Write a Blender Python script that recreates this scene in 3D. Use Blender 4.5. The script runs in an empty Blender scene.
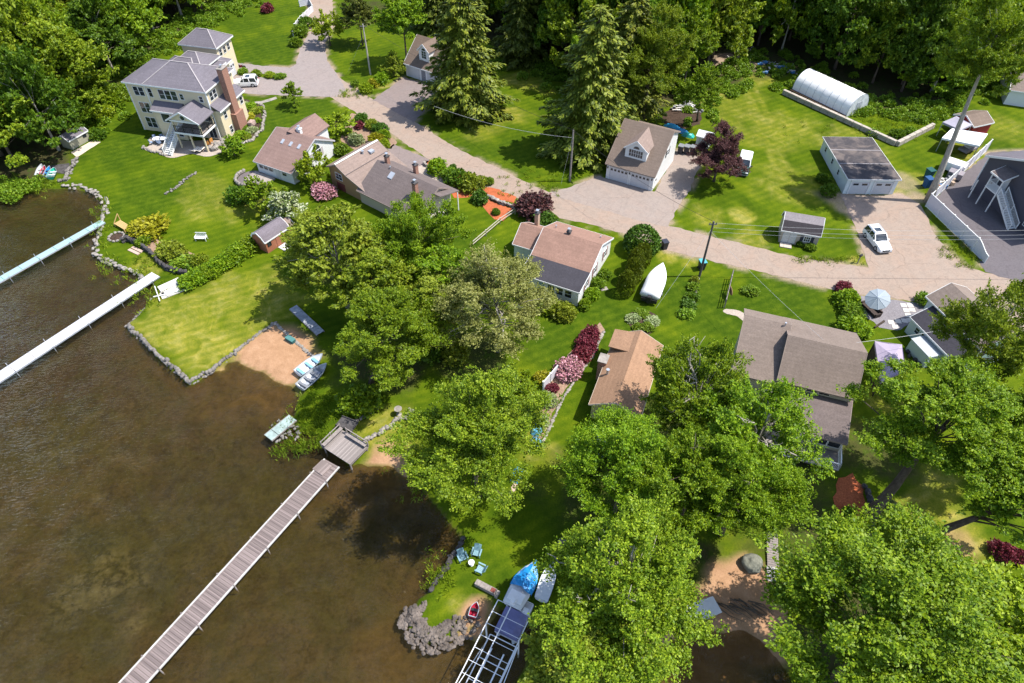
import bpy, bmesh, math, random
import numpy as np
from mathutils import Vector, Matrix, noise
from mathutils.geometry import tessellate_polygon
R_=math.radians
sc=bpy.context.scene; COL=sc.collection
random.seed(7)
# ---------------------------------------------------------------- camera
TH=R_(46.5); FPX=24/36*1024; CH=58.0
_s,_c=math.sin(TH),math.cos(TH)
def P(u,v,z=0.0):
    """survey: ground position of a point seen in the aerial photograph, at height z"""
    x=(u-512)/FPX; y=(v-341.5)/FPX; t=(CH-z)/(_s+y*_c)
    return Vector((x*t,(_c-y*_s)*t,z))
cam=bpy.data.cameras.new('camera'); cam.lens=24; cam.sensor_width=36; cam.clip_end=5000; cam.clip_start=.5
co=bpy.data.objects.new('camera',cam); COL.objects.link(co); co.location=(0,0,CH); co.rotation_euler=(math.pi/2-TH,0,0)
sc.camera=co
# ---------------------------------------------------------------- materials
def new_mat(name):
    m=bpy.data.materials.new(name); m.use_nodes=True; nt=m.node_tree; nt.nodes.clear()
    return m,nt,nt.nodes,nt.links
def N(nt,t,**k):
    n=nt.nodes.new(t)
    for a,b in k.items():
        if a.startswith('_'): n.inputs[a[1:].replace('_',' ')].default_value=b
        else: setattr(n,a,b)
    return n
def col(c): return (c[0],c[1],c[2],1)
def ramp(nt,fac,stops):
    r=nt.nodes.new('ShaderNodeValToRGB'); e=r.color_ramp.elements
    while len(e)<len(stops): e.new(.5)
    for i,(p,c) in enumerate(stops): e[i].position=p; e[i].color=col(c)
    nt.links.new(fac,r.inputs[0]); return r.outputs[0]
def mixc(nt,fac,a,b,bt='MIX'):
    m=nt.nodes.new('ShaderNodeMix'); m.data_type='RGBA'; m.blend_type=bt
    for s,i in ((fac,0),(a,6),(b,7)):
        if hasattr(s,'links') or isinstance(s,bpy.types.NodeSocket): nt.links.new(s,m.inputs[i])
        elif i==0: m.inputs[0].default_value=s
        else: m.inputs[i].default_value=col(s)
    return m.outputs[2]
def mathn(nt,op,a,b=0.0,cl=False):
    m=nt.nodes.new('ShaderNodeMath'); m.operation=op; m.use_clamp=cl
    for s,i in ((a,0),(b,1)):
        if isinstance(s,bpy.types.NodeSocket): nt.links.new(s,m.inputs[i])
        else: m.inputs[i].default_value=s
    return m.outputs[0]
def noise_n(nt,scale,detail=3,rough=.55,vec=None,dist=0):
    n=N(nt,'ShaderNodeTexNoise',_Scale=scale,_Detail=detail,_Roughness=rough,_Distortion=dist)
    if vec is not None: nt.links.new(vec,n.inputs['Vector'])
    return n.outputs['Fac']
def world_pos(nt,scale=(1,1,1),rot=(0,0,0)):
    g=nt.nodes.new('ShaderNodeNewGeometry'); m=nt.nodes.new('ShaderNodeMapping')
    m.inputs['Scale'].default_value=scale; m.inputs['Rotation'].default_value=rot
    nt.links.new(g.outputs['Position'],m.inputs[0]); return m.outputs[0]
def obj_pos(nt,scale=(1,1,1)):
    g=nt.nodes.new('ShaderNodeTexCoord'); m=nt.nodes.new('ShaderNodeMapping')
    m.inputs['Scale'].default_value=scale; nt.links.new(g.outputs['Object'],m.inputs[0]); return m.outputs[0]
def finish(nt,color,rough=.8,metal=0,spec=.3,bump=None,bd=.02,bs=.5):
    b=N(nt,'ShaderNodeBsdfPrincipled'); o=N(nt,'ShaderNodeOutputMaterial')
    b.inputs['Roughness'].default_value=rough; b.inputs['Metallic'].default_value=metal
    b.inputs['Specular IOR Level'].default_value=spec
    if isinstance(color,bpy.types.NodeSocket): nt.links.new(color,b.inputs['Base Color'])
    else: b.inputs['Base Color'].default_value=col(color)
    if bump is not None:
        n=N(nt,'ShaderNodeBump',_Strength=bs,_Distance=bd); nt.links.new(bump,n.inputs['Height']); nt.links.new(n.outputs[0],b.inputs['Normal'])
    nt.links.new(b.outputs[0],o.inputs[0]); return b
MATS={}
def mott(name,c,var=.25,fine=6.0,coarse=.6,rough=.8,metal=0,spec=.3,bump=.02,stretch=(1,1,1),tint=None):
    """weathered surface: coarse stains and fine grain round a base colour"""
    if name in MATS: return MATS[name]
    m,nt,ns,ln=new_mat(name); v=obj_pos(nt,stretch)
    a=noise_n(nt,fine,4,.65,v); b=noise_n(nt,coarse,3,.6,obj_pos(nt),.6)
    lo=tuple(x*(1-var) for x in c); hi=tuple(min(1,x*(1+var)) for x in c)
    t2=tint or tuple(x*(1-var*1.1) for x in c)
    c1=ramp(nt,a,[(.3,lo),(.7,hi)]); f=ramp(nt,b,[(.45,(0,0,0)),(.72,(1,1,1))])
    cc=mixc(nt,mathn(nt,'MULTIPLY',f,.55),c1,t2)
    finish(nt,cc,rough,metal,spec,a if bump else None,bump); MATS[name]=m; return m
def shingle(name,c,var=.2):
    if name in MATS: return MATS[name]
    m,nt,ns,ln=new_mat(name); v=obj_pos(nt)
    a=noise_n(nt,5.5,3,.7,obj_pos(nt,(1,1,2.2))); b=noise_n(nt,.45,3,.6,v,.8); st=noise_n(nt,1.6,2,.5,obj_pos(nt,(1.6,.35,.35)))
    w=N(nt,'ShaderNodeTexWave',_Scale=1.15,_Distortion=.8,_Detail=1.5); w.bands_direction='Z'; nt.links.new(v,w.inputs[0])
    lo=tuple(x*(1-var) for x in c); hi=tuple(min(1,x*(1+var)) for x in c)
    c1=ramp(nt,a,[(.32,lo),(.68,hi)])
    c2=mixc(nt,mathn(nt,'MULTIPLY',ramp(nt,b,[(.4,(0,0,0)),(.7,(1,1,1))]),.45),c1,tuple(x*.7 for x in c))
    c3=mixc(nt,mathn(nt,'MULTIPLY',ramp(nt,st,[(.5,(0,0,0)),(.75,(1,1,1))]),.22),c2,tuple(min(1,x*1.35) for x in c))
    c4=mixc(nt,mathn(nt,'MULTIPLY',w.outputs['Fac'],.16),c3,tuple(x*.55 for x in c))
    finish(nt,c4,.9,0,.15,a,.02,.5); MATS[name]=m; return m
def siding(name,c,band=1.6):
    if name in MATS: return MATS[name]
    m,nt,ns,ln=new_mat(name); v=obj_pos(nt)
    w=N(nt,'ShaderNodeTexWave',_Scale=band,_Distortion=0); w.bands_direction='Z'; w.wave_profile='SAW'; nt.links.new(v,w.inputs[0])
    b=noise_n(nt,.8,4,.6,v); cc=mixc(nt,mathn(nt,'MULTIPLY',b,.3),c,tuple(x*.78 for x in c))
    cc=mixc(nt,mathn(nt,'MULTIPLY',w.outputs['Fac'],.18),cc,tuple(x*.7 for x in c))
    finish(nt,cc,.55,0,.3,w.outputs['Fac'],.015,.6); MATS[name]=m; return m
def brickm(name,c):
    if name in MATS: return MATS[name]
    m,nt,ns,ln=new_mat(name); v=obj_pos(nt,(1,1,1))
    a=noise_n(nt,9,2,.7,obj_pos(nt,(1,1,2.6))); cc=ramp(nt,a,[(.3,tuple(x*.6 for x in c)),(.55,c),(.75,tuple(min(1,x*1.5+.05) for x in c))])
    finish(nt,cc,.9,0,.1,a,.02); MATS[name]=m; return m
def glassm():
    m,nt,ns,ln=new_mat('window_glass'); a=noise_n(nt,.9,2,.5,obj_pos(nt))
    finish(nt,ramp(nt,a,[(.3,(.008,.012,.016)),(.7,(.035,.045,.055))]),.06,0,.7); MATS['glass']=m; return m
def planks(name,c,axis=0,pitch=.15,var=.35):
    """boards: each board its own tone, dark joints"""
    if name in MATS: return MATS[name]
    m,nt,ns,ln=new_mat(name); t=nt.nodes.new('ShaderNodeTexCoord'); s=nt.nodes.new('ShaderNodeSeparateXYZ'); nt.links.new(t.outputs['Object'],s.inputs[0])
    q=mathn(nt,'DIVIDE',s.outputs[axis],pitch); fl=mathn(nt,'FLOOR',q); fr=mathn(nt,'FRACT',q)
    wn=N(nt,'ShaderNodeTexWhiteNoise',noise_dimensions='1D'); nt.links.new(fl,wn.inputs['W'])
    g=noise_n(nt,3,4,.7,obj_pos(nt,(1,7,1) if axis==1 else (7,1,1)),.3)
    c1=ramp(nt,wn.outputs[0],[(0,tuple(x*(1-var) for x in c)),(1,tuple(min(1,x*(1+var)) for x in c))])
    c2=mixc(nt,mathn(nt,'MULTIPLY',g,.5),c1,tuple(x*.5 for x in c))
    j=ramp(nt,fr,[(0,(1,1,1)),(.07,(0,0,0))]); c3=mixc(nt,mathn(nt,'MULTIPLY',j,.8),c2,(.02,.016,.012))
    finish(nt,c3,.85,0,.15,g,.01); MATS[name]=m; return m
def leafm(name,cols,trans=.42,var=1.0):
    """leaves: every leaf its own tone, each tree a little different, soft clumps of paler and deeper tone"""
    m,nt,ns,ln=new_mat(name); kk=(1,1,1) if ('blossom' in name or name in('leaf_hosta','leaf_purple','leaf_red')) else (1.0,1.06,.8) if name=='leaf_pale' else (.93,1.0,.5); cols=[tuple(a*b for a,b in zip(c,kk)) for c in cols]
    g=nt.nodes.new('ShaderNodeNewGeometry'); oi=nt.nodes.new('ShaderNodeObjectInfo')
    b=noise_n(nt,.42,3,.6,obj_pos(nt))
    f=mathn(nt,'ADD',mathn(nt,'MULTIPLY',g.outputs['Random Per Island'],.58),mathn(nt,'MULTIPLY',b,.42))
    c=ramp(nt,f,[(.15,cols[0]),(.5,cols[1]),(.85,cols[2])])
    hs=N(nt,'ShaderNodeHueSaturation'); nt.links.new(c,hs.inputs['Color'])
    nt.links.new(mathn(nt,'ADD',mathn(nt,'MULTIPLY',oi.outputs['Random'],.014*var),.494-.007*var),hs.inputs['Hue'])
    nt.links.new(mathn(nt,'ADD',mathn(nt,'MULTIPLY',oi.outputs['Random'],.3*var),1.02-.15*var),hs.inputs['Value'])
    d=N(nt,'ShaderNodeBsdfPrincipled',_Roughness=.5); d.inputs['Specular IOR Level'].default_value=.25
    nt.links.new(hs.outputs[0],d.inputs['Base Color'])
    t=N(nt,'ShaderNodeBsdfTranslucent'); tc=mixc(nt,.55,hs.outputs[0],(1.0,.9,.25),'MULTIPLY'); nt.links.new(tc,t.inputs[0])
    mx=N(nt,'ShaderNodeMixShader'); mx.inputs[0].default_value=trans
    nt.links.new(d.outputs[0],mx.inputs[1]); nt.links.new(t.outputs[0],mx.inputs[2])
    o=N(nt,'ShaderNodeOutputMaterial'); nt.links.new(mx.outputs[0],o.inputs[0]); MATS[name]=m; return m
glassm()
WHITE=mott('white_paint',(.66,.66,.65),.05,8,.7,.5,0,.3,0)
TRIM=mott('white_trim',(.66,.66,.65),.04,8,.7,.45,0,.3,0)
ALU=mott('aluminium',(.42,.44,.47),.12,5,.8,.38,.5,.5,0)
BLACK=mott('black_plastic',(.018,.018,.02),.2,6,.8,.45,0,.4,0)
RUBBER=mott('rubber',(.014,.014,.014),.2,6,.8,.8,0,.2,0)
WOODGREY=mott('grey_wood',(.23,.2,.185),.3,5,.7,.85,0,.15,.01)
BARK=mott('bark',(.10,.078,.06),.4,5,.8,.95,0,.1,.04,(1,1,.3))
BARKPALE=mott('pale_bark',(.30,.27,.23),.35,5,.8,.9,0,.1,.04,(1,1,.3))
BARKDARK=mott('dark_bark',(.055,.042,.033),.4,5,.8,.95,0,.1,.04,(1,1,.3))
STONE=mott('field_stone',(.17,.155,.14),.45,1.6,.5,.9,0,.15,.03)
STONEL=mott('pale_stone',(.25,.225,.2),.35,1.6,.5,.9,0,.15,.03)
STONED=mott('dark_stone',(.065,.06,.06),.4,1.6,.5,.9,0,.15,.03)
MULCH=mott('orange_mulch',(.36,.10,.042),.4,7,.6,.95,0,.1,.04)
SOIL=mott('dark_soil',(.055,.036,.026),.5,5,.8,.95,0,.1,.04)
# ---------------------------------------------------------------- mesh builder
class MB:
    def __init__(s): s.v=[]; s.f=[]; s.M=None
    def vt(s,p):
        p=Vector(p); s.v.append(tuple(s.M@p) if s.M else tuple(p)); return len(s.v)-1
    def poly(s,pts): s.f.append([s.vt(p) for p in pts]); return s
    def hexa(s,b,t):
        i=[s.vt(p) for p in b]; j=[s.vt(p) for p in t]; n=len(i)
        s.f.append(i[::-1]); s.f.append(j)
        for k in range(n): s.f.append([i[k],i[(k+1)%n],j[(k+1)%n],j[k]])
        return s
    def box(s,c,d,rz=0):
        x,y,z=[q/2 for q in d]; R=Matrix.Rotation(rz,3,'Z'); c=Vector(c)
        q=[(-x,-y),(x,-y),(x,y),(-x,y)]
        return s.hexa([c+R@Vector((a,b,-z)) for a,b in q],[c+R@Vector((a,b,z)) for a,b in q])
    def b2(s,a,b): return s.box([(p+q)/2 for p,q in zip(a,b)],[abs(q-p) for p,q in zip(a,b)])
    def bar(s,p,q,w,h=None,up=(0,0,1)):
        p,q=Vector(p),Vector(q); h=h or w; d=(q-p)
        if d.length<1e-6: return s
        d.normalize(); up=Vector(up)
        if abs(d.dot(up))>.98: up=Vector((0,1,0))
        a=d.cross(up).normalized()*w/2; b=a.cross(d).normalized()*h/2
        o=[-a-b,a-b,a+b,-a+b]; return s.hexa([p+k for k in o],[q+k for k in o])
    def prism(s,pts,z0,z1): return s.hexa([(p[0],p[1],z0) for p in pts],[(p[0],p[1],z1) for p in pts])
    def ext(s,pts,vec):
        vec=Vector(vec); return s.hexa([Vector(p) for p in pts],[Vector(p)+vec for p in pts])
    def path(s,pts,rads,n=7,cap=True):
        pts=[Vector(p) for p in pts]; rings=[]
        if not hasattr(rads,'__len__'): rads=[rads]*len(pts)
        for k,p in enumerate(pts):
            d=(pts[min(k+1,len(pts)-1)]-pts[max(k-1,0)]); d=d.normalized() if d.length>1e-7 else Vector((0,0,1))
            a=d.cross(Vector((0,0,1)) if abs(d.z)<.95 else Vector((1,0,0))).normalized(); b=d.cross(a)
            rings.append([s.vt(p+(a*math.cos(t)+b*math.sin(t))*rads[k]) for t in [2*math.pi*i/n for i in range(n)]])
        for r0,r1 in zip(rings,rings[1:]):
            for i in range(n): s.f.append([r0[i],r0[(i+1)%n],r1[(i+1)%n],r1[i]])
        if cap: s.f.append(rings[0][::-1]); s.f.append(rings[-1])
        return s
    def cyl(s,c,r,h,n=16,r2=None): return s.path([c,(c[0],c[1],c[2]+h)],[r,r if r2 is None else r2],n)
    def lathe(s,c,prof,n=16):
        rings=[[s.vt((c[0]+r*math.cos(2*math.pi*i/n),c[1]+r*math.sin(2*math.pi*i/n),c[2]+z)) for i in range(n)] for r,z in prof]
        for a,b in zip(rings,rings[1:]):
            for i in range(n): s.f.append([a[i],a[(i+1)%n],b[(i+1)%n],b[i]])
        s.f.append(rings[0][::-1]); s.f.append(rings[-1]); return s
    def stone(s,c,d,rnd,rz=None):
        R=Matrix.Rotation(rnd.uniform(0,6.3) if rz is None else rz,3,'Z')@Matrix.Rotation(rnd.uniform(-.3,.3),3,'X')
        base=len(s.v)
        for p in ICO[0]:
            k=rnd.uniform(.78,1.15); q=Vector((math.copysign(abs(p[0])**.75,p[0])*d[0]/2*k,math.copysign(abs(p[1])**.75,p[1])*d[1]/2*k,p[2]*d[2]/2*k))
            s.vt(Vector(c)+R@q)
        for f in ICO[1]: s.f.append([base+i for i in f])
        return s
    def loft(s,secs,closed=True,cap=True):
        rings=[[s.vt(p) for p in q] for q in secs]; n=len(rings[0])
        for a,b in zip(rings,rings[1:]):
            for i in range(n if closed else n-1): s.f.append([a[i],a[(i+1)%n],b[(i+1)%n],b[i]])
        if cap: s.f.append(rings[0][::-1]); s.f.append(rings[-1])
        return s
    def mesh(s,name,mat,smooth=False,bev=0,solid=0):
        me=bpy.data.meshes.new(name); me.from_pydata(s.v,[],s.f)
        bm=bmesh.new(); bm.from_mesh(me)
        if bev:
            bmesh.ops.bevel(bm,geom=[e for e in bm.edges if len(e.link_faces)==2 and e.calc_face_angle(0)>.5],offset=bev,segments=2,affect='EDGES',clamp_overlap=True)
        bmesh.ops.recalc_face_normals(bm,faces=bm.faces[:]); bm.to_mesh(me); bm.free()
        if smooth:
            me.polygons.foreach_set('use_smooth',[True]*len(me.polygons))
        if mat: me.materials.append(mat)
        return me
    def build(s,name,mat,parent=None,loc=(0,0,0),rz=0,smooth=False,bev=0):
        o=bpy.data.objects.new(name,s.mesh(name,mat,smooth,bev)); COL.objects.link(o)
        o.location=loc; o.rotation_euler=(0,0,rz)
        if parent is not None: o.parent=parent
        return o
_b=bmesh.new(); bmesh.ops.create_icosphere(_b,subdivisions=1,radius=1); _b.verts.index_update()
ICO=([tuple(v.co) for v in _b.verts],[[v.index for v in f.verts] for f in _b.faces]); _b.free()
def tag(o,label,cat,group=None,kind=None):
    if label: o['label']=label
    if cat: o['category']=cat
    if group: o['group']=group
    if kind: o['kind']=kind
    return o
def thing(name,label,cat,loc=(0,0,0),rz=0,group=None):
    o=bpy.data.objects.new(name,None); COL.objects.link(o); o.location=loc; o.rotation_euler=(0,0,rz); o.empty_display_size=.3
    return tag(o,label,cat,group)
def dup(root,loc,rz,label,group=None,scale=None):
    r=root.copy(); COL.objects.link(r); r.location=loc; r.rotation_euler=(0,0,rz); r['label']=label
    if scale: r.scale=scale
    if group: r['group']=group
    for ch in list(root.children):
        c=ch.copy(); COL.objects.link(c); c.parent=r
        for g in ch.children:
            d=g.copy(); COL.objects.link(d); d.parent=c
    return r
def solo(name,mb,mat,label,cat,loc=(0,0,0),rz=0,group=None,kind=None,smooth=False,bev=0):
    return tag(mb.build(name,mat,None,loc,rz,smooth,bev),label,cat,group,kind)
def smooth_line(pts,closed=False,n=6):
    pts=[Vector((p[0],p[1],p[2] if len(p)>2 else 0)) for p in pts]; out=[]; m=len(pts)
    for i in range(m if closed else m-1):
        g=lambda k: pts[k%m] if closed else pts[min(max(k,0),m-1)]
        a,b,c,d=g(i-1),g(i),g(i+1),g(i+2)
        for j in range(n):
            t=j/n; out.append(.5*((2*b)+(c-a)*t+(2*a-5*b+4*c-d)*t*t+(3*b-a-3*c+d)*t**3))
    if not closed: out.append(pts[-1])
    return out
def sheet(name,px,mat,z,label=None,cat=None,kind='structure',curve=False,jit=.15,th=None,step=.7):
    """flat ground sheet from surveyed outline, with a slightly irregular edge"""
    pts=[P(u,v) for u,v in px]
    if curve: pts=smooth_line(pts,True,5)
    out=[]; rnd=random.Random(len(px)*13+int(abs(px[0][0])))
    for a,b in zip(pts,pts[1:]+pts[:1]):
        n=max(1,int((b-a).length/step)) if jit else 1
        for k in range(n): out.append(a.lerp(b,k/n)+Vector((rnd.uniform(-jit,jit),rnd.uniform(-jit,jit),0)))
    mb=MB(); tri=tessellate_polygon([out])
    for p in out: mb.vt((p.x,p.y,z))
    for t in tri: mb.f.append(list(t))
    if th:
        n=len(out)
        for p in out: mb.vt((p.x,p.y,z-th))
        for k in range(n): mb.f.append([k,(k+1)%n,n+(k+1)%n,n+k])
    o=mb.build(name,mat)
    me=o.data
    return tag(o,label,cat,None,kind)
# ---------------------------------------------------------------- terrain
WL=-.42
EDGES=[[(306,-20),(309,34),(300,48),(296,66),(301,86),(315,93),(330,97),(355,112),(370,121),(388,131),(401,141),(430,160),(455,171),(482,185),(514,197),(551,210),(560,218),(600,227),(632,236),(669,251),(690,255.5),(716,262),(743,268),(790,279),(835,290),(862,295),(884,297),(917,302),(945,306),(972,313),(1040,334),(1040,285),(1000,276),(972,269),(940,268),(900,268),(866,268),(850,265),(795,257),(743,244),(690,231),(669,226),(640,220),(600,208),(560,197),(539,188),(498,168),(460,150),(437,136),(415,122),(385,106),(356,89),(341,79),(327,61),(325,42),(333,30),(332,-20)],
 [(298,96),(268,95),(226,92),(226,77.5),(240,75.5),(283,79),(285,76),(240,71.5),(233,69),(230,62),(262,66),(290,67.5),(300,62),(312,66),(325,80),(338,97),(328,97)],
 [(373,100),(404,77),(441,90),(430,106),(414,122),(395,112)],
 [(545,193),(567,188),(600,176),(620,182),(655,192),(676,150),(690,150),(702,160),(697,172),(690,190),(678,208),(668,227),(640,221),(600,209),(560,198)],
 [(840,194),(870,196),(900,194),(919,203),(926,216),(935,234),(950,253),(964,266),(972,270),(940,270),(900,270),(868,269),(866,262),(859,237),(850,214)],
 [(931,202),(960,176),(990,152),(1060,150),(1120,240),(1080,300),(1020,282),(985,272),(978,258),(955,231)],
 [(386,148),(394,144.5),(430,160),(424,168),(405,172)]]
water_px=[(-80,215),(0,197),(20,191),(42,187),(62,185),(80,187),(95,191),(104,199),(105,210),(102,222),(97,238),(95,253),(107,262),(125,267),(140,275),(152,283),(157,290),(148,303),(141,311),(127,325),(158,353),(190,381),(214,367),(238,351),(262,361),(296,379),(301,395),(297,411),(290,419),(303,428),(320,437),(338,452),(352,463),(370,458),(390,452),(405,462),(420,480),(445,510),(463,537),(452,558),(438,580),(428,592),(412,607),(408,620),(416,634),(432,642),(450,636),(466,626),(476,634),(487,622),(494,612),(508,603),(524,606),(540,630),(532,655),(520,683),(505,760),(640,760),(644,695),(650,665),(664,641),(688,624),(714,619),(740,624),(768,641),(790,668),(808,705),(820,760)]
WATER=[tuple(P(u,v)[:2]) for u,v in water_px]+[(40,-80),(-400,-80),(-400,90)]
def sdist(X,Y,poly):
    """signed distance to polygon, positive inside"""
    d2=np.full(X.shape,1e12); ins=np.zeros(X.shape,bool); n=len(poly)
    for i in range(n):
        x0,y0=poly[i]; x1,y1=poly[(i+1)%n]; dx,dy=x1-x0,y1-y0; L=dx*dx+dy*dy+1e-9
        t=np.clip(((X-x0)*dx+(Y-y0)*dy)/L,0,1); d2=np.minimum(d2,(X-x0-t*dx)**2+(Y-y0-t*dy)**2)
        if y0!=y1: ins^=((y0>Y)!=(y1>Y))&(X<(x1-x0)*(Y-y0)/(y1-y0)+x0)
    d=np.sqrt(d2); return np.where(ins,d,-d)
def sm(a,b,x):
    t=np.clip((x-a)/(b-a),0,1); return t*t*(3-2*t)
def vnoise(X,Y,s,seed=0):
    r=np.random.RandomState(seed); g=r.rand(128,128); x=X/s+500; y=Y/s+500; i=np.floor(x).astype(int); j=np.floor(y).astype(int); fx=x-i; fy=y-j
    fx=fx*fx*(3-2*fx); fy=fy*fy*(3-2*fy); G=lambda a,b:g[a%128,b%128]
    return (G(i,j)*(1-fx)+G(i+1,j)*fx)*(1-fy)+(G(i,j+1)*(1-fx)+G(i+1,j+1)*fx)*fy
gx=np.arange(-150,150.01,.5); gy=np.arange(-6,182.01,.5)
X,Y=np.meshgrid(gx,gy); sd=sdist(X,Y,WATER)+(vnoise(X,Y,1.1,3)-.5)*.5
def blobs(lst):
    m=np.zeros(X.shape)
    for u,v,r,s in lst:
        p=P(u,v); m=np.maximum(m,s*(1-sm(r*.45,r,np.hypot(X-p.x,Y-p.y)+(vnoise(X,Y,2.2,5)-.5)*r*.7)))
    return m
def pmask(px,w=.5,jit=.8): return sm(-w,w,sdist(X,Y,[tuple(P(u,v)[:2]) for u,v in px])+(vnoise(X,Y,1.6,9)-.5)*jit)
gentle=blobs([(262,360,5.5,1),(284,368,5,1),(392,458,3.5,1),(716,610,2.4,1),(475,622,2,1)])
w=1.0+gentle*5.0
Z=-1.15*sm(-.35,1,sd/w)-.5*sm(0,30,sd)
sand=np.maximum(pmask([(275,323),(313,357),(297,380),(262,363),(236,352)],.25,.2),pmask([(712,562),(745,556),(770,568),(790,600),(790,660),(760,668),(700,650),(690,600)],.6))
sand=np.maximum(sand,blobs([(285,352,4.5,1),(473,613,1.5,1),(479,621,1.2,1),(388,455,2.4,.8),(700,640,6,.9),(960,548,2,.5)]))
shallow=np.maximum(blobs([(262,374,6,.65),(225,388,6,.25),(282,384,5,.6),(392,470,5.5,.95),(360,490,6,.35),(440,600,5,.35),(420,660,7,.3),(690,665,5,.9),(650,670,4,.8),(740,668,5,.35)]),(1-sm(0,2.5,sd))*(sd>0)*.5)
weed=blobs([(110,560,9,.8),(60,575,6,.6),(40,430,7,.5),(95,545,4,1),(60,430,3,.6),(200,510,12,.5),(30,240,9,.8),(250,500,9,.6),(20,640,10,.4),(330,560,8,.4),(180,280,5,.5)])
pale=blobs([(112,568,3.6,.9),(70,583,2.8,.8),(130,615,1.6,.7),(62,443,2.6,.35),(35,437,2.2,.3),(90,490,1.6,.4),(45,545,1.6,.35),(100,450,1.8,.25),(90,410,1.5,.3),(15,420,1.8,.25)])
brown=blobs([(90,300,12,.8),(50,370,12,.7),(220,420,10,.5),(190,470,8,.4),(20,330,12,.7),(310,440,5,1),(320,470,4,.9)])
dry=np.maximum(pmask([(140,312),(165,295),(262,268),(300,300),(262,335),(235,348),(190,376),(130,327)],1.5,4)*.62,blobs([(185,335,4.5,.95),(215,350,4,.9),(160,325,3,.8),(235,305,4,.6),(385,435,4.5,.75),(398,445,3,.8),(935,520,5,.85),(905,520,2.5,.8),(960,540,3.5,.8),(985,590,4,.7),(940,480,3,.5),(900,190,3,.5),(780,130,9,.5),(735,110,8,.45),(760,80,4,.7),(850,140,6,.45),(790,180,7,.45),(740,215,2.2,.85),(755,240,3,.55),(708,215,3,.5),(520,80,5,.55),(515,115,3.5,.6),(545,90,3,.6),(485,130,4,.4),(250,205,6,.4),(215,200,7,.35),(200,185,4,.3),(670,256,1.8,.95),(690,262,1.6,.7),(1005,130,6,.35),(965,150,5,.5),(920,180,3,.6),(838,205,2.2,.9),(860,262,1.6,.8),(828,195,2.,.8),(530,430,2,.4),(458,604,1.2,.6),(540,455,2.5,.45),(150,265,3,.5),(380,85,2,.7),(855,355,2,.5),(885,400,3,.6),(895,362,3,.4),(350,140,2.5,.3)]))
fresh=np.maximum(blobs([(585,300,7,.8),(620,330,7,.8),(560,350,6,.8),(790,305,8,.9),(740,320,7,.9),(700,300,6,.8),(260,50,12,.8),(250,20,10,.7),(130,145,9,.8),(160,190,9,.7),(310,110,8,.8),(250,120,9,.8),(470,160,7,.7),(520,150,7,.8),(500,590,5,.6),(460,240,5,.8),(810,270,5,.6)]),0)
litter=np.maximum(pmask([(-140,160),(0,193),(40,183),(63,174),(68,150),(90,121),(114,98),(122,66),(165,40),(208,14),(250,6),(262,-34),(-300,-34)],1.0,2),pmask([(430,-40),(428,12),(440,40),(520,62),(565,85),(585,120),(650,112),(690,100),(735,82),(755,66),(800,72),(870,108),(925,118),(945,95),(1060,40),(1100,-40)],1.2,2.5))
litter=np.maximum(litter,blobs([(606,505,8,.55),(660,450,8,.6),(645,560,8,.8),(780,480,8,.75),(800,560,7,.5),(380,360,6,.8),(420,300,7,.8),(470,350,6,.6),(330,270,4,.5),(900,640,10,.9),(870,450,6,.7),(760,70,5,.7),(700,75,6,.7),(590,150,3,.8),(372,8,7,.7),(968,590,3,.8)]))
def track(px,r,s):
    p=smooth_line([P(u,v) for u,v in px],False,14); m=np.zeros(X.shape)
    for q in p: m=np.maximum(m,s*(1-sm(r*.4,r,np.hypot(X-q.x,Y-q.y))))
    return m
for tr in ([(740,78),(752,100),(764,130),(772,160),(790,188),(818,204)],[(748,76),(760,98),(773,128),(782,158),(800,184),(826,198)],[(715,139),(735,140),(755,142),(775,146)]): dry=np.maximum(dry,track(tr,.75,.5))
bare=blobs([(735,62,5,.9),(750,58,4,.8),(835,198,3.0,.75),(845,208,2.4,.7),(905,185,4,.5),(915,195,2.5,.7)])
for e_ in EDGES: bare=np.maximum(bare,.85*(1-sm(.1,1.0,np.abs(sdist(X,Y,[tuple(P(u,v)[:2]) for u,v in e_]))))*sm(.3,.7,vnoise(X,Y,1.3,21)))
me=bpy.data.meshes.new('ground'); ny,nx=X.shape
co_=np.stack([X,Y,Z],-1).reshape(-1,3); idx=np.arange(nx*ny).reshape(ny,nx)
F=np.stack([idx[:-1,:-1],idx[:-1,1:],idx[1:,1:],idx[1:,:-1]],-1).reshape(-1,4)
# far skirt out to the horizon
bx=[(-2500,-900),(2500,-900),(2500,3500),(-2500,3500)]
ring=np.concatenate([idx[0,:],idx[1:,-1],idx[-1,-2::-1],idx[-2:0:-1,0]])
def far(p):
    q=co_[p]; dx=2350 if q[0]>149.9 else(-2350 if q[0]<-149.9 else 0); dy=3300 if q[1]>181.9 else(-900 if q[1]<-5.9 else 0)
    return (q[0]+dx,q[1]+dy,-1.65 if (q[2]<-.5) else 0.)
out=np.array([far(p) for p in ring]); n0=len(co_); m=len(ring)
co_=np.concatenate([co_,out]); F2=np.array([[ring[i],n0+i,n0+(i+1)%m,ring[(i+1)%m]] for i in range(m)]); F=np.concatenate([F,F2])
me.vertices.add(len(co_)); me.vertices.foreach_set('co',co_.ravel()); me.loops.add(F.size); me.loops.foreach_set('vertex_index',F.ravel())
me.polygons.add(len(F)); me.polygons.foreach_set('loop_start',np.arange(0,F.size,4)); me.polygons.foreach_set('loop_total',np.full(len(F),4)); me.update(calc_edges=True); me.validate()
me.polygons.foreach_set('use_smooth',np.ones(len(me.polygons),bool))
bedm=sm(.0,1,(-.34-Z)/.16); sand=np.maximum(sand,np.clip(gentle*1.4,0,1)*(sd>-.2)*sm(-.08,.06,Z-WL))
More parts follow.
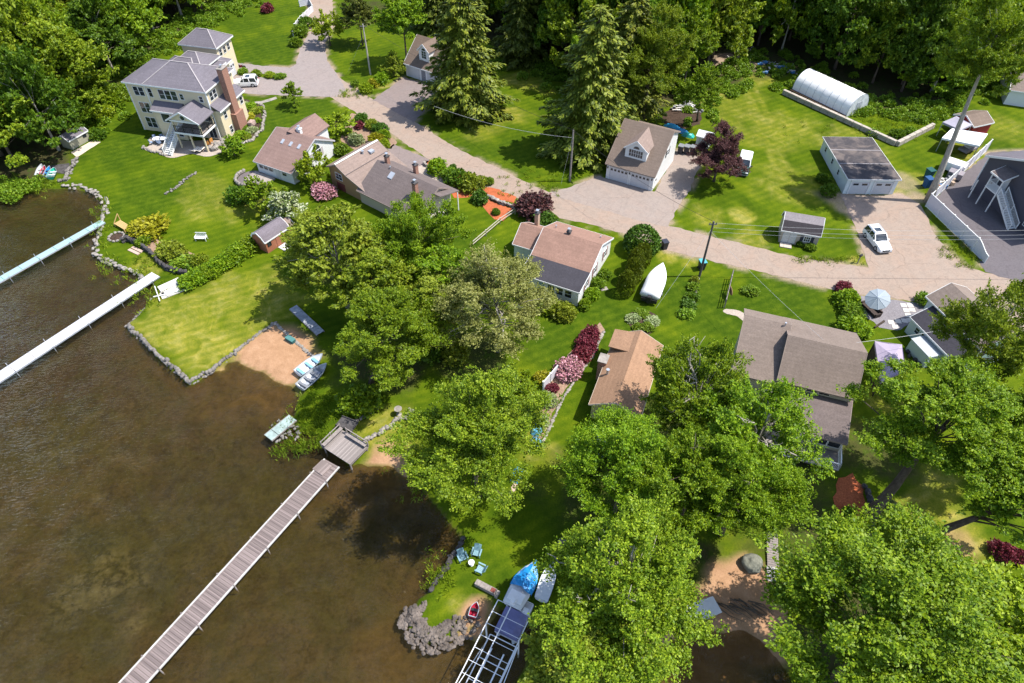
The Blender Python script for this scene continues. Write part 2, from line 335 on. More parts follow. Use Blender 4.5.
for nm,a,fv in [('sand',sand,0),('shallow',shallow,0),('weed',weed,.3),('pale',pale,0),('brown',brown,.3),('dry',dry,.2),('fresh',fresh,.3),('litter',litter,.8),('bare',bare,0),('bed',bedm,1)]:
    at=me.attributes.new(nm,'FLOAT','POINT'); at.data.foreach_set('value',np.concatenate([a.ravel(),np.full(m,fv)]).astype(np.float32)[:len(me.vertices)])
g_o=bpy.data.objects.new('ground',me); COL.objects.link(g_o); tag(g_o,'grassy lake shore with lawns, woodland floor, sand and lake bed','ground',None,'structure')
def ground_material():
    m,nt,ns,ln=new_mat('ground_surface')
    A=lambda n:N(nt,'ShaderNodeAttribute',attribute_name=n).outputs['Fac']
    wp=world_pos(nt)
    n1=noise_n(nt,.16,4,.6,wp,.6); n2=noise_n(nt,.9,4,.65,wp,.3); n3=noise_n(nt,5.5,3,.7,wp); n4=noise_n(nt,.35,5,.7,wp,1.2)
    # grass: broad tone, clumps, blades, faint mowing passes
    g=ramp(nt,n1,[(.3,(.042,.072,.0025)),(.5,(.068,.104,.0035)),(.72,(.108,.138,.005))])
    g=mixc(nt,A('fresh'),g,ramp(nt,n2,[(.3,(.032,.062,.003)),(.7,(.054,.09,.0045))]))
    d=ramp(nt,n4,[(.3,(.13,.15,.01)),(.5,(.2,.19,.026)),(.72,(.30,.255,.075))])
    df=mathn(nt,'MULTIPLY',A('dry'),mathn(nt,'ADD',mathn(nt,'MULTIPLY',n4,1.6),.25),True)
    g=mixc(nt,df,g,d)
    def stripes(ang,sc_):
        w=N(nt,'ShaderNodeTexWave',_Scale=sc_,_Distortion=1.4,_Detail=2.0); w.inputs['Detail Scale'].default_value=.35
        nt.links.new(world_pos(nt,(1,1,1),(0,0,R_(ang))),w.inputs[0]); return w.outputs['Fac']
    g=mixc(nt,mathn(nt,'MULTIPLY',stripes(62,.27),.75),g,mixc(nt,1,g,(.72,.82,.7),'MULTIPLY'))
    g=mixc(nt,mathn(nt,'MULTIPLY',stripes(-38,.09),.42),g,mixc(nt,1,g,(.7,.8,.7),'MULTIPLY'))
    g=mixc(nt,mathn(nt,'MULTIPLY',ramp(nt,n3,[(.3,(1,1,1)),(.58,(0,0,0))]),.6),g,mixc(nt,1,g,(.5,.6,.5),'MULTIPLY'))
    g=mixc(nt,mathn(nt,'MULTIPLY',ramp(nt,n2,[(.42,(0,0,0)),(.66,(1,1,1))]),.5),g,mixc(nt,1,g,(1.6,1.35,1.3),'MULTIPLY'))
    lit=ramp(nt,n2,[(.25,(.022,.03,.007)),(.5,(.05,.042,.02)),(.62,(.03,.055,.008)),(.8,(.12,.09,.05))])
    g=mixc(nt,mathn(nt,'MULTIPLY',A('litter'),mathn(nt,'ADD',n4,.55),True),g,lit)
    br=ramp(nt,n3,[(.3,(.2,.14,.1)),(.7,(.36,.27,.2))])
    g=mixc(nt,mathn(nt,'MULTIPLY',A('bare'),mathn(nt,'ADD',n2,.5),True),g,br)
    sa=ramp(nt,n2,[(.3,(.27,.155,.085)),(.55,(.34,.20,.115)),(.8,(.39,.245,.15))])
    sa=mixc(nt,mathn(nt,'MULTIPLY',ramp(nt,n3,[(.3,(1,1,1)),(.5,(0,0,0))]),.3),sa,(.19,.105,.055))
    g=mixc(nt,A('sand'),g,sa)
    # lake bed
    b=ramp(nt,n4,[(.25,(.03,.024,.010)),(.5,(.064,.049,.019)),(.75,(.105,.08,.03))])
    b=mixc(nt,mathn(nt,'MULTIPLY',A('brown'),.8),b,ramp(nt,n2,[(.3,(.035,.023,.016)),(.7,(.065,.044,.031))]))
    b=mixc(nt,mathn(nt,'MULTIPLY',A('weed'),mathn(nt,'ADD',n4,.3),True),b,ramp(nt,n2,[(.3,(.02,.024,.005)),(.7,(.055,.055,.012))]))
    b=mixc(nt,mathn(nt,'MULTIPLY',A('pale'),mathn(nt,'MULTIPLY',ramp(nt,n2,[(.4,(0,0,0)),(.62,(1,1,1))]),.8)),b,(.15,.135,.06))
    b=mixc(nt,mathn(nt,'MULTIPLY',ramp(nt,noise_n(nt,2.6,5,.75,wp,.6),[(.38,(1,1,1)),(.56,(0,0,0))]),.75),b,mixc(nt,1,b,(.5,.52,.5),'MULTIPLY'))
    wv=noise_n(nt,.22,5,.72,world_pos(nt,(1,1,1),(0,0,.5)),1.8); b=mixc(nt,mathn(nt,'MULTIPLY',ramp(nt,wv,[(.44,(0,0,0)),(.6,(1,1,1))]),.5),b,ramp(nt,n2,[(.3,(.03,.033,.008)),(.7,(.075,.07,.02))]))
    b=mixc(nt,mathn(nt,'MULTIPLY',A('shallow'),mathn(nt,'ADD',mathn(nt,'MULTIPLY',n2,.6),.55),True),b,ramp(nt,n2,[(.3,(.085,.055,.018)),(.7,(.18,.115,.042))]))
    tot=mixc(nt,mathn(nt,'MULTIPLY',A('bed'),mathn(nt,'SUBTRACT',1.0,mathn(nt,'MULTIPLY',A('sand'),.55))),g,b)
    h=mathn(nt,'ADD',mathn(nt,'MULTIPLY',n3,.5),n2)
    finish(nt,tot,.95,0,.05,h,.09,.7); return m
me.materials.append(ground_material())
# ---------------------------------------------------------------- water
def water_material():
    m,nt,ns,ln=new_mat('lake_water')
    wp=world_pos(nt,(1,2.1,1),(0,0,R_(28))); a=noise_n(nt,1.9,4,.66,wp,.8); b=noise_n(nt,.35,2,.5,world_pos(nt),.5)
    bm=N(nt,'ShaderNodeBump',_Strength=.8,_Distance=.11); nt.links.new(mathn(nt,'MULTIPLY',a,mathn(nt,'ADD',b,.25)),bm.inputs['Height'])
    tr=N(nt,'ShaderNodeBsdfTransparent'); tr.inputs[0].default_value=(.86,.78,.62,1)
    gl=N(nt,'ShaderNodeBsdfGlossy',_Roughness=.045); nt.links.new(bm.outputs[0],gl.inputs['Normal'])
    fr=N(nt,'ShaderNodeFresnel',_IOR=1.1); nt.links.new(bm.outputs[0],fr.inputs['Normal'])
    mx=N(nt,'ShaderNodeMixShader'); nt.links.new(fr.outputs[0],mx.inputs[0]); nt.links.new(tr.outputs[0],mx.inputs[1]); nt.links.new(gl.outputs[0],mx.inputs[2])
    sc_=N(nt,'ShaderNodeBsdfDiffuse'); nt.links.new(ramp(nt,a,[(.3,(.014,.011,.006)),(.7,(.062,.05,.030))]),sc_.inputs[0])  # bright and dark of the ripples painted into the diffuse colour
    m2=N(nt,'ShaderNodeMixShader'); m2.inputs[0].default_value=.2; nt.links.new(mx.outputs[0],m2.inputs[1]); nt.links.new(sc_.outputs[0],m2.inputs[2])
    b3=N(nt,'ShaderNodeBump',_Strength=1.0,_Distance=.5); nt.links.new(noise_n(nt,2.3,2,.5,wp,.5),b3.inputs['Height'])
    g3=N(nt,'ShaderNodeBsdfGlossy',_Roughness=.03); nt.links.new(b3.outputs[0],g3.inputs['Normal'])
    m3=N(nt,'ShaderNodeMixShader'); nt.links.new(mathn(nt,'MULTIPLY',ramp(nt,b,[(.42,(0,0,0)),(.6,(1,1,1))]),.012),m3.inputs[0]); nt.links.new(m2.outputs[0],m3.inputs[1]); nt.links.new(g3.outputs[0],m3.inputs[2])
    o=N(nt,'ShaderNodeOutputMaterial'); nt.links.new(m3.outputs[0],o.inputs[0]); return m
mb=MB(); mb.poly([(-2400,-800,WL),(140,-800,WL),(140,150,WL),(-2400,150,WL)])
solo('water',mb,water_material(),'brown shallow lake water with weed showing through','lake',kind='structure')
# ---------------------------------------------------------------- roads
def asphalt(name,c,warm=.5,crack=.5):
    m,nt,ns,ln=new_mat(name); wp=world_pos(nt)
    a=noise_n(nt,7,3,.7,wp); b=noise_n(nt,.28,5,.65,wp,1.0); d=noise_n(nt,1.3,5,.7,wp,1.5)
    c1=ramp(nt,a,[(.3,tuple(x*.88 for x in c)),(.7,tuple(x*1.12 for x in c))])
    c2=mixc(nt,mathn(nt,'MULTIPLY',ramp(nt,b,[(.4,(0,0,0)),(.68,(1,1,1))]),warm),c1,(c[0]*1.1,c[1]*.95,c[2]*.86))
    c3=mixc(nt,mathn(nt,'MULTIPLY',ramp(nt,d,[(.45,(0,0,0)),(.66,(1,1,1))]),.5),c2,tuple(x*.68 for x in c))
    # sealed cracks and tyre lines
    v=N(nt,'ShaderNodeTexVoronoi',_Scale=.2,feature='DISTANCE_TO_EDGE'); dv=N(nt,'ShaderNodeVectorMath',operation='ADD')
    nn=N(nt,'ShaderNodeTexNoise',_Scale=.8,_Detail=3); nt.links.new(wp,nn.inputs['Vector']); nt.links.new(wp,dv.inputs[0]); nt.links.new(nn.outputs['Color'],dv.inputs[1]); nt.links.new(dv.outputs[0],v.inputs['Vector'])
    k=ramp(nt,v.outputs['Distance'],[(0,(1,1,1)),(.013,(0,0,0))])
    c4=mixc(nt,mathn(nt,'MULTIPLY',mathn(nt,'MULTIPLY',k,crack),ramp(nt,b,[(.42,(0,0,0)),(.55,(1,1,1))])),c3,tuple(x*.45 for x in c))
    finish(nt,c4,.92,0,.12,a,.015); return m
ROAD=asphalt('worn_road',(.265,.208,.168)); DRIVE=asphalt('old_drive_asphalt',(.25,.207,.18),.35); GREYASP=asphalt('grey_asphalt',(.115,.102,.108),.15,.4); TOPASP=asphalt('upper_road_asphalt',(.235,.2,.188),.2,.4)
DARKASP=asphalt('dark_drive_asphalt',(.19,.155,.145),.3,.5); CONC=asphalt('patio_concrete',(.30,.26,.23),.2,.4); GRAVEL=mott('grey_gravel',(.19,.175,.185),.35,9,.7,.95,0,.1,.04)
PAVER=mott('pale_pavers',(.34,.285,.24),.22,5,.7,.9,0,.1,.02); SANDM=mott('bare_earth',(.25,.165,.115),.3,4,.6,.95,0,.1,.03)
sheet('road',EDGES[0],ROAD,.012,'worn pinkish beige residential road running past the houses','road')
sheet('driveway',EDGES[1],TOPASP,.024,'grey forked driveway of the big cream house','driveway')
sheet('upper_road',[(309,34),(300,48),(296,66),(301,84),(316,93),(331,97),(347,92),(340,79),(327,61),(325,42),(331,30)],TOPASP,.018,'smoother grey upper end of the road','road')
sheet('driveway',EDGES[2],DARKASP,.024,'dark driveway in front of the garage half hidden by the spruce','driveway')
sheet('driveway',EDGES[3],DRIVE,.018,'broad pale driveway around the white garage with a dormer','driveway')
sheet('driveway',EDGES[4],ROAD,.018,'wide pale driveway where the white SUV stands','driveway')
sheet('driveway',EDGES[5],GREYASP,.021,'dark grey asphalt yard behind the white fence','driveway')
sheet('driveway',EDGES[6],DARKASP,.02,'small worn driveway beside the brown joined cottages','driveway')
sheet('patio',[(404,172),(424,165),(447,178),(459,187),(452,193),(430,182)],PAVER,.022,'pale paved strip between the brown cottage and the road','patio')
sheet('mulch_bed',[(424,161),(430,160.5),(452,172),(474,182),(478,190),(470,197),(455,198),(440,180),(428,170)],MULCH,.02,'orange mulch bed with shrubs along the road','mulch bed')
sheet('mulch_bed',[(481,189),(491,187),(516,196.5),(513,203.5),(497,198),(483,193)],MULCH,.02,'orange mulch strip on the road side of the low stone wall','mulch bed')
sheet('mulch_bed',[(486,198.5),(512.5,208.5),(504,221.5),(495,219),(490,215),(482,206)],MULCH,.02,'orange mulch bed on the lawn side of the low stone wall','mulch bed')
sheet('patio',[(862,296),(885,299),(933,304),(925,318),(896,331),(880,327),(866,318),(860,308)],GRAVEL,.02,'grey gravel patio under the tilted parasol','patio')
sheet('path',[(723,311),(728,309),(742,312),(751,320),(755,327),(748,329),(744,322),(736,316),(727,314)],PAVER,.02,'curved pale paved path leading to the brown roofed house','path',curve=True,jit=.04)
sheet('mulch_bed',[(632,312),(646,311),(656,315),(657,324),(650,334),(640,335),(630,326),(628,317)],SOIL,.02,'dark round flower bed behind the orange roofed cottage','flower bed',curve=True,jit=.05)
sheet('mulch_bed',[(600,322),(604,330),(590,357),(576,375),(560,398),(548,425),(540,445),(531,445),(536,415),(546,390),(556,372),(572,350)],SANDM,.02,'long bare earth border between two lawns','flower bed')
sheet('mulch_bed',[(838,478),(852,474),(863,486),(865,510),(868,535),(858,548),(845,540),(838,520),(834,498)],MULCH,.02,'orange mulch bed in the shade beside the leaning trunk','mulch bed')
sheet('mulch_bed',[(233,105),(245,99),(258,104),(262,118),(258,134),(248,142),(238,140),(230,128)],SOIL,.02,'planted rock garden right of the big cream house','flower bed')
sheet('mulch_bed',[(352,113),(362,116),(384,130),(398,142),(391,149),(372,146),(355,150),(340,140),(345,126)],SANDM,.02,'shrub bed in front of the white gabled cottage','flower bed')
sheet('mulch_bed',[(125,240),(146,247),(162,259),(176,270),(200,269),(204,258),(182,249),(160,241),(138,234)],SANDM,.02,'shrub bed on top of the low lakeside wall','flower bed')
sheet('path',[(246,103),(262,101),(276,97),(277,99),(262,103.5),(247,106)],STONEL,.02,'thin pale stone path by the forked driveway','path')
sheet('patio',[(71,152.5),(93.5,140),(101,142),(77,157.5)],mott('cream_concrete',(.5,.42,.33),.1,5,.7),.03,'cream concrete pad in front of the small grey shed','patio',jit=.03)
sheet('dirt_yard',[(664,112),(690,101),(703,108),(700,124),(676,132),(662,122)],SOIL,.02,'dark bare soil yard behind the white dormered garage','yard')
# ---------------------------------------------------------------- leaves and trees
LEAF={
 'mid':leafm('leaf_mid',[(.075,.135,.011),(.17,.245,.02),(.36,.42,.05)]),
 'bright':leafm('leaf_bright',[(.065,.14,.010),(.16,.26,.016),(.33,.43,.034)]),
 'deep':leafm('leaf_deep',[(.04,.09,.011),(.085,.165,.017),(.17,.26,.028)]),
 'olive':leafm('leaf_olive',[(.11,.15,.022),(.22,.275,.038),(.38,.42,.08)]),
 'pale':leafm('leaf_pale',[(.11,.13,.03),(.23,.24,.07),(.44,.42,.2)]),
 'yellow':leafm('leaf_yellow',[(.12,.18,.011),(.235,.315,.02),(.42,.48,.045)]),
 'gold':leafm('leaf_gold',[(.16,.15,.01),(.3,.28,.02),(.44,.4,.05)],.3,.4),
 'spruce':leafm('needles',[(.055,.085,.013),(.125,.155,.024),(.27,.28,.055)],.18),
 'dspruce':leafm('dark_needles',[(.04,.065,.012),(.085,.11,.02),(.18,.19,.04)],.18),
 'purple':leafm('leaf_purple',[(.03,.014,.014),(.085,.036,.034),(.19,.085,.075)],.25,.5),
 'red':leafm('leaf_red',[(0.065, 0.0104, 0.0143), (0.143, 0.0234, 0.0312), (0.26, 0.0455, 0.0585)],.25,.5),
 'box':leafm('leaf_box',[(0.0308, 0.084, 0.014), (0.063, 0.14, 0.0224), (0.112, 0.196, 0.0308)],.2,.6),
 'yew':leafm('leaf_arborvitae',[(.06,.085,.009),(.11,.145,.014),(.18,.2,.025)],.2,.4),
 'bush':leafm('leaf_bush',[(0.0675, 0.135, 0.0135), (0.135, 0.2295, 0.0203), (0.2295, 0.3105, 0.0405)],.3),
 'hosta':leafm('leaf_hosta',[(0.13, 0.19, 0.06), (0.24, 0.3, 0.12), (0.4, 0.44, 0.25)],.3),
 'pink':leafm('blossom_pink',[(0.09, 0.1, 0.03), (0.48, 0.2, 0.26), (0.68, 0.42, 0.46)],.25,.4),
 'white':leafm('blossom_white',[(0.06, 0.11, 0.015), (0.2, 0.26, 0.08), (0.75, 0.75, 0.6)],.3,.4),
}
def leaf_mesh(name,C,A,Nn,L,W,mat):
    """many small pointed leaves, each its own little face"""
    n=len(C); A=A/np.linalg.norm(A,axis=1,keepdims=True); B=np.cross(Nn,A); B/=np.linalg.norm(B,axis=1,keepdims=True)+1e-9
    U=np.cross(A,B); L=np.broadcast_to(np.asarray(L).reshape(-1,1),(n,1)); W=np.broadcast_to(np.asarray(W).reshape(-1,1),(n,1))
    v=np.stack([C-A*L*.5,C+B*W*.5+U*W*.12+A*L*.06,C+A*L*.5-U*L*.08,C-B*W*.5+U*W*.12+A*L*.06],1).reshape(-1,3)
    me=bpy.data.meshes.new(name); me.vertices.add(4*n); me.vertices.foreach_set('co',v.ravel())
    me.loops.add(4*n); me.loops.foreach_set('vertex_index',np.arange(4*n)); me.polygons.add(n)
    me.polygons.foreach_set('loop_start',np.arange(0,4*n,4)); me.polygons.foreach_set('loop_total',np.full(n,4)); me.update(calc_edges=True)
    me.materials.append(mat); return me
def unit(a): return a/(np.linalg.norm(a,axis=1,keepdims=True)+1e-9)
def lobes(rs,d,k=7,amp=.22):
    c=unit(rs.randn(k,3)); w=rs.uniform(-.5,1,k); return 1+amp*((np.maximum(0,d@c.T)**4)*w).sum(1)
def crown(name,seed,Rr,Hh,nb,sp,lf,L,W,mat,up=.35,low=-.45,spr=(1.5,.9),sparse=0):
    """broadleaf crown: boughs over an uneven dome, sprays on every bough, leaves along every spray. returns mesh, bough tips"""
    rs=np.random.RandomState(seed)
    d=unit(rs.randn(nb*3,3)); d=d[d[:,2]>low][:nb]; n=len(d)
    f=rs.uniform(.6,1.08,n); inner=rs.rand(n)<.24; f[inner]=rs.uniform(.3,.72,inner.sum()); f*=lobes(rs,d,10,.38)
    wide=1-.12*np.clip(d[:,2],0,1)
    bp=d*np.array([Rr,Rr,Hh])*f[:,None]; bp[:,:2]*=wide[:,None]; bp[:,2]-=.10*Rr*(np.hypot(d[:,0],d[:,1])**2)
    o=unit(d*np.array([1,1,.7])+np.array([0,0,up]))
    bsz=rs.uniform(.6,1.25,n)
    sc_=bp.repeat(sp,0)+rs.randn(n*sp,3)*np.array([.60,.60,.27])*(spr[1]*Rr/6*1.2)*bsz.repeat(sp)[:,None]
    so=unit(o.repeat(sp,0)+rs.randn(n*sp,3)*np.array([.55,.55,.3]))
    ns=len(sc_); t=rs.uniform(-.5,.5,(ns,lf)); ln=spr[0]*Rr/6*rs.uniform(.6,1.2,(ns,1))
    side=unit(np.cross(so,np.array([0,0,1.])+rs.randn(ns,3)*.25)); wd=(.30*Rr/6)*(1.1-np.abs(t)*1.2)
    C=sc_[:,None,:]+so[:,None,:]*(t*ln)[...,None]+side[:,None,:]*(rs.randn(ns,lf)*wd)[...,None]+rs.randn(ns,lf,3)*.06*Rr/6
    C=C.reshape(-1,3); m=len(C)
    A=so.repeat(lf,0)+rs.randn(m,3)*.55
    Nn=np.array([0,0,.75])+unit(C/np.array([Rr,Rr,Hh]))*.45+rs.randn(m,3)*.38
    k=rs.uniform(.5,1.5,m)
    return leaf_mesh(name,C,A,unit(Nn),L*k,W*k,mat),bp[~inner]
def bough_tree(mb,rs,base,top,r0,tips,centre,twig=.02,every=1,wob=.25,n=6,fork=.4):
    """tapered trunk and limbs that reach for the boughs"""
    base=Vector(base); top=Vector(top); pts=[]; K=6
    for i in range(K+1):
        t=i/K; pts.append(base.lerp(top,t)+Vector((rs.uniform(-wob,wob),rs.uniform(-wob,wob),0))*(t*(1.2-t)))
    rr=[r0*(1.35 if i==0 else 1)*(1-.82*i/K) for i in range(K+1)]
    mb.path(pts,rr,n+2)
    for q in tips[::every]:
        q=Vector(q)+centre; t=max(fork-.08,min(.95,fork+.5*(q.z-base.z-(top.z-base.z)*.4)/max(1,top.z-base.z)+rs.uniform(-.15,.1)))
        k=int(t*K); a=pts[k].lerp(pts[min(k+1,K)],t*K-k); mid=a.lerp(q,.55)+Vector((rs.uniform(-.4,.4),rs.uniform(-.4,.4),(q-a).length*.10))
        r=min(.16,r0*(1-.8*t)*.34); mb.path([a,a.lerp(mid,.5)+Vector((0,0,.1)),mid,q],[r,r*.8,r*.55,twig],n)
CR={}
def crown_kind(key,**k):
    mat=k['mat']; CR[key]=crown('crown',k['seed'],k['R'],k['H'],k['nb'],k['sp'],k['lf'],k['L'],k['W'],LEAF[mat],k.get('up',.35),k.get('low',-.45),k.get('spr',(1.5,.9)))+(k['R'],k['H'])
# near crowns: fine leaves
crown_kind('big1',seed=1,R=6,H=4.8,nb=84,sp=18,lf=66,L=.2,W=.12,mat='mid',spr=(1.35,.78))
crown_kind('big2',seed=2,R=6,H=4.6,nb=80,sp=18,lf=66,L=.205,W=.12,mat='bright',low=-.3,spr=(1.35,.78))
crown_kind('big3',seed=3,R=6,H=5.0,nb=92,sp=17,lf=64,L=.2,W=.115,mat='bright',up=.5,spr=(2.4,.6))
crown_kind('airy1',seed=4,R=6,H=4.6,nb=85,sp=11,lf=52,L=.24,W=.15,mat='bright',spr=(1.6,.85))
crown_kind('airy2',seed=5,R=6,H=5.2,nb=110,sp=11,lf=44,L=.22,W=.135,mat='pale',spr=(1.5,.85))
crown_kind('med1',seed=6,R=4,H=4.4,nb=80,sp=9,lf=34,L=.28,W=.17,mat='mid')
crown_kind('med2',seed=7,R=4,H=5.0,nb=85,sp=9,lf=34,L=.28,W=.17,mat='deep',spr=(1.9,.9))
crown_kind('med3',seed=8,R=4,H=4.0,nb=75,sp=9,lf=34,L=.28,W=.17,mat='bright')
crown_kind('med4',seed=9,R=4,H=5.6,nb=90,sp=9,lf=34,L=.27,W=.16,mat='olive',up=.6)
crown_kind('small1',seed=10,R=2,H=1.9,nb=48,sp=7,lf=16,L=.27,W=.17,mat='bush',spr=(1.8,1.0))
crown_kind('small2',seed=11,R=2,H=2.4,nb=50,sp=7,lf=16,L=.27,W=.17,mat='bright',spr=(1.8,1.0))
crown_kind('small3',seed=12,R=2,H=1.5,nb=50,sp=7,lf=16,L=.24,W=.16,mat='yellow',up=.1,spr=(2.4,.8))
def set_mat(o,mat):
    o.material_slots[0].link='OBJECT'; o.material_slots[0].material=mat
TRUNKC={}
def tree(kind,name,label,u,v,hc,R=None,H=None,leaf=None,base=None,group=None,bark=None,r0=None,every=2,rot=None,cat='tree',bare=0,seed=None,fork=.4):
    """broadleaf tree whose crown centre stands at height hc; u,v is where the crown centre is seen"""
    me,tips,kR,kH=CR[kind]; c=P(u,v,hc); b=P(*base) if base else Vector((c.x,c.y,0))
    R=R or kR; H=H or kH*R/kR; R*=.9; H*=.93; sx=R/kR; sz=H/kH
    rs=random.Random(seed if seed is not None else int(u*7+v*13)); rot=rs.uniform(0,6.28) if rot is None else rot
    root=thing(name,label,cat,(b.x,b.y,0),0,group)
    off=Vector((c.x-b.x,c.y-b.y,hc))
    cr=bpy.data.objects.new('crown',me); COL.objects.link(cr); cr.parent=root; cr.location=off; cr.scale=(sx,sx,sz); cr.rotation_euler=(0,0,rot)
    if leaf: set_mat(cr,LEAF[leaf])
    M=Matrix.Rotation(rot,3,'Z'); tp=[M@Vector((q[0]*sx,q[1]*sx,q[2]*sz)) for q in tips]
    r0=r0 or R*.055
    mb=MB(); bough_tree(mb,rs,(0,0,-.1),off+Vector((0,0,H*.35)),r0,tp,off,.02,every,fork=fork)
    for k in range(bare):   # pale dead twigs that break through the leaves
        q=off+tp[rs.randrange(len(tp))]*rs.uniform(.75,1.0)+Vector((0,0,.35)); a=off+(q-off)*.25
        m1=a.lerp(q,.55)+Vector((rs.uniform(-.7,.7),rs.uniform(-.7,.7),.5)); e=q+(q-a).normalized()*rs.uniform(.2,1.0)+Vector((0,0,rs.uniform(.1,.7)))
        mb.path([a,m1,q,e],[.09,.07,.05,.02],5)
        for j in range(4):
            s=m1.lerp(e,rs.random()); mb.path([s,s+Vector((rs.uniform(-.8,.8),rs.uniform(-.8,.8),rs.uniform(0,.7)))],[.035,.015],4)
    mb.build('trunk',bark or BARK,root,smooth=True)
    return root
# conifers
def spruce_mesh(seed,Ht,Rr,mat,lev=30,leaves=64,L=.5,W=.17,droop=.28,z0=.06):
    rs=np.random.RandomState(seed); C=[];A=[];Nn=[]; tips=[]
    for i in range(lev):
        t=(i+rs.uniform(-.3,.3))/lev; z=Ht*(z0+(1-z0)*t); r=Rr*(1-t)**.52*rs.uniform(.74,1.12)+.25; nbr=int(9-4*t)+1; ph=rs.uniform(0,6.28)
        for k in range(nbr):
            a=ph+6.283*k/nbr+rs.uniform(-.25,.25); rr=r*rs.uniform(.7,1.12); dv=np.array([math.cos(a),math.sin(a),0]); sd_=np.array([-dv[1],dv[0],0])
            n=max(14,int(leaves*(.25+.75*r/Rr))); s=rs.uniform(.18,1,n)**.75; w=rs.randn(n)*.24*rr*(1.05-s)*1.1+rs.randn(n)*.05
            zz=z-droop*rr*s**1.3+.22*rr*np.maximum(0,s-.7)+rs.randn(n)*.10-np.abs(w)*.25
            C.append(dv*(rr*s)[:,None]+sd_*w[:,None]+np.stack([0*s,0*s,zz],1)); A.append(dv*.8+sd_*(w/(np.abs(w)+.2)*.8)[:,None]+np.array([0,0,-.25])+rs.randn(n,3)*.25)
            Nn.append(np.array([0,0,1.])+dv*.35+rs.randn(n,3)*.3); tips.append((0,0,z,dv*rr*.9,z-droop*rr))
    C=np.concatenate(C);A=np.concatenate(A);Nn=unit(np.concatenate(Nn)); k=rs.uniform(.7,1.3,len(C))
    return leaf_mesh('crown',C,A,Nn,L*k,W*k,mat),tips
SPR=[spruce_mesh(21,20,6.4,LEAF['spruce'],30,150,.62,.22,.30,.04),spruce_mesh(22,15,4.4,LEAF['dspruce'],24,100,.6,.22),spruce_mesh(23,6,2.3,LEAF['yew'],14,70,.36,.13,.2)]
def spruce(i,label,b,sz=1,szz=None,leaf=None,group=None,name='spruce_tree'):
    me,tips=SPR[i]; p=P(*b); root=thing(name,label,'tree',(p.x,p.y,0),0,group); szz=szz or sz; Ht=[20,15,6][i]
    cr=bpy.data.objects.new('crown',me); COL.objects.link(cr); cr.parent=root; cr.scale=(sz,sz,szz); cr.rotation_euler=(0,0,b[0]*.7)
    if leaf: set_mat(cr,LEAF[leaf])
    mb=MB(); mb.path([(0,0,-.1),(0,0,Ht*szz*.5),(0,0,Ht*szz*.97)],[.022*Ht*sz,.014*Ht*sz,.02],8)
    M=Matrix.Rotation(b[0]*.7,3,'Z')
    for (x,y,z,d,ze) in tips[::3]: mb.path([(0,0,z*szz),M@Vector((d[0]*sz*.6,d[1]*sz*.6,(z*.4+ze*.6)*szz))],[.05,.02],4)
    mb.build('trunk',BARK,root,smooth=True); return root
# shrubs: one mesh each
def shrub_mesh(seed,n,L,W,mat,flat=.85,shell=.5,amp=.18):
    rs=np.random.RandomState(seed); d=unit(rs.randn(n,3)); d[:,2]=np.where(d[:,2]<-.35,-d[:,2],d[:,2])
    f=rs.uniform(shell,1,n)**.5*lobes(rs,d,9,amp)
    lump=np.array([noise.noise(Vector(q)*3.3+Vector((seed,0,0))) for q in d]); f*=1+lump*amp*.9
    C=d*f[:,None]*np.array([1,1,flat]); C[:,2]+=flat*.55
    A=unit(d+np.array([0,0,.3])+rs.randn(n,3)*.6); Nn=unit(d*.8+np.array([0,0,.4])+rs.randn(n,3)*.4); k=rs.uniform(.7,1.25,n)
    return leaf_mesh('shrub',C,A,Nn,L*k,W*k,mat)
SH={'round':[shrub_mesh(31+i,1900,.22,.14,LEAF['bush'],.85,.4,.36) for i in range(3)],
    'fine':[shrub_mesh(41+i,2600,.15,.10,LEAF['box'],.9,.7,.07) for i in range(2)],
    'loose':[shrub_mesh(51+i,1000,.34,.2,LEAF['bush'],.8,.25,.4) for i in range(2)],
    'flower':[shrub_mesh(61,2000,.18,.14,LEAF['pink'],.85,.45,.3)],
    'column':[shrub_mesh(71+i,2800,.15,.09,LEAF['yew'],.9,.7,.1) for i in range(2)]}
SHN=[0]
def shrub(kind,label,u,v,r,h=None,leaf=None,group=None,name='shrub',cat='shrub'):
    """shrub standing where its middle is seen; r radius, h height"""
    h=h or r*1.35; p=P(u,v,h*.45); SHN[0]+=1; L=SH[kind]; o=bpy.data.objects.new(name,L[SHN[0]%len(L)]); COL.objects.link(o)
    o.location=(p.x,p.y,-.03); o.scale=(r,r,h/1.4); o.rotation_euler=(0,0,SHN[0]*1.7)
    if leaf: set_mat(o,LEAF[leaf])
    return tag(o,label,cat,group)
# ---- trees that stand alone -------------------------------------------------
MT='leafy_tree'
tree('big1',MT,'big round yellow-green tree overhanging the lake with its dark shadow on the water',474,439,9.5,6.1,5.2,every=2)
tree('big2',MT,'bright green tree beside the sandy beach behind the two beached rowing boats',390,332,7,5.6,4.5,base=(371,383),every=2)
tree('med4',MT,'olive feathery tree between the red wooden shed and the tall bright green tree',336,256,8,5.6,6.6,every=2,bark=BARKPALE)
tree('med4',MT,'smaller olive tree spreading low over the lawn right of the red wooden shed',312,236,5,3.4,3.6,leaf='olive')
tree('big2',MT,'tall bright green tree standing in front of the long brown cottage roof',414,243,8.5,4.8,5.2,seed=5)
tree('med4',MT,'yellowish olive tree filling the middle between the tall bright tree and the beach tree',374,284,7,4.6,4.8,leaf='mid',every=3)
tree('med1',MT,'bright green tree just left of the pale budding tree',446,275,7,3.3,3.6,leaf='bright')
tree('med4',MT,'dull olive tree squeezed in the middle of the central clump of trees',428,305,6,3.6,3.8)
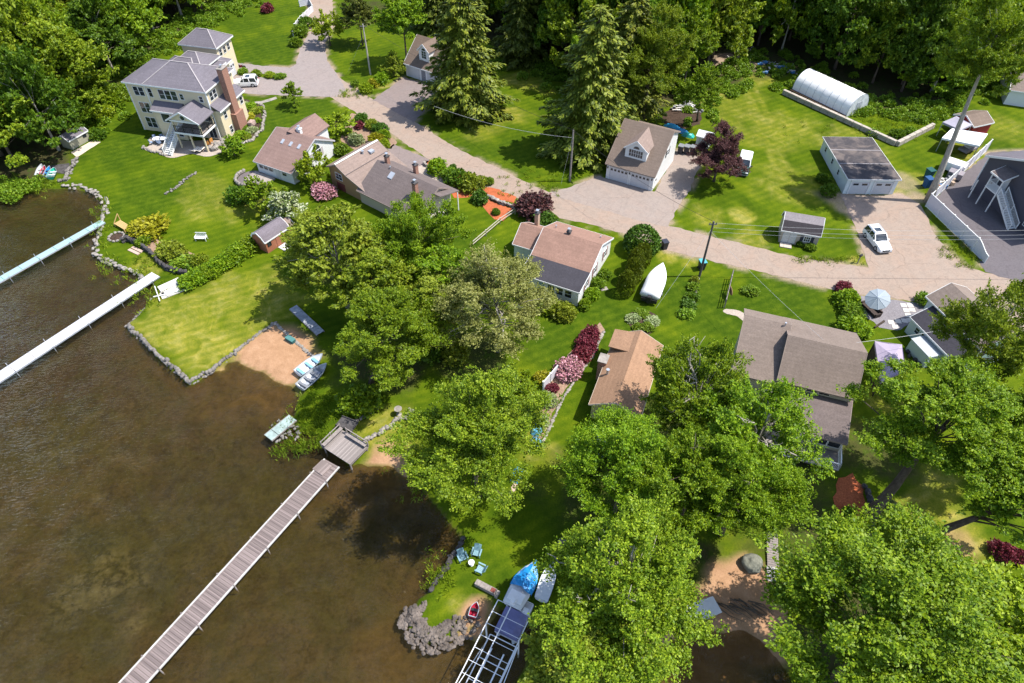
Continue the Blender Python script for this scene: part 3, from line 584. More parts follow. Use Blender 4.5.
tree('airy2',MT,'pale yellowish budding tree in front of the black and brown saltbox roof',497,300,8,6.0,5.0,bark=BARKPALE,bare=12,every=2)
tree('med3',MT,'small bright green tree behind the big tree that overhangs the lake',508,400,6,3.3,3.4)
tree('airy1',MT,'bright tree with bare pale twigs right of the orange roofed cottage',700,392,9,5.0,4.6,bark=BARKPALE,bare=14,every=2,leaf='bright')
tree('big1',MT,'bright green tree standing on the lake side of the stepped house by the boardwalk',745,482,9,4.6,4.2,leaf='bright',bare=5,rot=3.3)
tree('airy1',MT,'thin twiggy tree reaching over the lower brown roof of the stepped house',760,434,9.5,5.4,4.2,bark=BARKPALE,bare=14,every=2,leaf='bright',rot=2.1)
tree('big3',MT,'feathery bright green tree in front of the gable of the orange roofed cottage',624,468,8.5,5.2,4.6,every=2)
tree('big2',MT,'bright green tree in the gap between the boardwalk and the feathery tree',694,482,8.5,4.9,4.6,leaf='bright',rot=1.1,bare=5)
tree('big1',MT,'broad pale green tree beside the covered boats in the slip',628,592,10,6.2,5.2,leaf='mid',rot=2.0,bark=BARKPALE,bare=8)
tree('med1',MT,'low olive-green tree at the bottom edge right of the boat lift frame',592,668,7,4.2,4,leaf='olive')
tree('big2',MT,'huge spreading maple whose grey leaning trunk rises beside the orange mulch',950,420,11,6.3,4.4,base=(868,517),every=2,r0=.55,rot=.4,leaf='bright')
tree('airy1',MT,'open light green tree with visible limbs over the pale green cottage',996,336,11,4.7,5.0,bark=BARKPALE,every=2,r0=.35,leaf='mid')
tree('med2',MT,'dark green tree at the right edge on the long brown leaning trunk',1030,500,9,3.8,3.4,base=(925,536),r0=.42,leaf='bright')
tree('big3',MT,'great bright green tree filling the bottom right corner',892,624,11,8.2,5.2,every=3,leaf='bright',rot=2.6)
tree('med1',MT,'yellowish green tree in the bottom right corner beside the great bright one',1010,640,9,5.4,4.4,leaf='yellow')
tree('big2',MT,'green tree at the right edge behind the spreading maple',1030,425,9,4.4,4.2,leaf='bright',rot=4)
tree('big1','purple_tree','dark purple-leaved tree beside the white dormered garage',720,156,4.3,4.1,3.8,leaf='purple',every=3)
tree('big1',MT,'very tall yellow-green tree on a long bare leaning trunk at the top right',988,52,21,5.4,6.4,base=(928,202),r0=.5,every=4,leaf='bright',rot=3,fork=.72,bark=BARKPALE)
tree('small2','small_tree','small round green lawn tree with a neat shadow beside the forked driveway',292,93,2.5,1.7,1.9,every=2)
tree('small2','small_tree','small bushy tree at the right corner of the big cream house',232,146,1.7,1.75,1.8,every=3)
tree('small3','small_tree','layered yellow-green tree above the white gabled cottage',336,123,2.2,2.5,1.9,every=2)
tree('small3','small_tree','golden green ornamental tree over the top bend of the road',327,27,3.6,3.1,2.7,every=2,leaf='yellow')
tree('small1','small_tree','rounded green tree in front of the white gabled cottage\'s terrace',262,197,2.6,2.7,2.4,every=3,leaf='bright')
tree('small1','small_tree','cream flowering tree behind the red wooden shed',287,208,2.5,2.6,2.2,every=3,leaf='white')
tree('med1',MT,'leafy tree rising behind the garage half hidden by the spruce',402,16,9,4.4,4.8,leaf='bright')
tree('med2',MT,'dark leafy tree across the lawn from the leaning utility pole',358,14,6,3.4,3.8,leaf='dspruce')
tree('small1','small_tree','reddish green bushy tree left of the garage half hidden by the spruce',393,66,2,2.0,2.0,every=3,leaf='olive')
tree('med3',MT,'leafy tree at the far edge of the bare soil yard behind the dormered garage',700,90,7,3.4,4.2,leaf='bright',base=(697,121))
tree('small3','small_tree','golden-green conifer-like tree between the white cottage and the tan gable',310,168,2.9,2.3,3.0,leaf='yellow',every=2)
spruce(0,'tall shaggy spruce beside the half hidden white garage',(466,112),1.3,1.1)
spruce(0,'huge spruce directly behind the utility pole and left of the dormered garage',(588,150),1.3,1.12)
spruce(0,'second tall spruce rising just behind the dormered garage',(622,116),1.15,1.0)
tree('big1',MT,'broad yellow-green tree towering behind the dormered garage',652,58,11,5.6,6.5,leaf='mid',rot=1.0)
tree('med3',MT,'bright green tree between the bare soil yard and the wood',692,40,9,4.4,5,leaf='bright')
spruce(1,'dark spruce behind the lawn right of the shaggy spruce',(522,60),1.3)
spruce(1,'dark spruce close behind the half hidden garage',(436,28),1.2)
# ---- the woods --------------------------------------------------------------
def in_poly(x,y,pl):
    r=False; n=len(pl)
    for i in range(n):
        (x0,y0),(x1,y1)=pl[i],pl[(i+1)%n]
        if (y0>y)!=(y1>y) and x<(x1-x0)*(y-y0)/(y1-y0)+x0: r=not r
    return r
def wood(px,step,group,labels,seed,umin=-70,umax=1090,vmin=-28):
    pl=[tuple(P(u,v)[:2]) for u,v in px]; rnd=random.Random(seed); xs=[p[0] for p in pl]; ys=[p[1] for p in pl]; n=0; y=min(ys); row=0
    kinds=[('med1','mid'),('med2','deep'),('med3','bright'),('med4','olive'),('med2','bright'),('med4','mid'),('med3','olive')] if seed==3 else [('med1','mid'),('med2','deep'),('med3','bright'),('med4','deep'),('med2','bright'),('med1','bright'),('med3','mid')]
    protos={}
    while y<max(ys):
        x=min(xs)+(row%2)*step/2
        while x<max(xs):
            a=x+rnd.uniform(-.32,.32)*step; b=y+rnd.uniform(-.32,.32)*step; x+=step
            if not in_poly(a,b,pl): continue
            dz=-CH; fw=b*_c+CH*_s; u=512+FPX*a/fw; v=341.5+FPX*(-b*_s+CH*_c)/fw
            if u<umin or u>umax or v<vmin: continue
            k=rnd.randrange(len(kinds)); tk,lf=kinds[k]; key=k
            s=rnd.uniform(.8,1.25); hs=rnd.uniform(.8,1.3)
            if key not in protos:
                me,tips,kR,kH=CR[tk]; R=5.2
                root=thing('woodland_tree',labels[lf],'tree',(a,b,0),0,group); cr=bpy.data.objects.new('crown',me); COL.objects.link(cr); cr.parent=root
                hc=8.2; cr.location=(0,0,hc); cr.scale=(R/kR,R/kR,1.45*R/kR); set_mat(cr,LEAF[lf])
                mb=MB(); bough_tree(mb,rnd,(0,0,-.1),(0,0,hc+2),.26,[Vector(q)*R/kR for q in tips],Vector((0,0,hc)),.02,5,n=5); mb.build('trunk',[BARK,BARKPALE,BARKDARK][k%3],root,smooth=True)
                root.scale=(s,s,hs); root.rotation_euler=(0,0,rnd.uniform(0,6)); protos[key]=root
            else: dup(protos[key],(a,b,0),rnd.uniform(0,6.28),labels[lf],group,(s,s,hs))
            n+=1
        y+=step*.87; row+=1
    return n
def wl(place): return {'mid':'yellow-green leafy tree '+place,'deep':'dark green leafy tree '+place,'bright':'fresh bright green tree '+place,'olive':'dull olive tree '+place}
n1_=wood([(-160,165),(0,192),(38,181),(58,170),(64,148),(86,118),(110,95),(119,66),(160,40),(205,13),(245,3),(262,-34),(-330,-34)],6.7,'trees of the dense wood at the top left',wl('in the wood at the top left by the cove'),3)
n2_=wood([(430,-40),(446,14),(470,38),(520,52),(560,66),(600,102),(650,104),(690,94),(732,72),(752,55),(800,57),(884,95),(922,112),(945,92),(1000,52),(1100,30),(1100,-40)],6.6,'trees of the wood along the top edge',wl('in the wood along the top edge behind the greenhouse'),4)
print('wood trees',n1_,n2_)
# ---- shrubs -----------------------------------------------------------------
for i,(u,v,r) in enumerate([(188,281,1.3),(197,277,1.3),(206,272,1.4),(214,267,1.4),(222,262,1.4),(230,257,1.5),(239,251,1.5),(247,245,1.4),(254,238,1.2)]):
    shrub('round',['hedge bush at the lake end of the hedge between two lawns','round bush in the hedge between the two lakeside lawns','hedge bush nearest the red wooden shed'][0 if i==0 else 2 if i==8 else 1],u,v,r,1.5,'bright','hedge bushes between two lawns',name='hedge_bush',cat='hedge bush')
shrub('loose','golden yellow shrub beside the fire pit',145,228,2.2,1.9,'gold')
shrub('round','small round green bush just below the golden yellow shrub',144,240,1.0,1.2,'bright')
shrub('round','big dark brownish-green bush above the lakeside wall',171,250,1.9,1.9,'olive')
shrub('loose','light green bush between the dark bush and a round bush at the hedge end',183,262,1.7,1.2,'bush')
shrub('round','round bush at the hedge end nearest the white garden bench',199,261,1.3,1.5,'mid')
shrub('fine','huge clipped dome of an evergreen at the roadside',642,240,2.4,3.6,'box',name='clipped_evergreen')
for i,(u,v,h) in enumerate([(643,256,3.6),(636,262,3.8),(633,272,3.8),(627,284,3.6)]):
    shrub('column',['column evergreen touching the huge clipped dome','second column evergreen from the clipped dome','third column evergreen from the clipped dome','column evergreen farthest from the clipped dome in its row'][i],u,v,1.15,h,'yew','row of column evergreens',name='column_evergreen')
shrub('round','dark purple shrub at the road corner of the saltbox house',532,206,2.5,2.6,'purple',name='purple_shrub')
shrub('round','round green bush between the purple shrub and the saltbox roof',545,220,1.6,1.9,'box')
shrub('round','round olive bush at the front corner of the saltbox house',563,311,1.5,1.7,'olive')
shrub('loose','yellow-green bush left of the olive bush at the saltbox porch',551,304,1.3,1.4,'yellow')
for i,(u,v,r) in enumerate([(590,334,1.15),(586,344,1.25),(582,354,1.1)]):
    shrub('round',['topmost of the three dark red shrubs beside the orange roofed cottage','middle one of the three dark red shrubs beside the orange roofed cottage','lowest of the three dark red shrubs beside the orange roofed cottage'][i],u,v,r,1.5,'red','row of dark red shrubs',name='red_shrub')
shrub('flower','large pink rhododendron at the end of the white fence panel',568,369,1.5,1.7,'pink',name='rhododendron')
shrub('flower','pale pink rhododendron below the white gabled cottage',325,191,1.7,1.8,'pink',name='rhododendron')
shrub('round','small dark red bush below the white fence panel',553,388,.7,.8,'red')
shrub('loose','pale striped hosta clump in the long earth border',549,400,1.0,.8,'hosta',name='hosta')
shrub('loose','smaller pale hosta lower in the long earth border',541,419,.8,.7,'hosta',name='hosta')
shrub('loose','yellow bush on the lawn side of the white fence panel',541,377,.8,.9,'gold')
shrub('round','dark purple bush at the road end of the bush row by the parasol',844,287,1.0,1.1,'red')
shrub('round','bright round bush just below the dark purple bush near the parasol',848,299,1.5,1.7,'bright')
shrub('round','middle olive-green bush of the row left of the parasol',853,314,1.4,1.5,'bush')
shrub('round','lowest and largest bush of the row left of the parasol',855,327,1.7,1.7,'bright')
shrub('round','low round green bush alone on the lawn above the curved path',751,290,1.0,.8,'bush')
for i,(u,v,r,l) in enumerate([(694,286,.7,'bush'),(691,296,.8,'deep'),(689,305,.8,'box'),(688,313,.9,'bush'),(695,279,.5,'olive')]):
    shrub('loose',['leafy clump in the stone edged strip below the utility pole','dark leafy clump midway down the stone edged strip','dark rounded clump low in the stone edged strip','lowest clump in the stone edged strip','dull small clump closest to the teal bin by the pole'][i],u,v,r,.8,l)
for i,(u,v,r,l,t) in enumerate([(632,318,.8,'hosta','silvery plant at the left of the dark round flower bed'),(643,314,.7,'bush','green plant at the top of the dark round flower bed'),(653,320,.8,'hosta','silvery plant at the right of the dark round flower bed'),(647,326,.7,'bush','green plant at the bottom of the dark round flower bed'),(637,327,.6,'bush','small green plant low left in the dark round flower bed')]): shrub('loose',t,u,v,r,.6,l,name='flower_clump',cat='plant')
for i,(u,v,r,l,t) in enumerate([(361,118,1.1,'box','clipped dome bush nearest the road in the cottage shrub bed'),(359,125,.8,'red','dark red bush below the clipped dome bush in the cottage shrub bed'),(371,125,1.1,'olive','bronze bush in the middle of the cottage shrub bed'),(380,128,1.2,'box','dark round bush right of the bronze bush in the cottage shrub bed'),(383,135,1.1,'bright','green round bush below the dark round bush in the cottage shrub bed'),(375,139,1.2,'gold','golden bush behind the brown ridge roof'),(384,143,.9,'yellow','yellow-green bush beside the worn brown driveway'),(356,139,1.2,'hosta','grey-green low bush in the cottage shrub bed'),(341,149,1.2,'bush','yellow-green bush at the white cottage gable'),(347,131,.8,'bush','small loose bush next to the layered tree')]): shrub('round',t,u,v,r,None,l)
for i,(u,v,r,l,t) in enumerate([(437,167,1.5,'bright','bright rounded bush at the upper end of the orange mulch bed'),(449,173,1.2,'bush','low bush second along the orange mulch bed'),(459,178,1.9,'deep','tall dark bush in the middle of the orange mulch bed'),(472,183,1.7,'olive','reddish-green bush at the lower end of the orange mulch bed'),(489,181,.8,'bush','little round tree bush where the orange strip begins'),(453,167,.6,'box','tiny dark ball bush at the road edge of the orange bed'),(480,197,1.2,'box','blue-green bush at the end of the low stone wall'),(496,212,.6,'deep','small dark bush alone in the lower orange mulch')]): shrub('round',t,u,v,r,None,l)
rnd=random.Random(5)
for i,(u,v) in enumerate([(236,108),(243,104),(250,105),(256,110),(240,114),(248,116),(257,120),(236,122),(244,127),(252,129),(240,134),(247,137)]):
    shrub('loose','low rock garden plant right of the big cream house',u,v,rnd.uniform(.6,1.1),.7,['bush','hosta','bright','red','olive','gold'][i%6] if i in(5,7) else ['bush','hosta','bright','olive'][i%4],'rock garden plants',name='rock_garden_plant',cat='plant')
for i,(u,v,t,l) in enumerate([(243,71,'low shrub nearest the house between the two arms of the forked driveway','bush'),(256,73,'middle low shrub between the two arms of the forked driveway','bright'),(270,75,'bright low shrub between the two arms of the forked driveway','yellow'),(280,76,'outermost low shrub between the two arms of the forked driveway','bush')]): shrub('round',t,u,v,1.0,.9,l)
for i,(u,v,r,l,t) in enumerate([(267,8,1.3,'red','dark red round bush at the far end of the upper lawn'),(299,31,1.6,'bush','bush beside the white wavy fence nearest the road'),(306,22,1.5,'deep','dark bush inside the white wavy fence'),(296,42,1.2,'bush','low bush where the white wavy fence ends'),(365,88,1.2,'yellow','yellow-green bush at the corner of the dark driveway'),(381,78,1.4,'bright','bright bush left of the dark driveway'),(373,83,1.0,'gold','golden low bush at the corner of the dark driveway'),(355,83,.8,'bush','small bush at the foot of the leaning utility pole'),(897,134,1.2,'deep','dark bush inside the corner of the pale block wall'),(910,131,.9,'bush','small bush along the short arm of the pale block wall'),(830,190,1.2,'deep','dark bush at the side wall of the flat roofed garage'),(824,178,1.0,'deep','smaller dark bush further back along the flat roofed garage'),(605,274,.8,'bush','low bush along the lit side wall of the saltbox house'),(599,283,.9,'bush','second low bush along the lit side wall of the saltbox house'),(592,294,1.0,'bright','third low bush along the lit side wall of the saltbox house'),(585,304,.8,'bright','low bush at the porch end of the saltbox side wall'),(800,243,.6,'deep','small bush left of the window under the beige shed'),(811,247,.7,'bush','small bush under the window of the beige shed'),(836,526,.8,'deep','dark low plant in the shaded orange mulch'),(848,512,.6,'bush','small plant in the middle of the shaded orange mulch'),(893,508,.7,'hosta','pale hosta beside the grey leaning trunk'),(1003,551,1.0,'red','crimson flowering bush near the right edge'),(1018,556,.8,'red','crimson flowering bush at the right edge'),(560,158,.8,'bush','tuft of green at the foot of the middle utility pole'),(110,100,2.0,'bright','bushy growth at the left front corner of the big cream house'),(104,112,1.6,'yellow','yellow-green bush below the bushy growth left of the big cream house'),(118,92,1.8,'bush','bush against the left wall of the big cream house'),(97,134,1.2,'deep','dark bush behind the small grey shed'),(240,195,1.7,'deep','dark bush left of the terrace of the white gabled cottage'),(432,345,2.0,'deep','dark bush in the shade right of the beach tree'),(455,352,1.6,'olive','olive bush under the pale budding tree'),(925,300,1.0,'bush','bush by the pale green cottage at the road')]): shrub('round',t,u,v,r,None,l)
shrub('round','big rounded bright green bush between the beached boats and the wooden deck',360,401,2.1,2.3,'bright')
# reeds and shore plants
def reeds():
    rs=np.random.RandomState(8); C=[];A=[]
    for k in range(120):
        u,v=rs.uniform(276,330),rs.uniform(420,466)
        if v<462-(u-276)*.25-14 and rs.rand()<.5 or v>447+(330-u)*.25: continue
        p=P(u,v,-.4)
        for j in range(26): C.append((p.x+rs.randn()*.28,p.y+rs.randn()*.28,rs.uniform(-.35,.25))); A.append((rs.randn()*.45,rs.randn()*.45,1))
    C=np.array(C);A=np.array(A); return leaf_mesh('reeds',C,A,unit(rs.randn(len(C),3)),rs.uniform(.4,.8,len(C)),.07,LEAF['bush'])
o=bpy.data.objects.new('reeds',reeds()); COL.objects.link(o); tag(o,'clumps of green reeds standing in the shallow water left of the wooden deck','reeds',None,'stuff')
def tufts():
    """coarse tall grass and weeds along edges"""
    rs=np.random.RandomState(18); C=[];A=[]
    for (u0,v0,u1,v1,n,w) in [(103,200,97,250,40,.6),(100,255,155,285,60,.7),(140,300,165,290,30,1.),(785,95,895,144,50,.5),(330,397,300,412,30,1.),(305,418,330,425,60,1.2),(450,560,430,590,40,.6),(870,128,925,120,70,2.),(890,138,900,125,40,2.),(0,190,60,178,60,.8),(395,450,440,500,30,.6),(560,196,498,170,40,.4),(860,262,800,258,40,.3),(940,240,975,268,60,.7),(340,90,368,98,40,.6)]:
        for k in range(n):
            p=P(u0+(u1-u0)*rs.rand(),v0+(v1-v0)*rs.rand())
            x,y=p.x+rs.randn()*w,p.y+rs.randn()*w
            for j in range(14): C.append((x+rs.randn()*.2,y+rs.randn()*.2,rs.uniform(.05,.3))); A.append((rs.randn()*.6,rs.randn()*.6,1))
    C=np.array(C); return leaf_mesh('tall_grass',C,np.array(A),unit(rs.randn(len(C),3)),rs.uniform(.3,.6,len(C)),.07,LEAF['mid'])
o=bpy.data.objects.new('tall_grass',tufts()); COL.objects.link(o); tag(o,'rough tall grass along walls, shore and road edges','grass',None,'stuff')

def undergrowth():
    """low leafy growth along the skirts of the woods"""
    rs=np.random.RandomState(77); C=[];A=[]
    for line,n,w in [([(0,194),(22,190),(30,186)],40,1.0),([(80,128),(88,118),(112,96),(121,66),(162,41),(207,14),(250,4)],300,3.4),([(432,5),(448,22),(475,48),(520,60),(562,76),(585,108)],140,2.4),([(690,108),(735,74),(752,62),(800,70),(868,106),(925,116),(948,94),(1000,55)],300,3.0)]:
        pts=[P(u,v) for u,v in line]; L=[(b-a).length for a,b in zip(pts,pts[1:])]; tot=sum(L)
        for k in range(n):
            s=rs.rand()*tot; i=0
            while s>L[i]: s-=L[i]; i+=1
            q=pts[i].lerp(pts[i+1],s/L[i]); x,y=q.x+rs.randn()*w,q.y+rs.randn()*w; r=rs.uniform(.5,1.4); m=int(230*r)
            d=unit(rs.randn(m,3)); d[:,2]=abs(d[:,2]); C.append(d*r*rs.uniform(.6,1,(m,1))*np.array([1,1,.9])+np.array([x,y,0])); A.append(d+rs.randn(m,3)*.6)
    C=np.concatenate(C);A=np.concatenate(A); return leaf_mesh('undergrowth',C,A,unit(rs.randn(len(C),3)*.5+np.array([0,0,.7])),rs.uniform(.25,.45,len(C)),.2,LEAF['bush'])
o=bpy.data.objects.new('undergrowth',undergrowth()); COL.objects.link(o); tag(o,'tangled leafy undergrowth along the skirts of the woods','undergrowth',None,'stuff')
# ---------------------------------------------------------------- house kit
def off_poly(prof,d):
    return [(y,z-d) for y,z in prof]
def gable(root,prof,W,wall,roof,oe=.35,orr=.3,t=.14,trim=TRIM,roofs=None,x0=0,base=0.0,wall_name='wall',roof_name='roof',fascia=True):
    """body whose cross-section (y,z) runs from front eave to back eave, extruded W along x; every roof pitch is a slab"""
    mb=MB(); pr=[(prof[0][0],base)]+[(y,z-t-.01) for y,z in prof]+[(prof[-1][0],base)]
    mb.ext([(x0,y,z) for y,z in pr],(W,0,0)); wl_=mb.build(wall_name,wall,root)
    n=len(prof)-1; fa=MB(); out=[]
    for i in range(n):
        (ya,za),(yb,zb)=prof[i],prof[i+1]; L=math.hypot(yb-ya,zb-za); dy,dz=(yb-ya)/L,(zb-za)/L
        if i==0: ya,za=ya-dy*oe,za-dz*oe
        if i==n-1: yb,zb=yb+dy*oe,zb+dz*oe
        nz=Vector((0,-dz,dy)); nz=nz if nz.z>0 else -nz
        e=.004*i
        q=[Vector((x0-orr,ya,za+e)),Vector((x0+W+orr,ya,za+e)),Vector((x0+W+orr,yb,zb+e)),Vector((x0-orr,yb,zb+e))]
        mb=MB(); mb.hexa([p-nz*t for p in q],q)
        r=mb.build(roof_name,(roofs or [roof]*n)[i],root); out.append(r)
        if fascia:
            for x in (x0-orr-.02,x0+W+orr+.02): fa.bar((x,ya,za-.1),(x,yb,zb-.1),.05,.2,(0,-dz,dy))
            if i==0: fa.bar((x0-orr,ya-.02,za-.1),(x0+W+orr,ya-.02,za-.1),.05,.18)
            if i==n-1: fa.bar((x0-orr,yb+.02,zb-.1),(x0+W+orr,yb+.02,zb-.1),.05,.18)
    if fascia: fa.build('fascia',trim,root)
    return wl_,out
def window(root,p,u,w,h,nrm,cols=2,rows=2,frame=TRIM,shut=None,arch=False,name='window'):
    """window standing proud of a wall: p bottom left, u along the wall, nrm outward"""
    p=Vector(p); u=Vector(u).normalized(); n=Vector(nrm).normalized(); z=n.cross(u); z=z if z.z>0 else -z
    f=MB(); B=lambda a,b,c,d,t0,t1: f.hexa([p+u*q+z*r+n*t0 for q,r in ((a,c),(b,c),(b,d),(a,d))],[p+u*q+z*r+n*t1 for q,r in ((a,c),(b,c),(b,d),(a,d))])
    k=.07
    B(-k,w+k,-k,0,.003,.06); B(-k,w+k,h,h+k,.003,.06); B(-k,0,0,h,.003,.058); B(w,w+k,0,h,.003,.058)
    for i in range(1,cols): B(w*i/cols-.02,w*i/cols+.02,0,h,.022,.05)
    for i in range(1,rows): B(0,w,h*i/rows-.016,h*i/rows+.016,.022,.046)
    if arch:
        a=[p+u*(w/2-(w/2+k)*math.cos(t))+z*(h+k+(w/2)*math.sin(t)) for t in [math.pi*i/10 for i in range(11)]]
        f.hexa([q+n*.003 for q in a],[q+n*.03 for q in a])
    o=f.build(name,frame,root)
    g=MB(); q=[(0,0),(w,0),(w,h),(0,h)]; g.hexa([p+u*a+z*b+n*.004 for a,b in q],[p+u*a+z*b+n*.02 for a,b in q])
    if arch:
        a=[p+u*(w/2-(w/2-.05)*math.cos(t))+z*(h+k+.04+(w/2-.08)*math.sin(t)) for t in [math.pi*i/10 for i in range(11)]]
        g.hexa([q+n*.031 for q in a],[q+n*.045 for q in a])
    g.build('pane',MATS['glass'],o)
    if shut:
        s=MB()
        for a in (-k-.42,w+k+.02): s.hexa([p+u*q+z*r+n*.003 for q,r in ((a,-k),(a+.4,-k),(a+.4,h+k),(a,h+k))],[p+u*q+z*r+n*.04 for q,r in ((a,-k),(a+.4,-k),(a+.4,h+k),(a,h+k))])
        s.build('shutter',shut,o)
    return o
def panel(root,name,p,u,w,h,nrm,mat,t=.05,grooves=0,win=0):
    p=Vector(p); u=Vector(u).normalized(); n=Vector(nrm).normalized(); z=Vector((0,0,1)); mb=MB()
    B=lambda m,a,b,c,d,t0,t1: m.hexa([p+u*q+z*r+n*t0 for q,r in ((a,c),(b,c),(b,d),(a,d))],[p+u*q+z*r+n*t1 for q,r in ((a,c),(b,c),(b,d),(a,d))])
    if grooves:
        for i in range(grooves): B(mb,0,w,h*i/grooves+(.012 if i else 0),h*(i+1)/grooves,.004,t)
    else: B(mb,0,w,0,h,.004,t)
    o=mb.build(name,mat,root)
    if win:
        g=MB(); c=w/win
        for i in range(win): B(g,c*i+c*.2,c*(i+1)-c*.2,h*.72,h*.88,t+.002,t+.012)
        g.build('door_window',MATS['glass'],o)
    return o
def chimney(root,x,y,z0,z1,w,d,mat,cap=STONED,name='chimney'):
    o=MB().box((x,y,(z0+z1)/2),(w,d,z1-z0)).build(name,mat,root)
    MB().box((x,y,z1+.05),(w+.14,d+.14,.1)).build('cap',cap,o)
    MB().cyl((x,y,z1+.101),.11,.32,10).box((x,y,z1+.47),(.4,.4,.05)).build('flue',ALU,o); return o
def vent(root,x,y,z,h=.5,r=.07,mat=ALU):
    MB().cyl((x,y,z),r,h,10).cyl((x,y,z+h+.001),r*1.5,.06,10).build('roof_vent',mat,root)
def hip(root,c,z,r,zr,roof,t=.16,trim=TRIM):
    """hipped roof over four eave corners c with ridge ends r"""
    E=[Vector((x,y,z)) for x,y in c]; Q=[Vector((x,y,zr)) for x,y in r]; mb=MB()
    mb.poly([E[0],E[1],Q[1],Q[0]]); mb.poly([E[1],E[2],Q[1]]); mb.poly([E[2],E[3],Q[0],Q[1]]); mb.poly([E[3],E[0],Q[0]]); mb.poly(E[::-1])
    o=mb.build('roof',roof,root); f=MB()
    for a,b in zip(E,E[1:]+E[:1]): f.bar(a-Vector((0,0,.13)),b-Vector((0,0,.13)),.06,.2)
    f.build('gutter',trim,o)
    s=MB(); [s.bar(a+Vector((0,0,.03)),b+Vector((0,0,.03)),.16,.05) for a,b in ((E[0],Q[0]),(E[1],Q[1]),(E[2],Q[1]),(E[3],Q[0]),(Q[0],Q[1]))]
    s.build('ridge_cap',MATS['ridge'],o); return o
mott('ridge',(.32,.29,.29),.15,6,.7,.9)
def railing(mb,pts,h=1.0,sp=.14,post=1.6,w=.05):
    for a,b in zip(pts,pts[1:]):
        a,b=Vector(a),Vector(b); L=(b-a).length; up=Vector((0,0,1))
        mb.bar(a+up*h,b+up*h,.09,.06); mb.bar(a+up*.1,b+up*.1,.05,.05)
        n=max(1,int(L/sp))
        for i in range(1,n): q=a.lerp(b,i/n); mb.bar(q+up*.1,q+up*h,.03)
        n=max(1,int(round(L/post)))
        for i in range(n+1): q=a.lerp(b,i/n); mb.bar(q,q+up*(h+.08),.11)
def stairs(mb,a,b,width,n,rail=True,railmb=None):
    """flight from a (top) to b (bottom)"""
    a,b=Vector(a),Vector(b); d=(b-a); hd=Vector((d.x,d.y,0)).normalized(); sd=Vector((-hd.y,hd.x,0))
    ang=math.atan2(hd.y,hd.x)
    for i in range(n):
        p=a.lerp(b,(i+.5)/n); mb.box(p,(Vector((d.x,d.y,0)).length/n+.03,width,.05),ang)
    for s in (-.5,.5): mb.bar(a+sd*width*s-Vector((0,0,.12)),b+sd*width*s-Vector((0,0,.12)),.06,.26)
    if rail:
        r=railmb or mb
        for s in (-.5,.5):
            o=sd*width*s; r.bar(a+o+Vector((0,0,.95)),b+o+Vector((0,0,.95)),.09,.07)
            for i in range(n*2): q=a.lerp(b,(i+.5)/(n*2))+o; r.bar(q,q+Vector((0,0,.92)),.035)
            for q in (a,b,a.lerp(b,.5)): r.bar(q+o-Vector((0,0,.2)),q+o+Vector((0,0,1.05)),.11)
SH_GREY=shingle('shingle_violet_grey',(.135,.122,.138)); SH_ROSE=shingle('shingle_rose_brown',(.205,.135,.115)); SH_TAN=shingle('shingle_tan_brown',(.22,.165,.14)); SH_DK=shingle('shingle_dark_brown',(.135,.108,.102))
SH_SALM=shingle('shingle_salmon',(.25,.15,.115)); SH_BLK=shingle('shingle_black',(.045,.042,.05)); SH_ORG=shingle('shingle_orange',(.265,.158,.098)); SH_BRN=shingle('shingle_weathered',(.165,.125,.10)); SH_MID=shingle('shingle_grey_brown',(.185,.145,.122)); SH_BARN=shingle('shingle_barn_brown',(.155,.115,.09))
W_CREAM=siding('cream_siding',(.62,.53,.36)); W_WHITE=siding('white_siding',(.68,.68,.67)); W_TAN=siding('tan_siding',(.30,.19,.10)); W_PALE=siding('pale_green_siding',(.52,.58,.53)); W_SLATE=siding('slate_siding',(.062,.062,.082)); W_BEIGE=siding('beige_siding',(.40,.345,.30)); W_CEDAR=siding('red_cedar_siding',(.33,.125,.07)); W_OLIVE=siding('olive_siding',(.36,.33,.15)); W_TAUPE=siding('taupe_siding',(.40,.36,.29)); W_RED=siding('barn_red_siding',(.30,.025,.03))
BRICK=brickm('red_brick',(.29,.155,.115)); DOORW=mott('white_door',(.5,.5,.51),.05,5,.7,.5)
DECKW=planks('pale_deck_boards',(.32,.275,.245),0,.16,.2)
BRTRIM=mott('brown_trim',(.24,.19,.16),.12)
X_,Y_,Z_=(1,0,0),(0,1,0),(0,0,1)
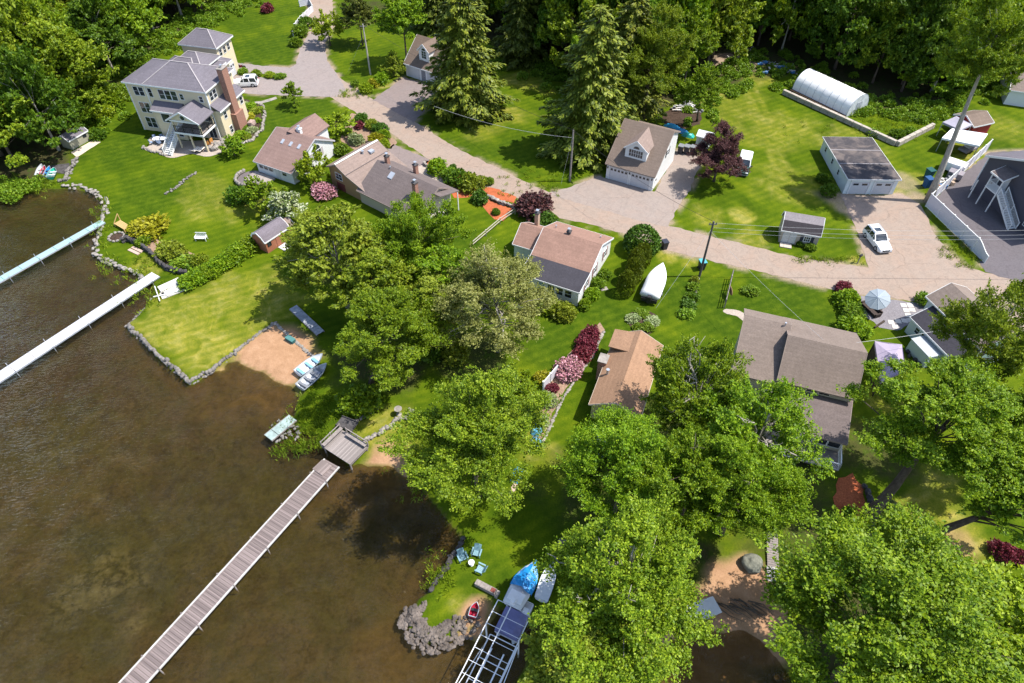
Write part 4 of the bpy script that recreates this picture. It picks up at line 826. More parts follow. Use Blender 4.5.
# ================= white garage with dormer ==================================
def dormer(root,xc,w,y0,z0,h,hr,wall,roof,slope,win='tri'):
    """gabled dormer: front wall at y0 with its sill on the roof at z0; slope = rise/run of the main roof"""
    ye=y0+(h)/slope; yr=y0+(h+hr)/slope
    a=MB(); x1,x2=xc-w/2,xc+w/2
    F=[Vector((x1,y0,z0)),Vector((x2,y0,z0)),Vector((x2,y0,z0+h)),Vector((xc,y0,z0+h+hr)),Vector((x1,y0,z0+h))]
    a.hexa(F,[Vector((p.x,y0+max(.05,(p.z-z0)/slope),p.z)) for p in F]); d=a.build('dormer',wall,root)
    ov=.22; k=hr/(w/2); r=MB()
    for s in (-1,1):
        e0=Vector((xc+s*(w/2+ov),y0-ov,z0+h-ov*k)); r0=Vector((xc,y0-ov,z0+h+hr)); r1=Vector((xc,yr+.05,z0+h+hr)); e1=Vector((xc+s*(w/2+ov),ye-ov*k/slope,z0+h-ov*k))
        q=[e0,r0,r1,e1]; r.hexa([p+Vector((0,0,.02)) for p in q],[p+Vector((0,0,.14)) for p in q])
    r.build('dormer_roof',roof,d)
    f=MB()
    for s in (-1,1): f.bar((xc+s*(w/2+ov),y0-ov-.02,z0+h-ov*k+.02),(xc,y0-ov-.02,z0+h+hr+.02),.05,.2)
    f.build('dormer_trim',TRIM,d)
    if win=='tri':
        wf=MB(); 
        window(d,(xc-1.05,y0,z0+.4),X_,2.1,1.1,(0,-1,0),6,2)
        g=[(xc-.45*math.cos(t),y0-.02,z0+1.72+.4*math.sin(t)) for t in [math.pi*i/10 for i in range(11)]]
        MB().ext(g,(0,-.03,0)).build('fan_window',MATS['glass'],d)
    else: window(d,(xc-.5,y0,z0+.45),X_,1.0,1.3,(0,-1,0),2,3,arch=True)
    return d
t=thing('garage','white two-door garage with weathered brown roof and a white gabled dormer','garage',(14.192,89.264,0),R_(-28.6))
W=7.39; gable(t,[(0,2.75),(6.02,6.85),(9.4,5.15)],W,W_WHITE,SH_BRN,.3,.2,trim=BRTRIM)
for x in (.55,3.95): panel(t,'garage_door',(x,0,.05),X_,2.85,2.15,(0,-1,0),DOORW,.06,4,5)
f=MB(); [f.box((x,-.02,1.2),(.14,.1,2.4)) for x in (.43,3.52,3.85,6.92)]; f.box((3.7,-.021,2.3),(6.7,.1,.14)); f.build('door_trim',TRIM,t)
for x in (.2,3.68,7.15): MB().box((x,-.12,1.95),(.14,.14,.26)).build('wall_lamp',BLACK,t)
dormer(t,3.75,3.3,1.3,3.55,1.7,1.3,W_WHITE,SH_TAN,(6.85-2.75)/6.02)
window(t,(W,4.7,3.3),Y_,.75,1.0,X_,2,2,shut=BLACK); window(t,(W,.9,1.0),Y_,.5,.6,X_,1,1)
m=MB().box((-.5,6.2,1.3),(1.0,4.4,2.6)); m.build('lean_to',W_WHITE,t); MB().hexa([(-1.2,3.8,2.55),(-.02,3.8,3.0),(-.02,8.6,3.0),(-1.2,8.6,2.55)],[(-1.2,3.8,2.67),(-.02,3.8,3.12),(-.02,8.6,3.12),(-1.2,8.6,2.67)]).build('lean_to_roof',SH_TAN,t)
# ================= garage by the spruce ======================================
t=thing('garage','white garage with brown roof and arched dormer half hidden behind the spruce','garage',(-19.6,123.2,0),R_(-34))
W=8.4; gable(t,[(0,2.55),(4.27,6.1),(8.5,2.55)],W,W_WHITE,SH_BARN,.3,.2)
panel(t,'garage_door',(.5,0,.05),X_,2.7,2.1,(0,-1,0),DOORW,.06,4); panel(t,'garage_door',(5.1,0,.05),X_,2.7,2.1,(0,-1,0),DOORW,.06,4)
d=panel(t,'door',(3.75,0,.05),X_,.9,2.0,(0,-1,0),mott('grey_door',(.2,.2,.22),.1),.06); MB().box((4.5,-.1,1.05),(.06,.06,.12)).build('handle',ALU,d)
dormer(t,3.9,2.3,.95,3.35,1.9,1.1,W_WHITE,SH_BARN,(6.1-2.55)/4.27,'arch')
# ================= saltbox cottage ===========================================
t=thing('cottage','white cottage with a salmon brown roof whose low front slope is black','house',(1.19,64.37,0),R_(-26))
W=7.64; gable(t,[(0,2.6),(3.14,3.05),(6.9,4.75),(11.27,2.7)],W,W_WHITE,SH_SALM,.3,.2,roofs=[SH_BLK,SH_SALM,SH_SALM])
for x in (3.6,4.75,5.9): window(t,(x,0,.95),X_,.85,1.1,(0,-1,0),1,2)
d=panel(t,'door',(2.2,0,.1),X_,.9,2.05,(0,-1,0),mott('blue_grey_door',(.22,.32,.38),.1),.05); MB().box((2.95,-.09,1.1),(.05,.06,.12)).build('handle',ALU,d)
for y,z in ((2.2,1.0),(5.0,1.1),(8.6,1.1)): window(t,(W,y,z),Y_,.85,1.2,X_,2,2,shut=mott('rosy_shutter',(.25,.13,.12),.1))
chimney(t,3.2,7.2,4.3,5.0,.45,.45,mott('metal_flue',(.12,.1,.1),.2)); vent(t,1.0,8.2,4.05)
vent(t,6.6,9.8,3.3,.3)
# its side wing
wg=[(2.6,2.5),(5.0,4.0),(7.4,2.5)]
wr=thing('cottage_wing','small salmon roofed wing joined to the saltbox cottage, with a tan chimney','house wing',(1.19,64.37,0),R_(-26))
gable(wr,[(y+2.6,z-.15) for y,z in wg],3.3,W_PALE,SH_SALM,.25,.15,x0=-3.55)
window(wr,(-1.0,5.2,.9),X_,.6,1.0,(0,-1,0),1,2)
chimney(wr,-2.2,9.4,2.0,4.7,.5,.6,mott('tan_chimney',(.4,.28,.2),.2,5))
# ================= orange roofed cottage =====================================
a=R_(-20.7); ox,oy=8.265,43.94; W8=4.9
t=thing('cottage','cottage with a bright orange-brown gable roof and olive end wall','house',(ox+W8*math.cos(a),oy+W8*math.sin(a),0),a+math.pi/2)
gable(t,[(0,2.65),(W8/2,3.95),(W8,2.65)],10.3,W_OLIVE,SH_ORG,.3,.3,trim=mott('cream_trim',(.45,.38,.3),.08))
gm=MB(); q=[Vector((7.2,W8/2+.2,3.72)),Vector((10.35,W8/2+.2,3.72)),Vector((10.45,W8+.4,3.3)),Vector((7.6,W8+.4,3.3))]
gm.hexa([p-Vector((0,0,.12)) for p in q],q); gm.build('roof_extension',SH_ORG,t)
window(t,(0,1.0,1.0),(0,1,0),1.0,1.0,(-1,0,0),2,2); window(t,(0,2.9,1.0),(0,1,0),1.0,1.0,(-1,0,0),2,2)
MB().box((5.9,W8+.45,1.5),(1.2,.9,3.0)).build('side_chimney',BRICK,t); MB().box((5.9,W8+.45,3.05),(1.35,1.05,.1)).build('chimney_cap',STONEL,t)
vent(t,4.0,4.4,2.9,.7,.13); vent(t,9.3,4.6,2.85,.3,.09,BLACK)
# ================= flat garage ===============================================
t=thing('garage','white two-door garage with a nearly flat dark roof by the wide driveway','garage',(48.69,85.09,0),R_(-1.6))
W=7.3; gable(t,[(0,2.7),(11.8,2.35)],W,siding('cool_white_siding',(.66,.71,.70)),mott('roof_felt',(.05,.045,.048),.3,4,.5,.85,0,.2,.02,tint=(.21,.165,.14)),.3,.18,.12)
for x in (.75,4.1): panel(t,'garage_door',(x,0,.05),X_,2.55,2.0,(0,-1,0),DOORW,.05,4,2)
f=MB(); [f.box((x,-.03,1.15),(.14,.12,2.3)) for x in (.66,3.4,4.0,6.76)]; f.build('door_trim',TRIM,t)
for y in (3.2,6.2,9.6): window(t,(0,y,1.0),Y_,.6,.8,(-1,0,0),1,2)
s=MB(); [s.bar((-.15,y,2.73-.0297*y),(7.45,y,2.73-.0297*y),.12,.03) for y in (4.,8.)]; s.build('roof_seam',MATS['ridge'],t)
# ================= beige shed =================================================
t=thing('shed','beige garden shed with grey gambrel roof and white double doors','shed',(36.2,73.7,0),R_(-16.4))
W=4.8; gable(t,[(0,2.15),(.75,3.15),(1.75,3.75),(2.75,3.15),(3.5,2.15)],W,W_BEIGE,shingle('shed_shingle_light',(.225,.2,.205)),.15,.12,.08,roofs=[shingle('shed_shingle_dark',(.06,.052,.056)),shingle('shed_shingle_light',(.225,.2,.205)),shingle('shed_shingle_light',(.225,.2,.205)),SH_DK])
for x in (.25,1.15): panel(t,'door',(x,0,.15),X_,.85,1.75,(0,-1,0),DOORW,.05)
window(t,(3.0,0,.85),X_,.75,.75,(0,-1,0),3,2,shut=mott('dark_shutter',(.03,.035,.05),.1)); MB().box((.95,-.6,.07),(1.5,1.0,.13)).build('ramp',planks('pale_ramp',(.5,.42,.34),0,.14,.15),t)
# ================= red wooden shed ===========================================
pb=P(268.4,253.5); pe=P(297.6,234.2); rz=math.atan2(pe.y-pb.y,pe.x-pb.x)
t=thing('shed','red-brown wooden shed with a grey roof and double doors beside the hedge','shed',(pb.x,pb.y,0),rz); L=(pe-pb).length
gable(t,[(0,1.95),(.45,2.5),(1.3,2.95),(2.15,2.5),(2.6,1.95)],L*.78,W_CEDAR,shingle('shed_roof_violet',(.15,.13,.145)),.12,.1,.07)
gable(t,[(0,1.75),(1.3,2.35),(2.3,1.75)],L*.22-.11,W_CEDAR,SH_TAN,.1,.05,.07,x0=L*.78+.11,wall_name='lean_to',roof_name='lean_to_roof')
for x in (L*.33,L*.33+.82): panel(t,'door',(x,0,.1),X_,.78,1.6,(0,-1,0),W_CEDAR,.04)
for x in (.35,L*.66): window(t,(x,0,1.0),X_,.45,.5,(0,-1,0),1,1,frame=BLACK)
MB().box((L*.33+.85,-.75,.05),(1.9,1.3,.1)).build('ramp',mott('white_ramp',(.5,.48,.45),.08),t)
# ================= white gabled cottage ======================================
t=thing('cottage','white cottage with a long rose-brown roof and arched gable window','house',(-38.7,90.78,0),R_(-28.2))
W=7.03; gable(t,[(0,2.2),(5.8,4.7),(9.56,2.55)],W,W_WHITE,SH_ROSE,.35,.22,trim=mott('grey_trim',(.45,.44,.45),.06))
for x in (.5,1.45,2.4): window(t,(x,0,1.0),X_,.75,.85,(0,-1,0),1,2)
panel(t,'door',(3.6,0,.1),X_,.9,2.0,(0,-1,0),DOORW,.05); window(t,(5.0,0,1.0),X_,.8,.85,(0,-1,0),1,2)
window(t,(W,4.8,1.5),Y_,1.9,1.15,X_,4,2,arch=True,shut=mott('grey_shutter',(.4,.36,.36),.1))
for x,y in ((2.2,3.9),(3.8,3.9),(5.4,3.9)):
    z=2.2+2.5*y/5.8; MB().hexa([(x,y-.36,z-.16),(x+.45,y-.36,z-.16),(x+.45,y+.36,z+.15),(x,y+.36,z+.15)],[(x,y-.36,z-.06),(x+.45,y-.36,z-.06),(x+.45,y+.36,z+.25),(x,y+.36,z+.25)]).build('skylight',mott('skylight_glass',(.3,.32,.36),.08,4,.7,.2),t)
xr=2.6  # rear cross gable
for s in (-1,1):
    q=[Vector((xr,5.2,4.95)),Vector((xr,11.6,4.95)),Vector((xr+s*2.5,11.6,3.5)),Vector((xr+s*2.5,6.6,3.5))]; MB().hexa([p-Vector((0,0,.14)) for p in q],q).build('roof',SH_ROSE,t)
MB().ext([(xr-2.2,11.3,0),(xr+2.2,11.3,0),(xr+2.2,11.3,3.5),(xr,11.3,4.8),(xr-2.2,11.3,3.5)],(0,-3.0,0)).build('rear_wall',W_WHITE,t)
chimney(t,3.6,6.6,4.2,5.0,.7,.5,W_WHITE,TRIM)
MB().box((1.5,-1.6,.14),(4.0,2.6,.25)).build('deck',DECKW,t)
# ================= tan gabled cottage ========================================
# ridge runs away from the lake; lower right slope is broken by a dark joint
a=R_(-37.9); ox,oy=-26.74,87.07; Wt=7.4
t=thing('cottage','brown two-pitch cottage with a white ridge strip and tan gable wall','house',(ox+Wt*math.cos(a),oy+Wt*math.sin(a),0),a+math.pi/2)
gable(t,[(0,2.35),(Wt-3.9,3.45),(Wt-1.9,4.5),(Wt,3.55)],8.0,W_TAN,SH_TAN,.25,.25,trim=BRTRIM)
MB().bar((-.25,Wt-1.9,4.54),(8.25,Wt-1.9,4.54),.34,.05).build('ridge_strip',mott('ridge_white',(.62,.6,.57),.06),t)
MB().bar((-.2,Wt-3.9,3.49),(8.2,Wt-3.9,3.49),.13,.05).build('roof_joint',SH_DK,t)
MB().box((5.9,Wt-2.9,4.12),(.8,.65,.3)).build('skylight',MATS['skylight_glass'],t); vent(t,4.6,Wt-2.5,4.1,.5,.14)
window(t,(0,Wt-2.6,1.9),Y_,1.3,1.0,(-1,0,0),2,2); panel(t,'garage_opening',(0,Wt-2.9,.05),Y_,1.7,1.3,(-1,0,0),mott('dark_red_door',(.13,.035,.03),.3),.05)
# ================= long dark cottage =========================================
p0=P(378.6,160,4.8); p1=P(437,186.7,4.8); rz=math.atan2(p1.y-p0.y,p1.x-p0.x); L=(p1-p0).length
t=thing('cottage','long low cottage with dark brown roof and brick chimneys beside the tan cottage','house',(p0.x,p0.y,0),rz)
D=4.4; gable(t,[(-D,2.3),(0,4.75),(2.6,3.3)],L,W_TAUPE,SH_DK,.4,.25,trim=BRTRIM)
chimney(t,1.2,.55,4.0,5.6,.55,.55,BRICK); chimney(t,5.4,1.9,3.2,5.1,.55,.55,BRICK); chimney(t,L-2.2,-2.0,3.2,5.6,.6,.6,BRICK)
MB().hexa([(3.1,-1.6,3.85),(3.9,-1.6,3.85),(3.9,-.7,4.35),(3.1,-.7,4.35)],[(3.1,-1.6,4.0),(3.9,-1.6,4.0),(3.9,-.7,4.5),(3.1,-.7,4.5)]).build('skylight',MATS['skylight_glass'],t); vent(t,2.6,-.3,4.55,.3)
q=[Vector((L,-1.0,4.3)),Vector((L+1.4,-1.0,4.3)),Vector((L+1.4,2.9,3.2)),Vector((L,2.9,3.2))]; MB().hexa([p-Vector((0,0,.12)) for p in q],q).build('porch_roof',SH_DK,t)
MB().box((L+.9,-1.4,1.0),(1.8,3.6,.14)).build('porch_floor',mott('pale_porch',(.45,.4,.35),.08),t)
r=MB(); railing(r,[(L+.2,-3.1,1.07),(L+1.7,-3.1,1.07),(L+1.7,.3,1.07)]); r.build('railing',WHITE,t)
p_=MB(); [p_.bar((L+x,y,0),(L+x,y,1.0),.14) for x in (.2,1.7) for y in (-3.1,.3)]; p_.bar((L+1.3,2.6,0),(L+1.3,2.6,3.1),.12); p_.build('post',WHITE,t)
window(t,(L,-2.6,1.5),Y_,.9,1.1,X_,2,2)
# ================= stepped brown house =======================================
t=thing('house','taupe house with weathered brown roofs stepping down towards the lake','house',(26.15,41.5,0),R_(-19.2))
W=7.03; gable(t,[(4.05,4.85),(7.48,7.7),(13.28,4.75)],W,W_TAUPE,SH_MID,.35,.3,trim=BRTRIM)
gable(t,[(0,2.55),(4.06,3.75)],W+.1,W_TAUPE,SH_DK,.35,.2,trim=BRTRIM,x0=-.05,wall_name='lower_wall',roof_name='lower_roof')
for x in (.35,1.55,2.75,3.95): window(t,(x,4.05,3.95),X_,1.0,.6,(0,-1,0),1,1,frame=mott('taupe_trim',(.45,.42,.36),.05))
for x in (.3,1.7,3.1,4.5,5.75): window(t,(x,0,1.15),X_,1.12,1.05,(0,-1,0),1,1)
MB().box((3.5,-1.2,.55),(W,2.3,.12)).build('deck',WOODGREY,t); r=MB(); railing(r,[(0,-2.3,.6),(W,-2.3,.6),(W,-.1,.6)]); r.build('railing',TRIM,t)
wgp=[(3.9,4.4),(9.6,7.2),(11.6,6.2)]
gable(t,wgp,4.2,W_TAUPE,SH_MID,.3,.3,trim=BRTRIM,x0=-4.45,wall_name='wing_wall',roof_name='wing_roof')
vent(t,-.6,9.4,7.0,.5)
# ================= pale green cottage =======================================
pA=P(907,331.5); pB=P(918,347.7); d=(pB-pA); rz=math.atan2(d.y,d.x)
rz=R_(-74); t=thing('cottage','pale green cottage with a black lean-to roof half under the light green tree','house',(46.6,56.7,0),rz)
gable(t,[(.0,2.45),(2.3,3.45)],7.2,W_PALE,SH_BLK,.25,.15,wall_name='lean_to',roof_name='lean_to_roof')
gable(t,[(2.36,4.0),(4.9,5.3),(7.6,4.0)],8.0,W_PALE,SH_MID,.25,.4,x0=-1.0)
for x in (1.1,2.1): window(t,(x,0,1.05),X_,.6,.75,(0,-1,0),1,2)
MB().box((4.0,-.9,.85),(3.0,1.75,1.7)).build('bulkhead',W_PALE,t); MB().box((4.0,-.9,1.74),(3.1,1.85,.07)).build('bulkhead_lid',mott('white_lid',(.34,.36,.38),.12),t)
b_=MB(); [b_.stone((x,-2.0+.2*math.sin(x*3),.2),(.6,.5,.5),random.Random(int(x*10))) for x in (3.0,3.6,4.3,5.0)]; b_.build('stone_edging',STONED,t)
# ================= slate house ==============================================
pA=P(971,190); pB=P(1022,232); d=pB-pA; rz=math.atan2(d.y,d.x)
t=thing('house','dark slate grey house with a white outside stair and small roofed landing','house',(pA.x,pA.y,0),rz)
mb=MB(); Lw=13.0; mb.ext([(0,0,0),(Lw,0,0),(Lw,0,5.6),(Lw/2-1,0,8.2),(0,0,5.6)],(0,9,0)); mb.build('wall',W_SLATE,t)
for (xa,za,xb,zb) in ((-.35,5.47,Lw/2-1,8.24),(Lw/2-1,8.24,Lw+.35,5.47)):
    q=[Vector((xa,-.4,za)),Vector((xb,-.4,zb)),Vector((xb,9.4,zb)),Vector((xa,9.4,za))]; MB().hexa(q,[p+Vector((0,0,.15)) for p in q]).build('roof',SH_GREY,t)
f=MB(); f.bar((-.35,-.44,5.52),(Lw/2-1,-.44,8.3),.06,.28); f.bar((Lw/2-1,-.44,8.3),(Lw+.35,-.44,5.52),.06,.28); f.bar((0,-.03,0),(0,-.03,5.4),.16); f.build('fascia',TRIM,t)
MB().box((4.2,-.9,3.0),(2.2,1.8,.16)).build('landing',WHITE,t)
p_=MB(); [p_.bar((x,-1.72,0),(x,-1.72,5.3),.13) for x in (3.2,5.2)]; p_.bar((1.6,-1.72,0),(1.6,-1.72,3.0),.13); p_.build('post',WHITE,t)
q=[Vector((3.0,-2.0,5.2)),Vector((5.4,-2.0,5.2)),Vector((5.4,0,5.9)),Vector((3.0,0,5.9))]; MB().hexa(q,[p+Vector((0,0,.12)) for p in q]).build('landing_roof',SH_DK,t)
f=MB(); f.bar((2.95,-2.05,5.2),(5.45,-2.05,5.2),.06,.2); f.bar((5.43,-2.0,5.2),(5.43,0,5.9),.06,.2); f.bar((2.97,-2.0,5.2),(2.97,0,5.9),.06,.2); f.build('landing_trim',TRIM,t)
r=MB(); railing(r,[(3.2,-1.72,3.08),(5.2,-1.72,3.08)]); railing(r,[(3.2,-1.72,3.08),(3.2,-.1,3.08)]); r.build('railing',WHITE,t)
s=MB(); stairs(s,(5.4,-1.0,3.05),(9.6,-1.0,.1),1.2,15); s.build('stair',WHITE,t)
panel(t,'door',(3.9,0,3.08),X_,.9,2.0,(0,-1,0),DOORW,.05); window(t,(9.9,0,.9),X_,.9,1.3,(0,-1,0),1,2); MB().cyl((7.5,-.02,3.6),.001,.001,4)
panel(t,'garage_door',(10.0,0,3.2),X_,1.2,1.2,(0,-1,0),MATS['glass'],.04)
# ================= big cream house ==========================================
t=thing('house','big three-storey cream house with grey hip roofs, brick chimney and lakeside porch','house',(-60.9,103.6,0),R_(-13.9))
W,D=14.0,7.6
MB().b2((0,0,0),(W,D,8.25)).build('wall',W_CREAM,t)
mb=MB(); A=Vector((-.4,-.4,8.4)); B=Vector((3.4,-.45,8.4)); C=Vector((W+.4,-.45,8.4)); Dd=Vector((W+.4,D+.4,8.4)); E=Vector((-.4,D+.4,8.4)); R1=Vector((6.5,3.8,10.6)); R2=Vector((9.6,3.8,10.6))
mb.poly([A,B,R1]); mb.poly([A,R1,E]); mb.poly([B,C,R2,R1]); mb.poly([C,Dd,R2]); mb.poly([Dd,E,R1,R2]); mb.poly([E,Dd,C,B,A]); rf=mb.build('roof',SH_GREY,t)
g=MB(); [g.bar(p-Vector((0,0,.13)),q-Vector((0,0,.13)),.07,.22) for p,q in ((A,B),(B,C),(C,Dd),(Dd,E),(E,A))]; g.build('gutter',TRIM,rf)
g=MB(); [g.bar(p+Vector((0,0,.03)),q+Vector((0,0,.03)),.16,.05) for p,q in ((B,R1),(C,R2),(R1,R2),(E,R1),(Dd,R2))]; g.build('ridge_cap',MATS['ridge'],rf)
g=MB(); [g.box((x,y,4.1),(.16,.16,8.2)) for x,y in ((-.02,-.02),(W+.02,-.02),(3.3,-.04))]; g.build('corner_board',TRIM,t)
F_=(0,-1,0)
for x,w_ in ((1.0,.75),(1.95,.75),(3.6,.6)): window(t,(x,0,6.2),X_,w_*1.1,1.4,F_,1,2)
for x in (5.5,6.6,7.7): window(t,(x,0,6.1),X_,.95,1.5,F_,1,2)
window(t,(9.2,0,6.4),X_,.6,.9,F_,1,2); window(t,(12.6,0,6.4),X_,.6,.9,F_,1,2)
for z in (3.3,.7):
    for x in (1.0,1.95): window(t,(x,0,z),X_,.84,1.7,F_,1,2)
# bay with shed roof
MB().b2((4.4,-1.4,0),(9.0,-.003,4.7)).build('bay',W_CREAM,t); q=[Vector((4.1,-1.75,4.72)),Vector((9.3,-1.75,4.72)),Vector((9.3,-.004,5.55)),Vector((4.1,-.004,5.55))]; MB().hexa(q,[p+Vector((0,0,.14)) for p in q]).build('bay_roof',SH_GREY,t)
g=MB(); g.bar((4.1,-1.8,4.74),(9.3,-1.8,4.74),.06,.22); g.build('bay_gutter',TRIM,t)
window(t,(5.6,-1.4,2.9),X_,1.5,1.4,F_,1,1); window(t,(7.6,-1.4,.6),X_,.8,1.0,F_,1,1)
# porch
MB().b2((9.1,-3.9,2.75),(14.1,-.004,2.95)).build('porch_floor',DECKW,t)
g=MB(); g.bar((9.1,-3.95,2.85),(14.15,-3.95,2.85),.08,.3); g.bar((14.14,-3.9,2.85),(14.14,-.1,2.85),.08,.3); g.build('porch_rim',TRIM,t)
g=MB(); [g.bar((x,-3.7,z0),(x,-3.7,z1),.2) for x in (9.3,13.9) for z0,z1 in ((0,2.75),(2.95,5.0))]; g.bar((11.6,-3.7,0),(11.6,-3.7,2.75),.2); g.bar((13.9,-.3,2.95),(13.9,-.3,5.0),.2); g.build('porch_post',W_CREAM,t)
r=MB(); railing(r,[(9.3,-3.8,2.96),(14.0,-3.8,2.96),(14.0,-.2,2.96)],1.0,.3); r.build('railing',BLACK,t)
pr=MB(); zr,ze=6.7,5.05
for s in (-1,1):
    q=[Vector((11.55,-4.3,zr)),Vector((11.55,-.004,zr)),Vector((11.55+s*2.9,-.004,ze)),Vector((11.55+s*2.9,-4.3,ze))]; pr.hexa([p-Vector((0,0,.14)) for p in q],q)
pr.build('porch_roof',SH_GREY,t)
MB().ext([(9.15,-3.9,4.95),(13.95,-3.9,4.95),(11.55,-3.9,6.5)],(0,.12,0)).build('pediment',W_CREAM,t)
g=MB(); g.bar((8.65,-4.34,ze-.05),(11.55,-4.34,zr-.05),.06,.22); g.bar((14.45,-4.34,ze-.05),(11.55,-4.34,zr-.05),.06,.22); g.bar((9.0,-3.95,4.95),(14.1,-3.95,4.95),.12,.24); g.build('porch_trim',TRIM,t)
g=[(11.55+.38*math.cos(a),-3.91,5.6+.38*math.sin(a)) for a in [2*math.pi*i/16 for i in range(16)]]; MB().ext(g,(0,-.05,0)).build('round_window',MATS['glass'],t)
g=MB(); g.path([(11.55+.42*math.cos(a),-3.95,5.6+.42*math.sin(a)) for a in [2*math.pi*i/16 for i in range(17)]],.05,6,False); g.build('round_frame',TRIM,t)
window(t,(12.2,0,3.2),X_,1.3,1.7,F_,2,1); window(t,(12.3,0,.3),X_,1.3,2.0,F_,2,1); window(t,(10.0,0,.3),X_,1.6,2.0,F_,2,1)
s=MB(); stairs(s,(8.6,-2.2,2.9),(8.3,-6.2,.1),1.3,15); s.box((8.75,-1.8,2.85),(.75,.8,.12)); s.build('stair',WHITE,t)
# right side: chimney bump, shed wing and windows
MB().b2((W+.003,.3,0),(W+1.1,7.3,4.9)).build('side_wing',W_CREAM,t); q=[Vector((W,-.0,5.9)),Vector((W+1.5,-.0,4.95)),Vector((W+1.5,7.6,4.95)),Vector((W,7.6,5.9))]; MB().hexa(q,[p+Vector((0,0,.14)) for p in q]).build('side_roof',SH_GREY,t)
g=MB(); g.bar((W+1.55,-.05,4.97),(W+1.55,7.65,4.97),.06,.22); g.build('side_gutter',TRIM,t)
chimney(t,W+1.3,3.9,0,10.4,.95,1.5,BRICK,STONEL); MB().box((W+1.5,3.9,1.6),(1.2,2.2,3.2)).build('chimney_base',BRICK,t)
for y in (.7,1.7): window(t,(W,y,6.3),Y_,.8,1.25,X_,1,2)
window(t,(W,6.0,6.3),Y_,.8,1.25,X_,1,2)
for y,z in ((1.2,3.2),(6.2,3.2),(1.6,.5)): window(t,(W+1.1,y,z),Y_,.7,1.1,X_,1,2)
MB().stone((W+3.0,5.0,.7),(1.6,1.4,1.7),random.Random(4)).build('boulder',mott('rosy_stone',(.36,.26,.22),.3,2),t)
# rear link and garage tower
MB().b2((-2.2,D+.003,0),(7.0,15.6,5.1)).build('rear_wall',W_CREAM,t); hip(t,[(-2.7,D-.5),(7.4,D-.5),(7.4,16.0),(-2.7,16.0)],5.25,[(1.5,11.8),(4.0,11.8)],7.3,SH_GREY)
MB().b2((.8,10.5,5.12),(6.3,15.5,6.2)).build('upper_wall',W_CREAM,t); hip(t,[(.4,10.1),(6.7,10.1),(6.7,15.9),(.4,15.9)],6.3,[(2.8,13.0),(4.3,13.0)],7.9,SH_GREY)
MB().b2((-2.4,18.2,0),(4.4,23.2,6.35)).build('tower_wall',W_CREAM,t); MB().b2((-1.5,15.61,0),(6.2,18.19,4.4)).build('link_wall',W_CREAM,t)
hip(t,[(-2.8,17.9),(4.8,17.9),(4.8,23.6),(-2.8,23.6)],6.5,[(-.1,20.7),(2.1,20.7)],8.4,SH_GREY); hip(t,[(-2.0,15.0),(6.8,15.0),(6.8,18.6),(-2.0,18.6)],4.5,[(0,16.8),(5,16.8)],5.6,SH_GREY)
for y in (18.9,20.2,21.5): window(t,(4.4,y,4.6),Y_,.75,1.1,X_,1,2)
for y in (8.6,9.8): window(t,(7.0,y,3.0),Y_,.8,1.2,X_,1,2)
for y in (10.9,12.0,13.5): window(t,(6.3,y,5.3),Y_,.6,.7,X_,1,1)
for y in (9.0,12.4): panel(t,'garage_door',(7.0,y,.05),Y_,2.8,2.3,X_,DOORW,.06,4,4)
panel(t,'garage_door',(4.4,19.2,.05),Y_,2.8,2.3,X_,DOORW,.06,4,4)
# patio of the cream house
sheet('patio',[(142,148),(149,146),(152,137),(186,141),(222,140),(229,146),(222,152),(212,156),(204,156.5),(192,154),(182,156),(172,158),(164,156),(156,152),(148,151)],PAVER,.03,'pale curved stone patio below the porch of the cream house','patio',curve=True,jit=.05)
# ================= small buildings ==========================================
pb=P(71,152); rz=R_(28)
t=thing('shed','small grey shed with a grey roof on the edge of the wood by the cove','shed',tuple(P(73,150)),math.atan2(*(reversed((P(91,139.5)-P(73,150))[:2])))); Lq=(P(91,139.5)-P(73,150)).length
gable(t,[(0,1.7),(1.1,2.4),(2.2,1.7)],Lq,siding('grey_green_siding',(.28,.27,.2)),SH_GREY,.15,.12,.08); window(t,(Lq*.72,0,.9),X_,.5,.5,F_,1,1,frame=BLACK)
t=thing('shed','tiny white plastic shed behind the purple tree','shed',tuple(P(695,146)),R_(-28))
gable(t,[(0,1.9),(.9,2.5),(1.8,1.9)],2.1,mott('white_plastic',(.62,.63,.65),.06),mott('white_plastic',(.62,.63,.65),.06),.1,.1,.06); panel(t,'door',(.4,0,.1),X_,1.1,1.6,F_,mott('grey_plastic',(.42,.44,.48),.06),.04)
t=thing('shed','barn red shed with a brown roof beside the canopies','shed',(74.4,100.8,0),R_(20))
gable(t,[(0,2.2),(2.0,3.1),(4.0,2.2)],3.9,W_RED,SH_BARN,.2,.15,.08); panel(t,'door',(1.1,0,.05),X_,1.5,1.8,F_,W_RED,.04)
pb=P(1003,104); t=thing('house','pale house with a grey roof at the upper right edge, partly behind the tall tree','house',(pb.x,pb.y,0),R_(-20))
gable(t,[(0,2.8),(4,5.0),(8,2.8)],14,W_WHITE,SH_MID,.3,.2); window(t,(3,0,1),X_,1,1.1,F_,2,2)
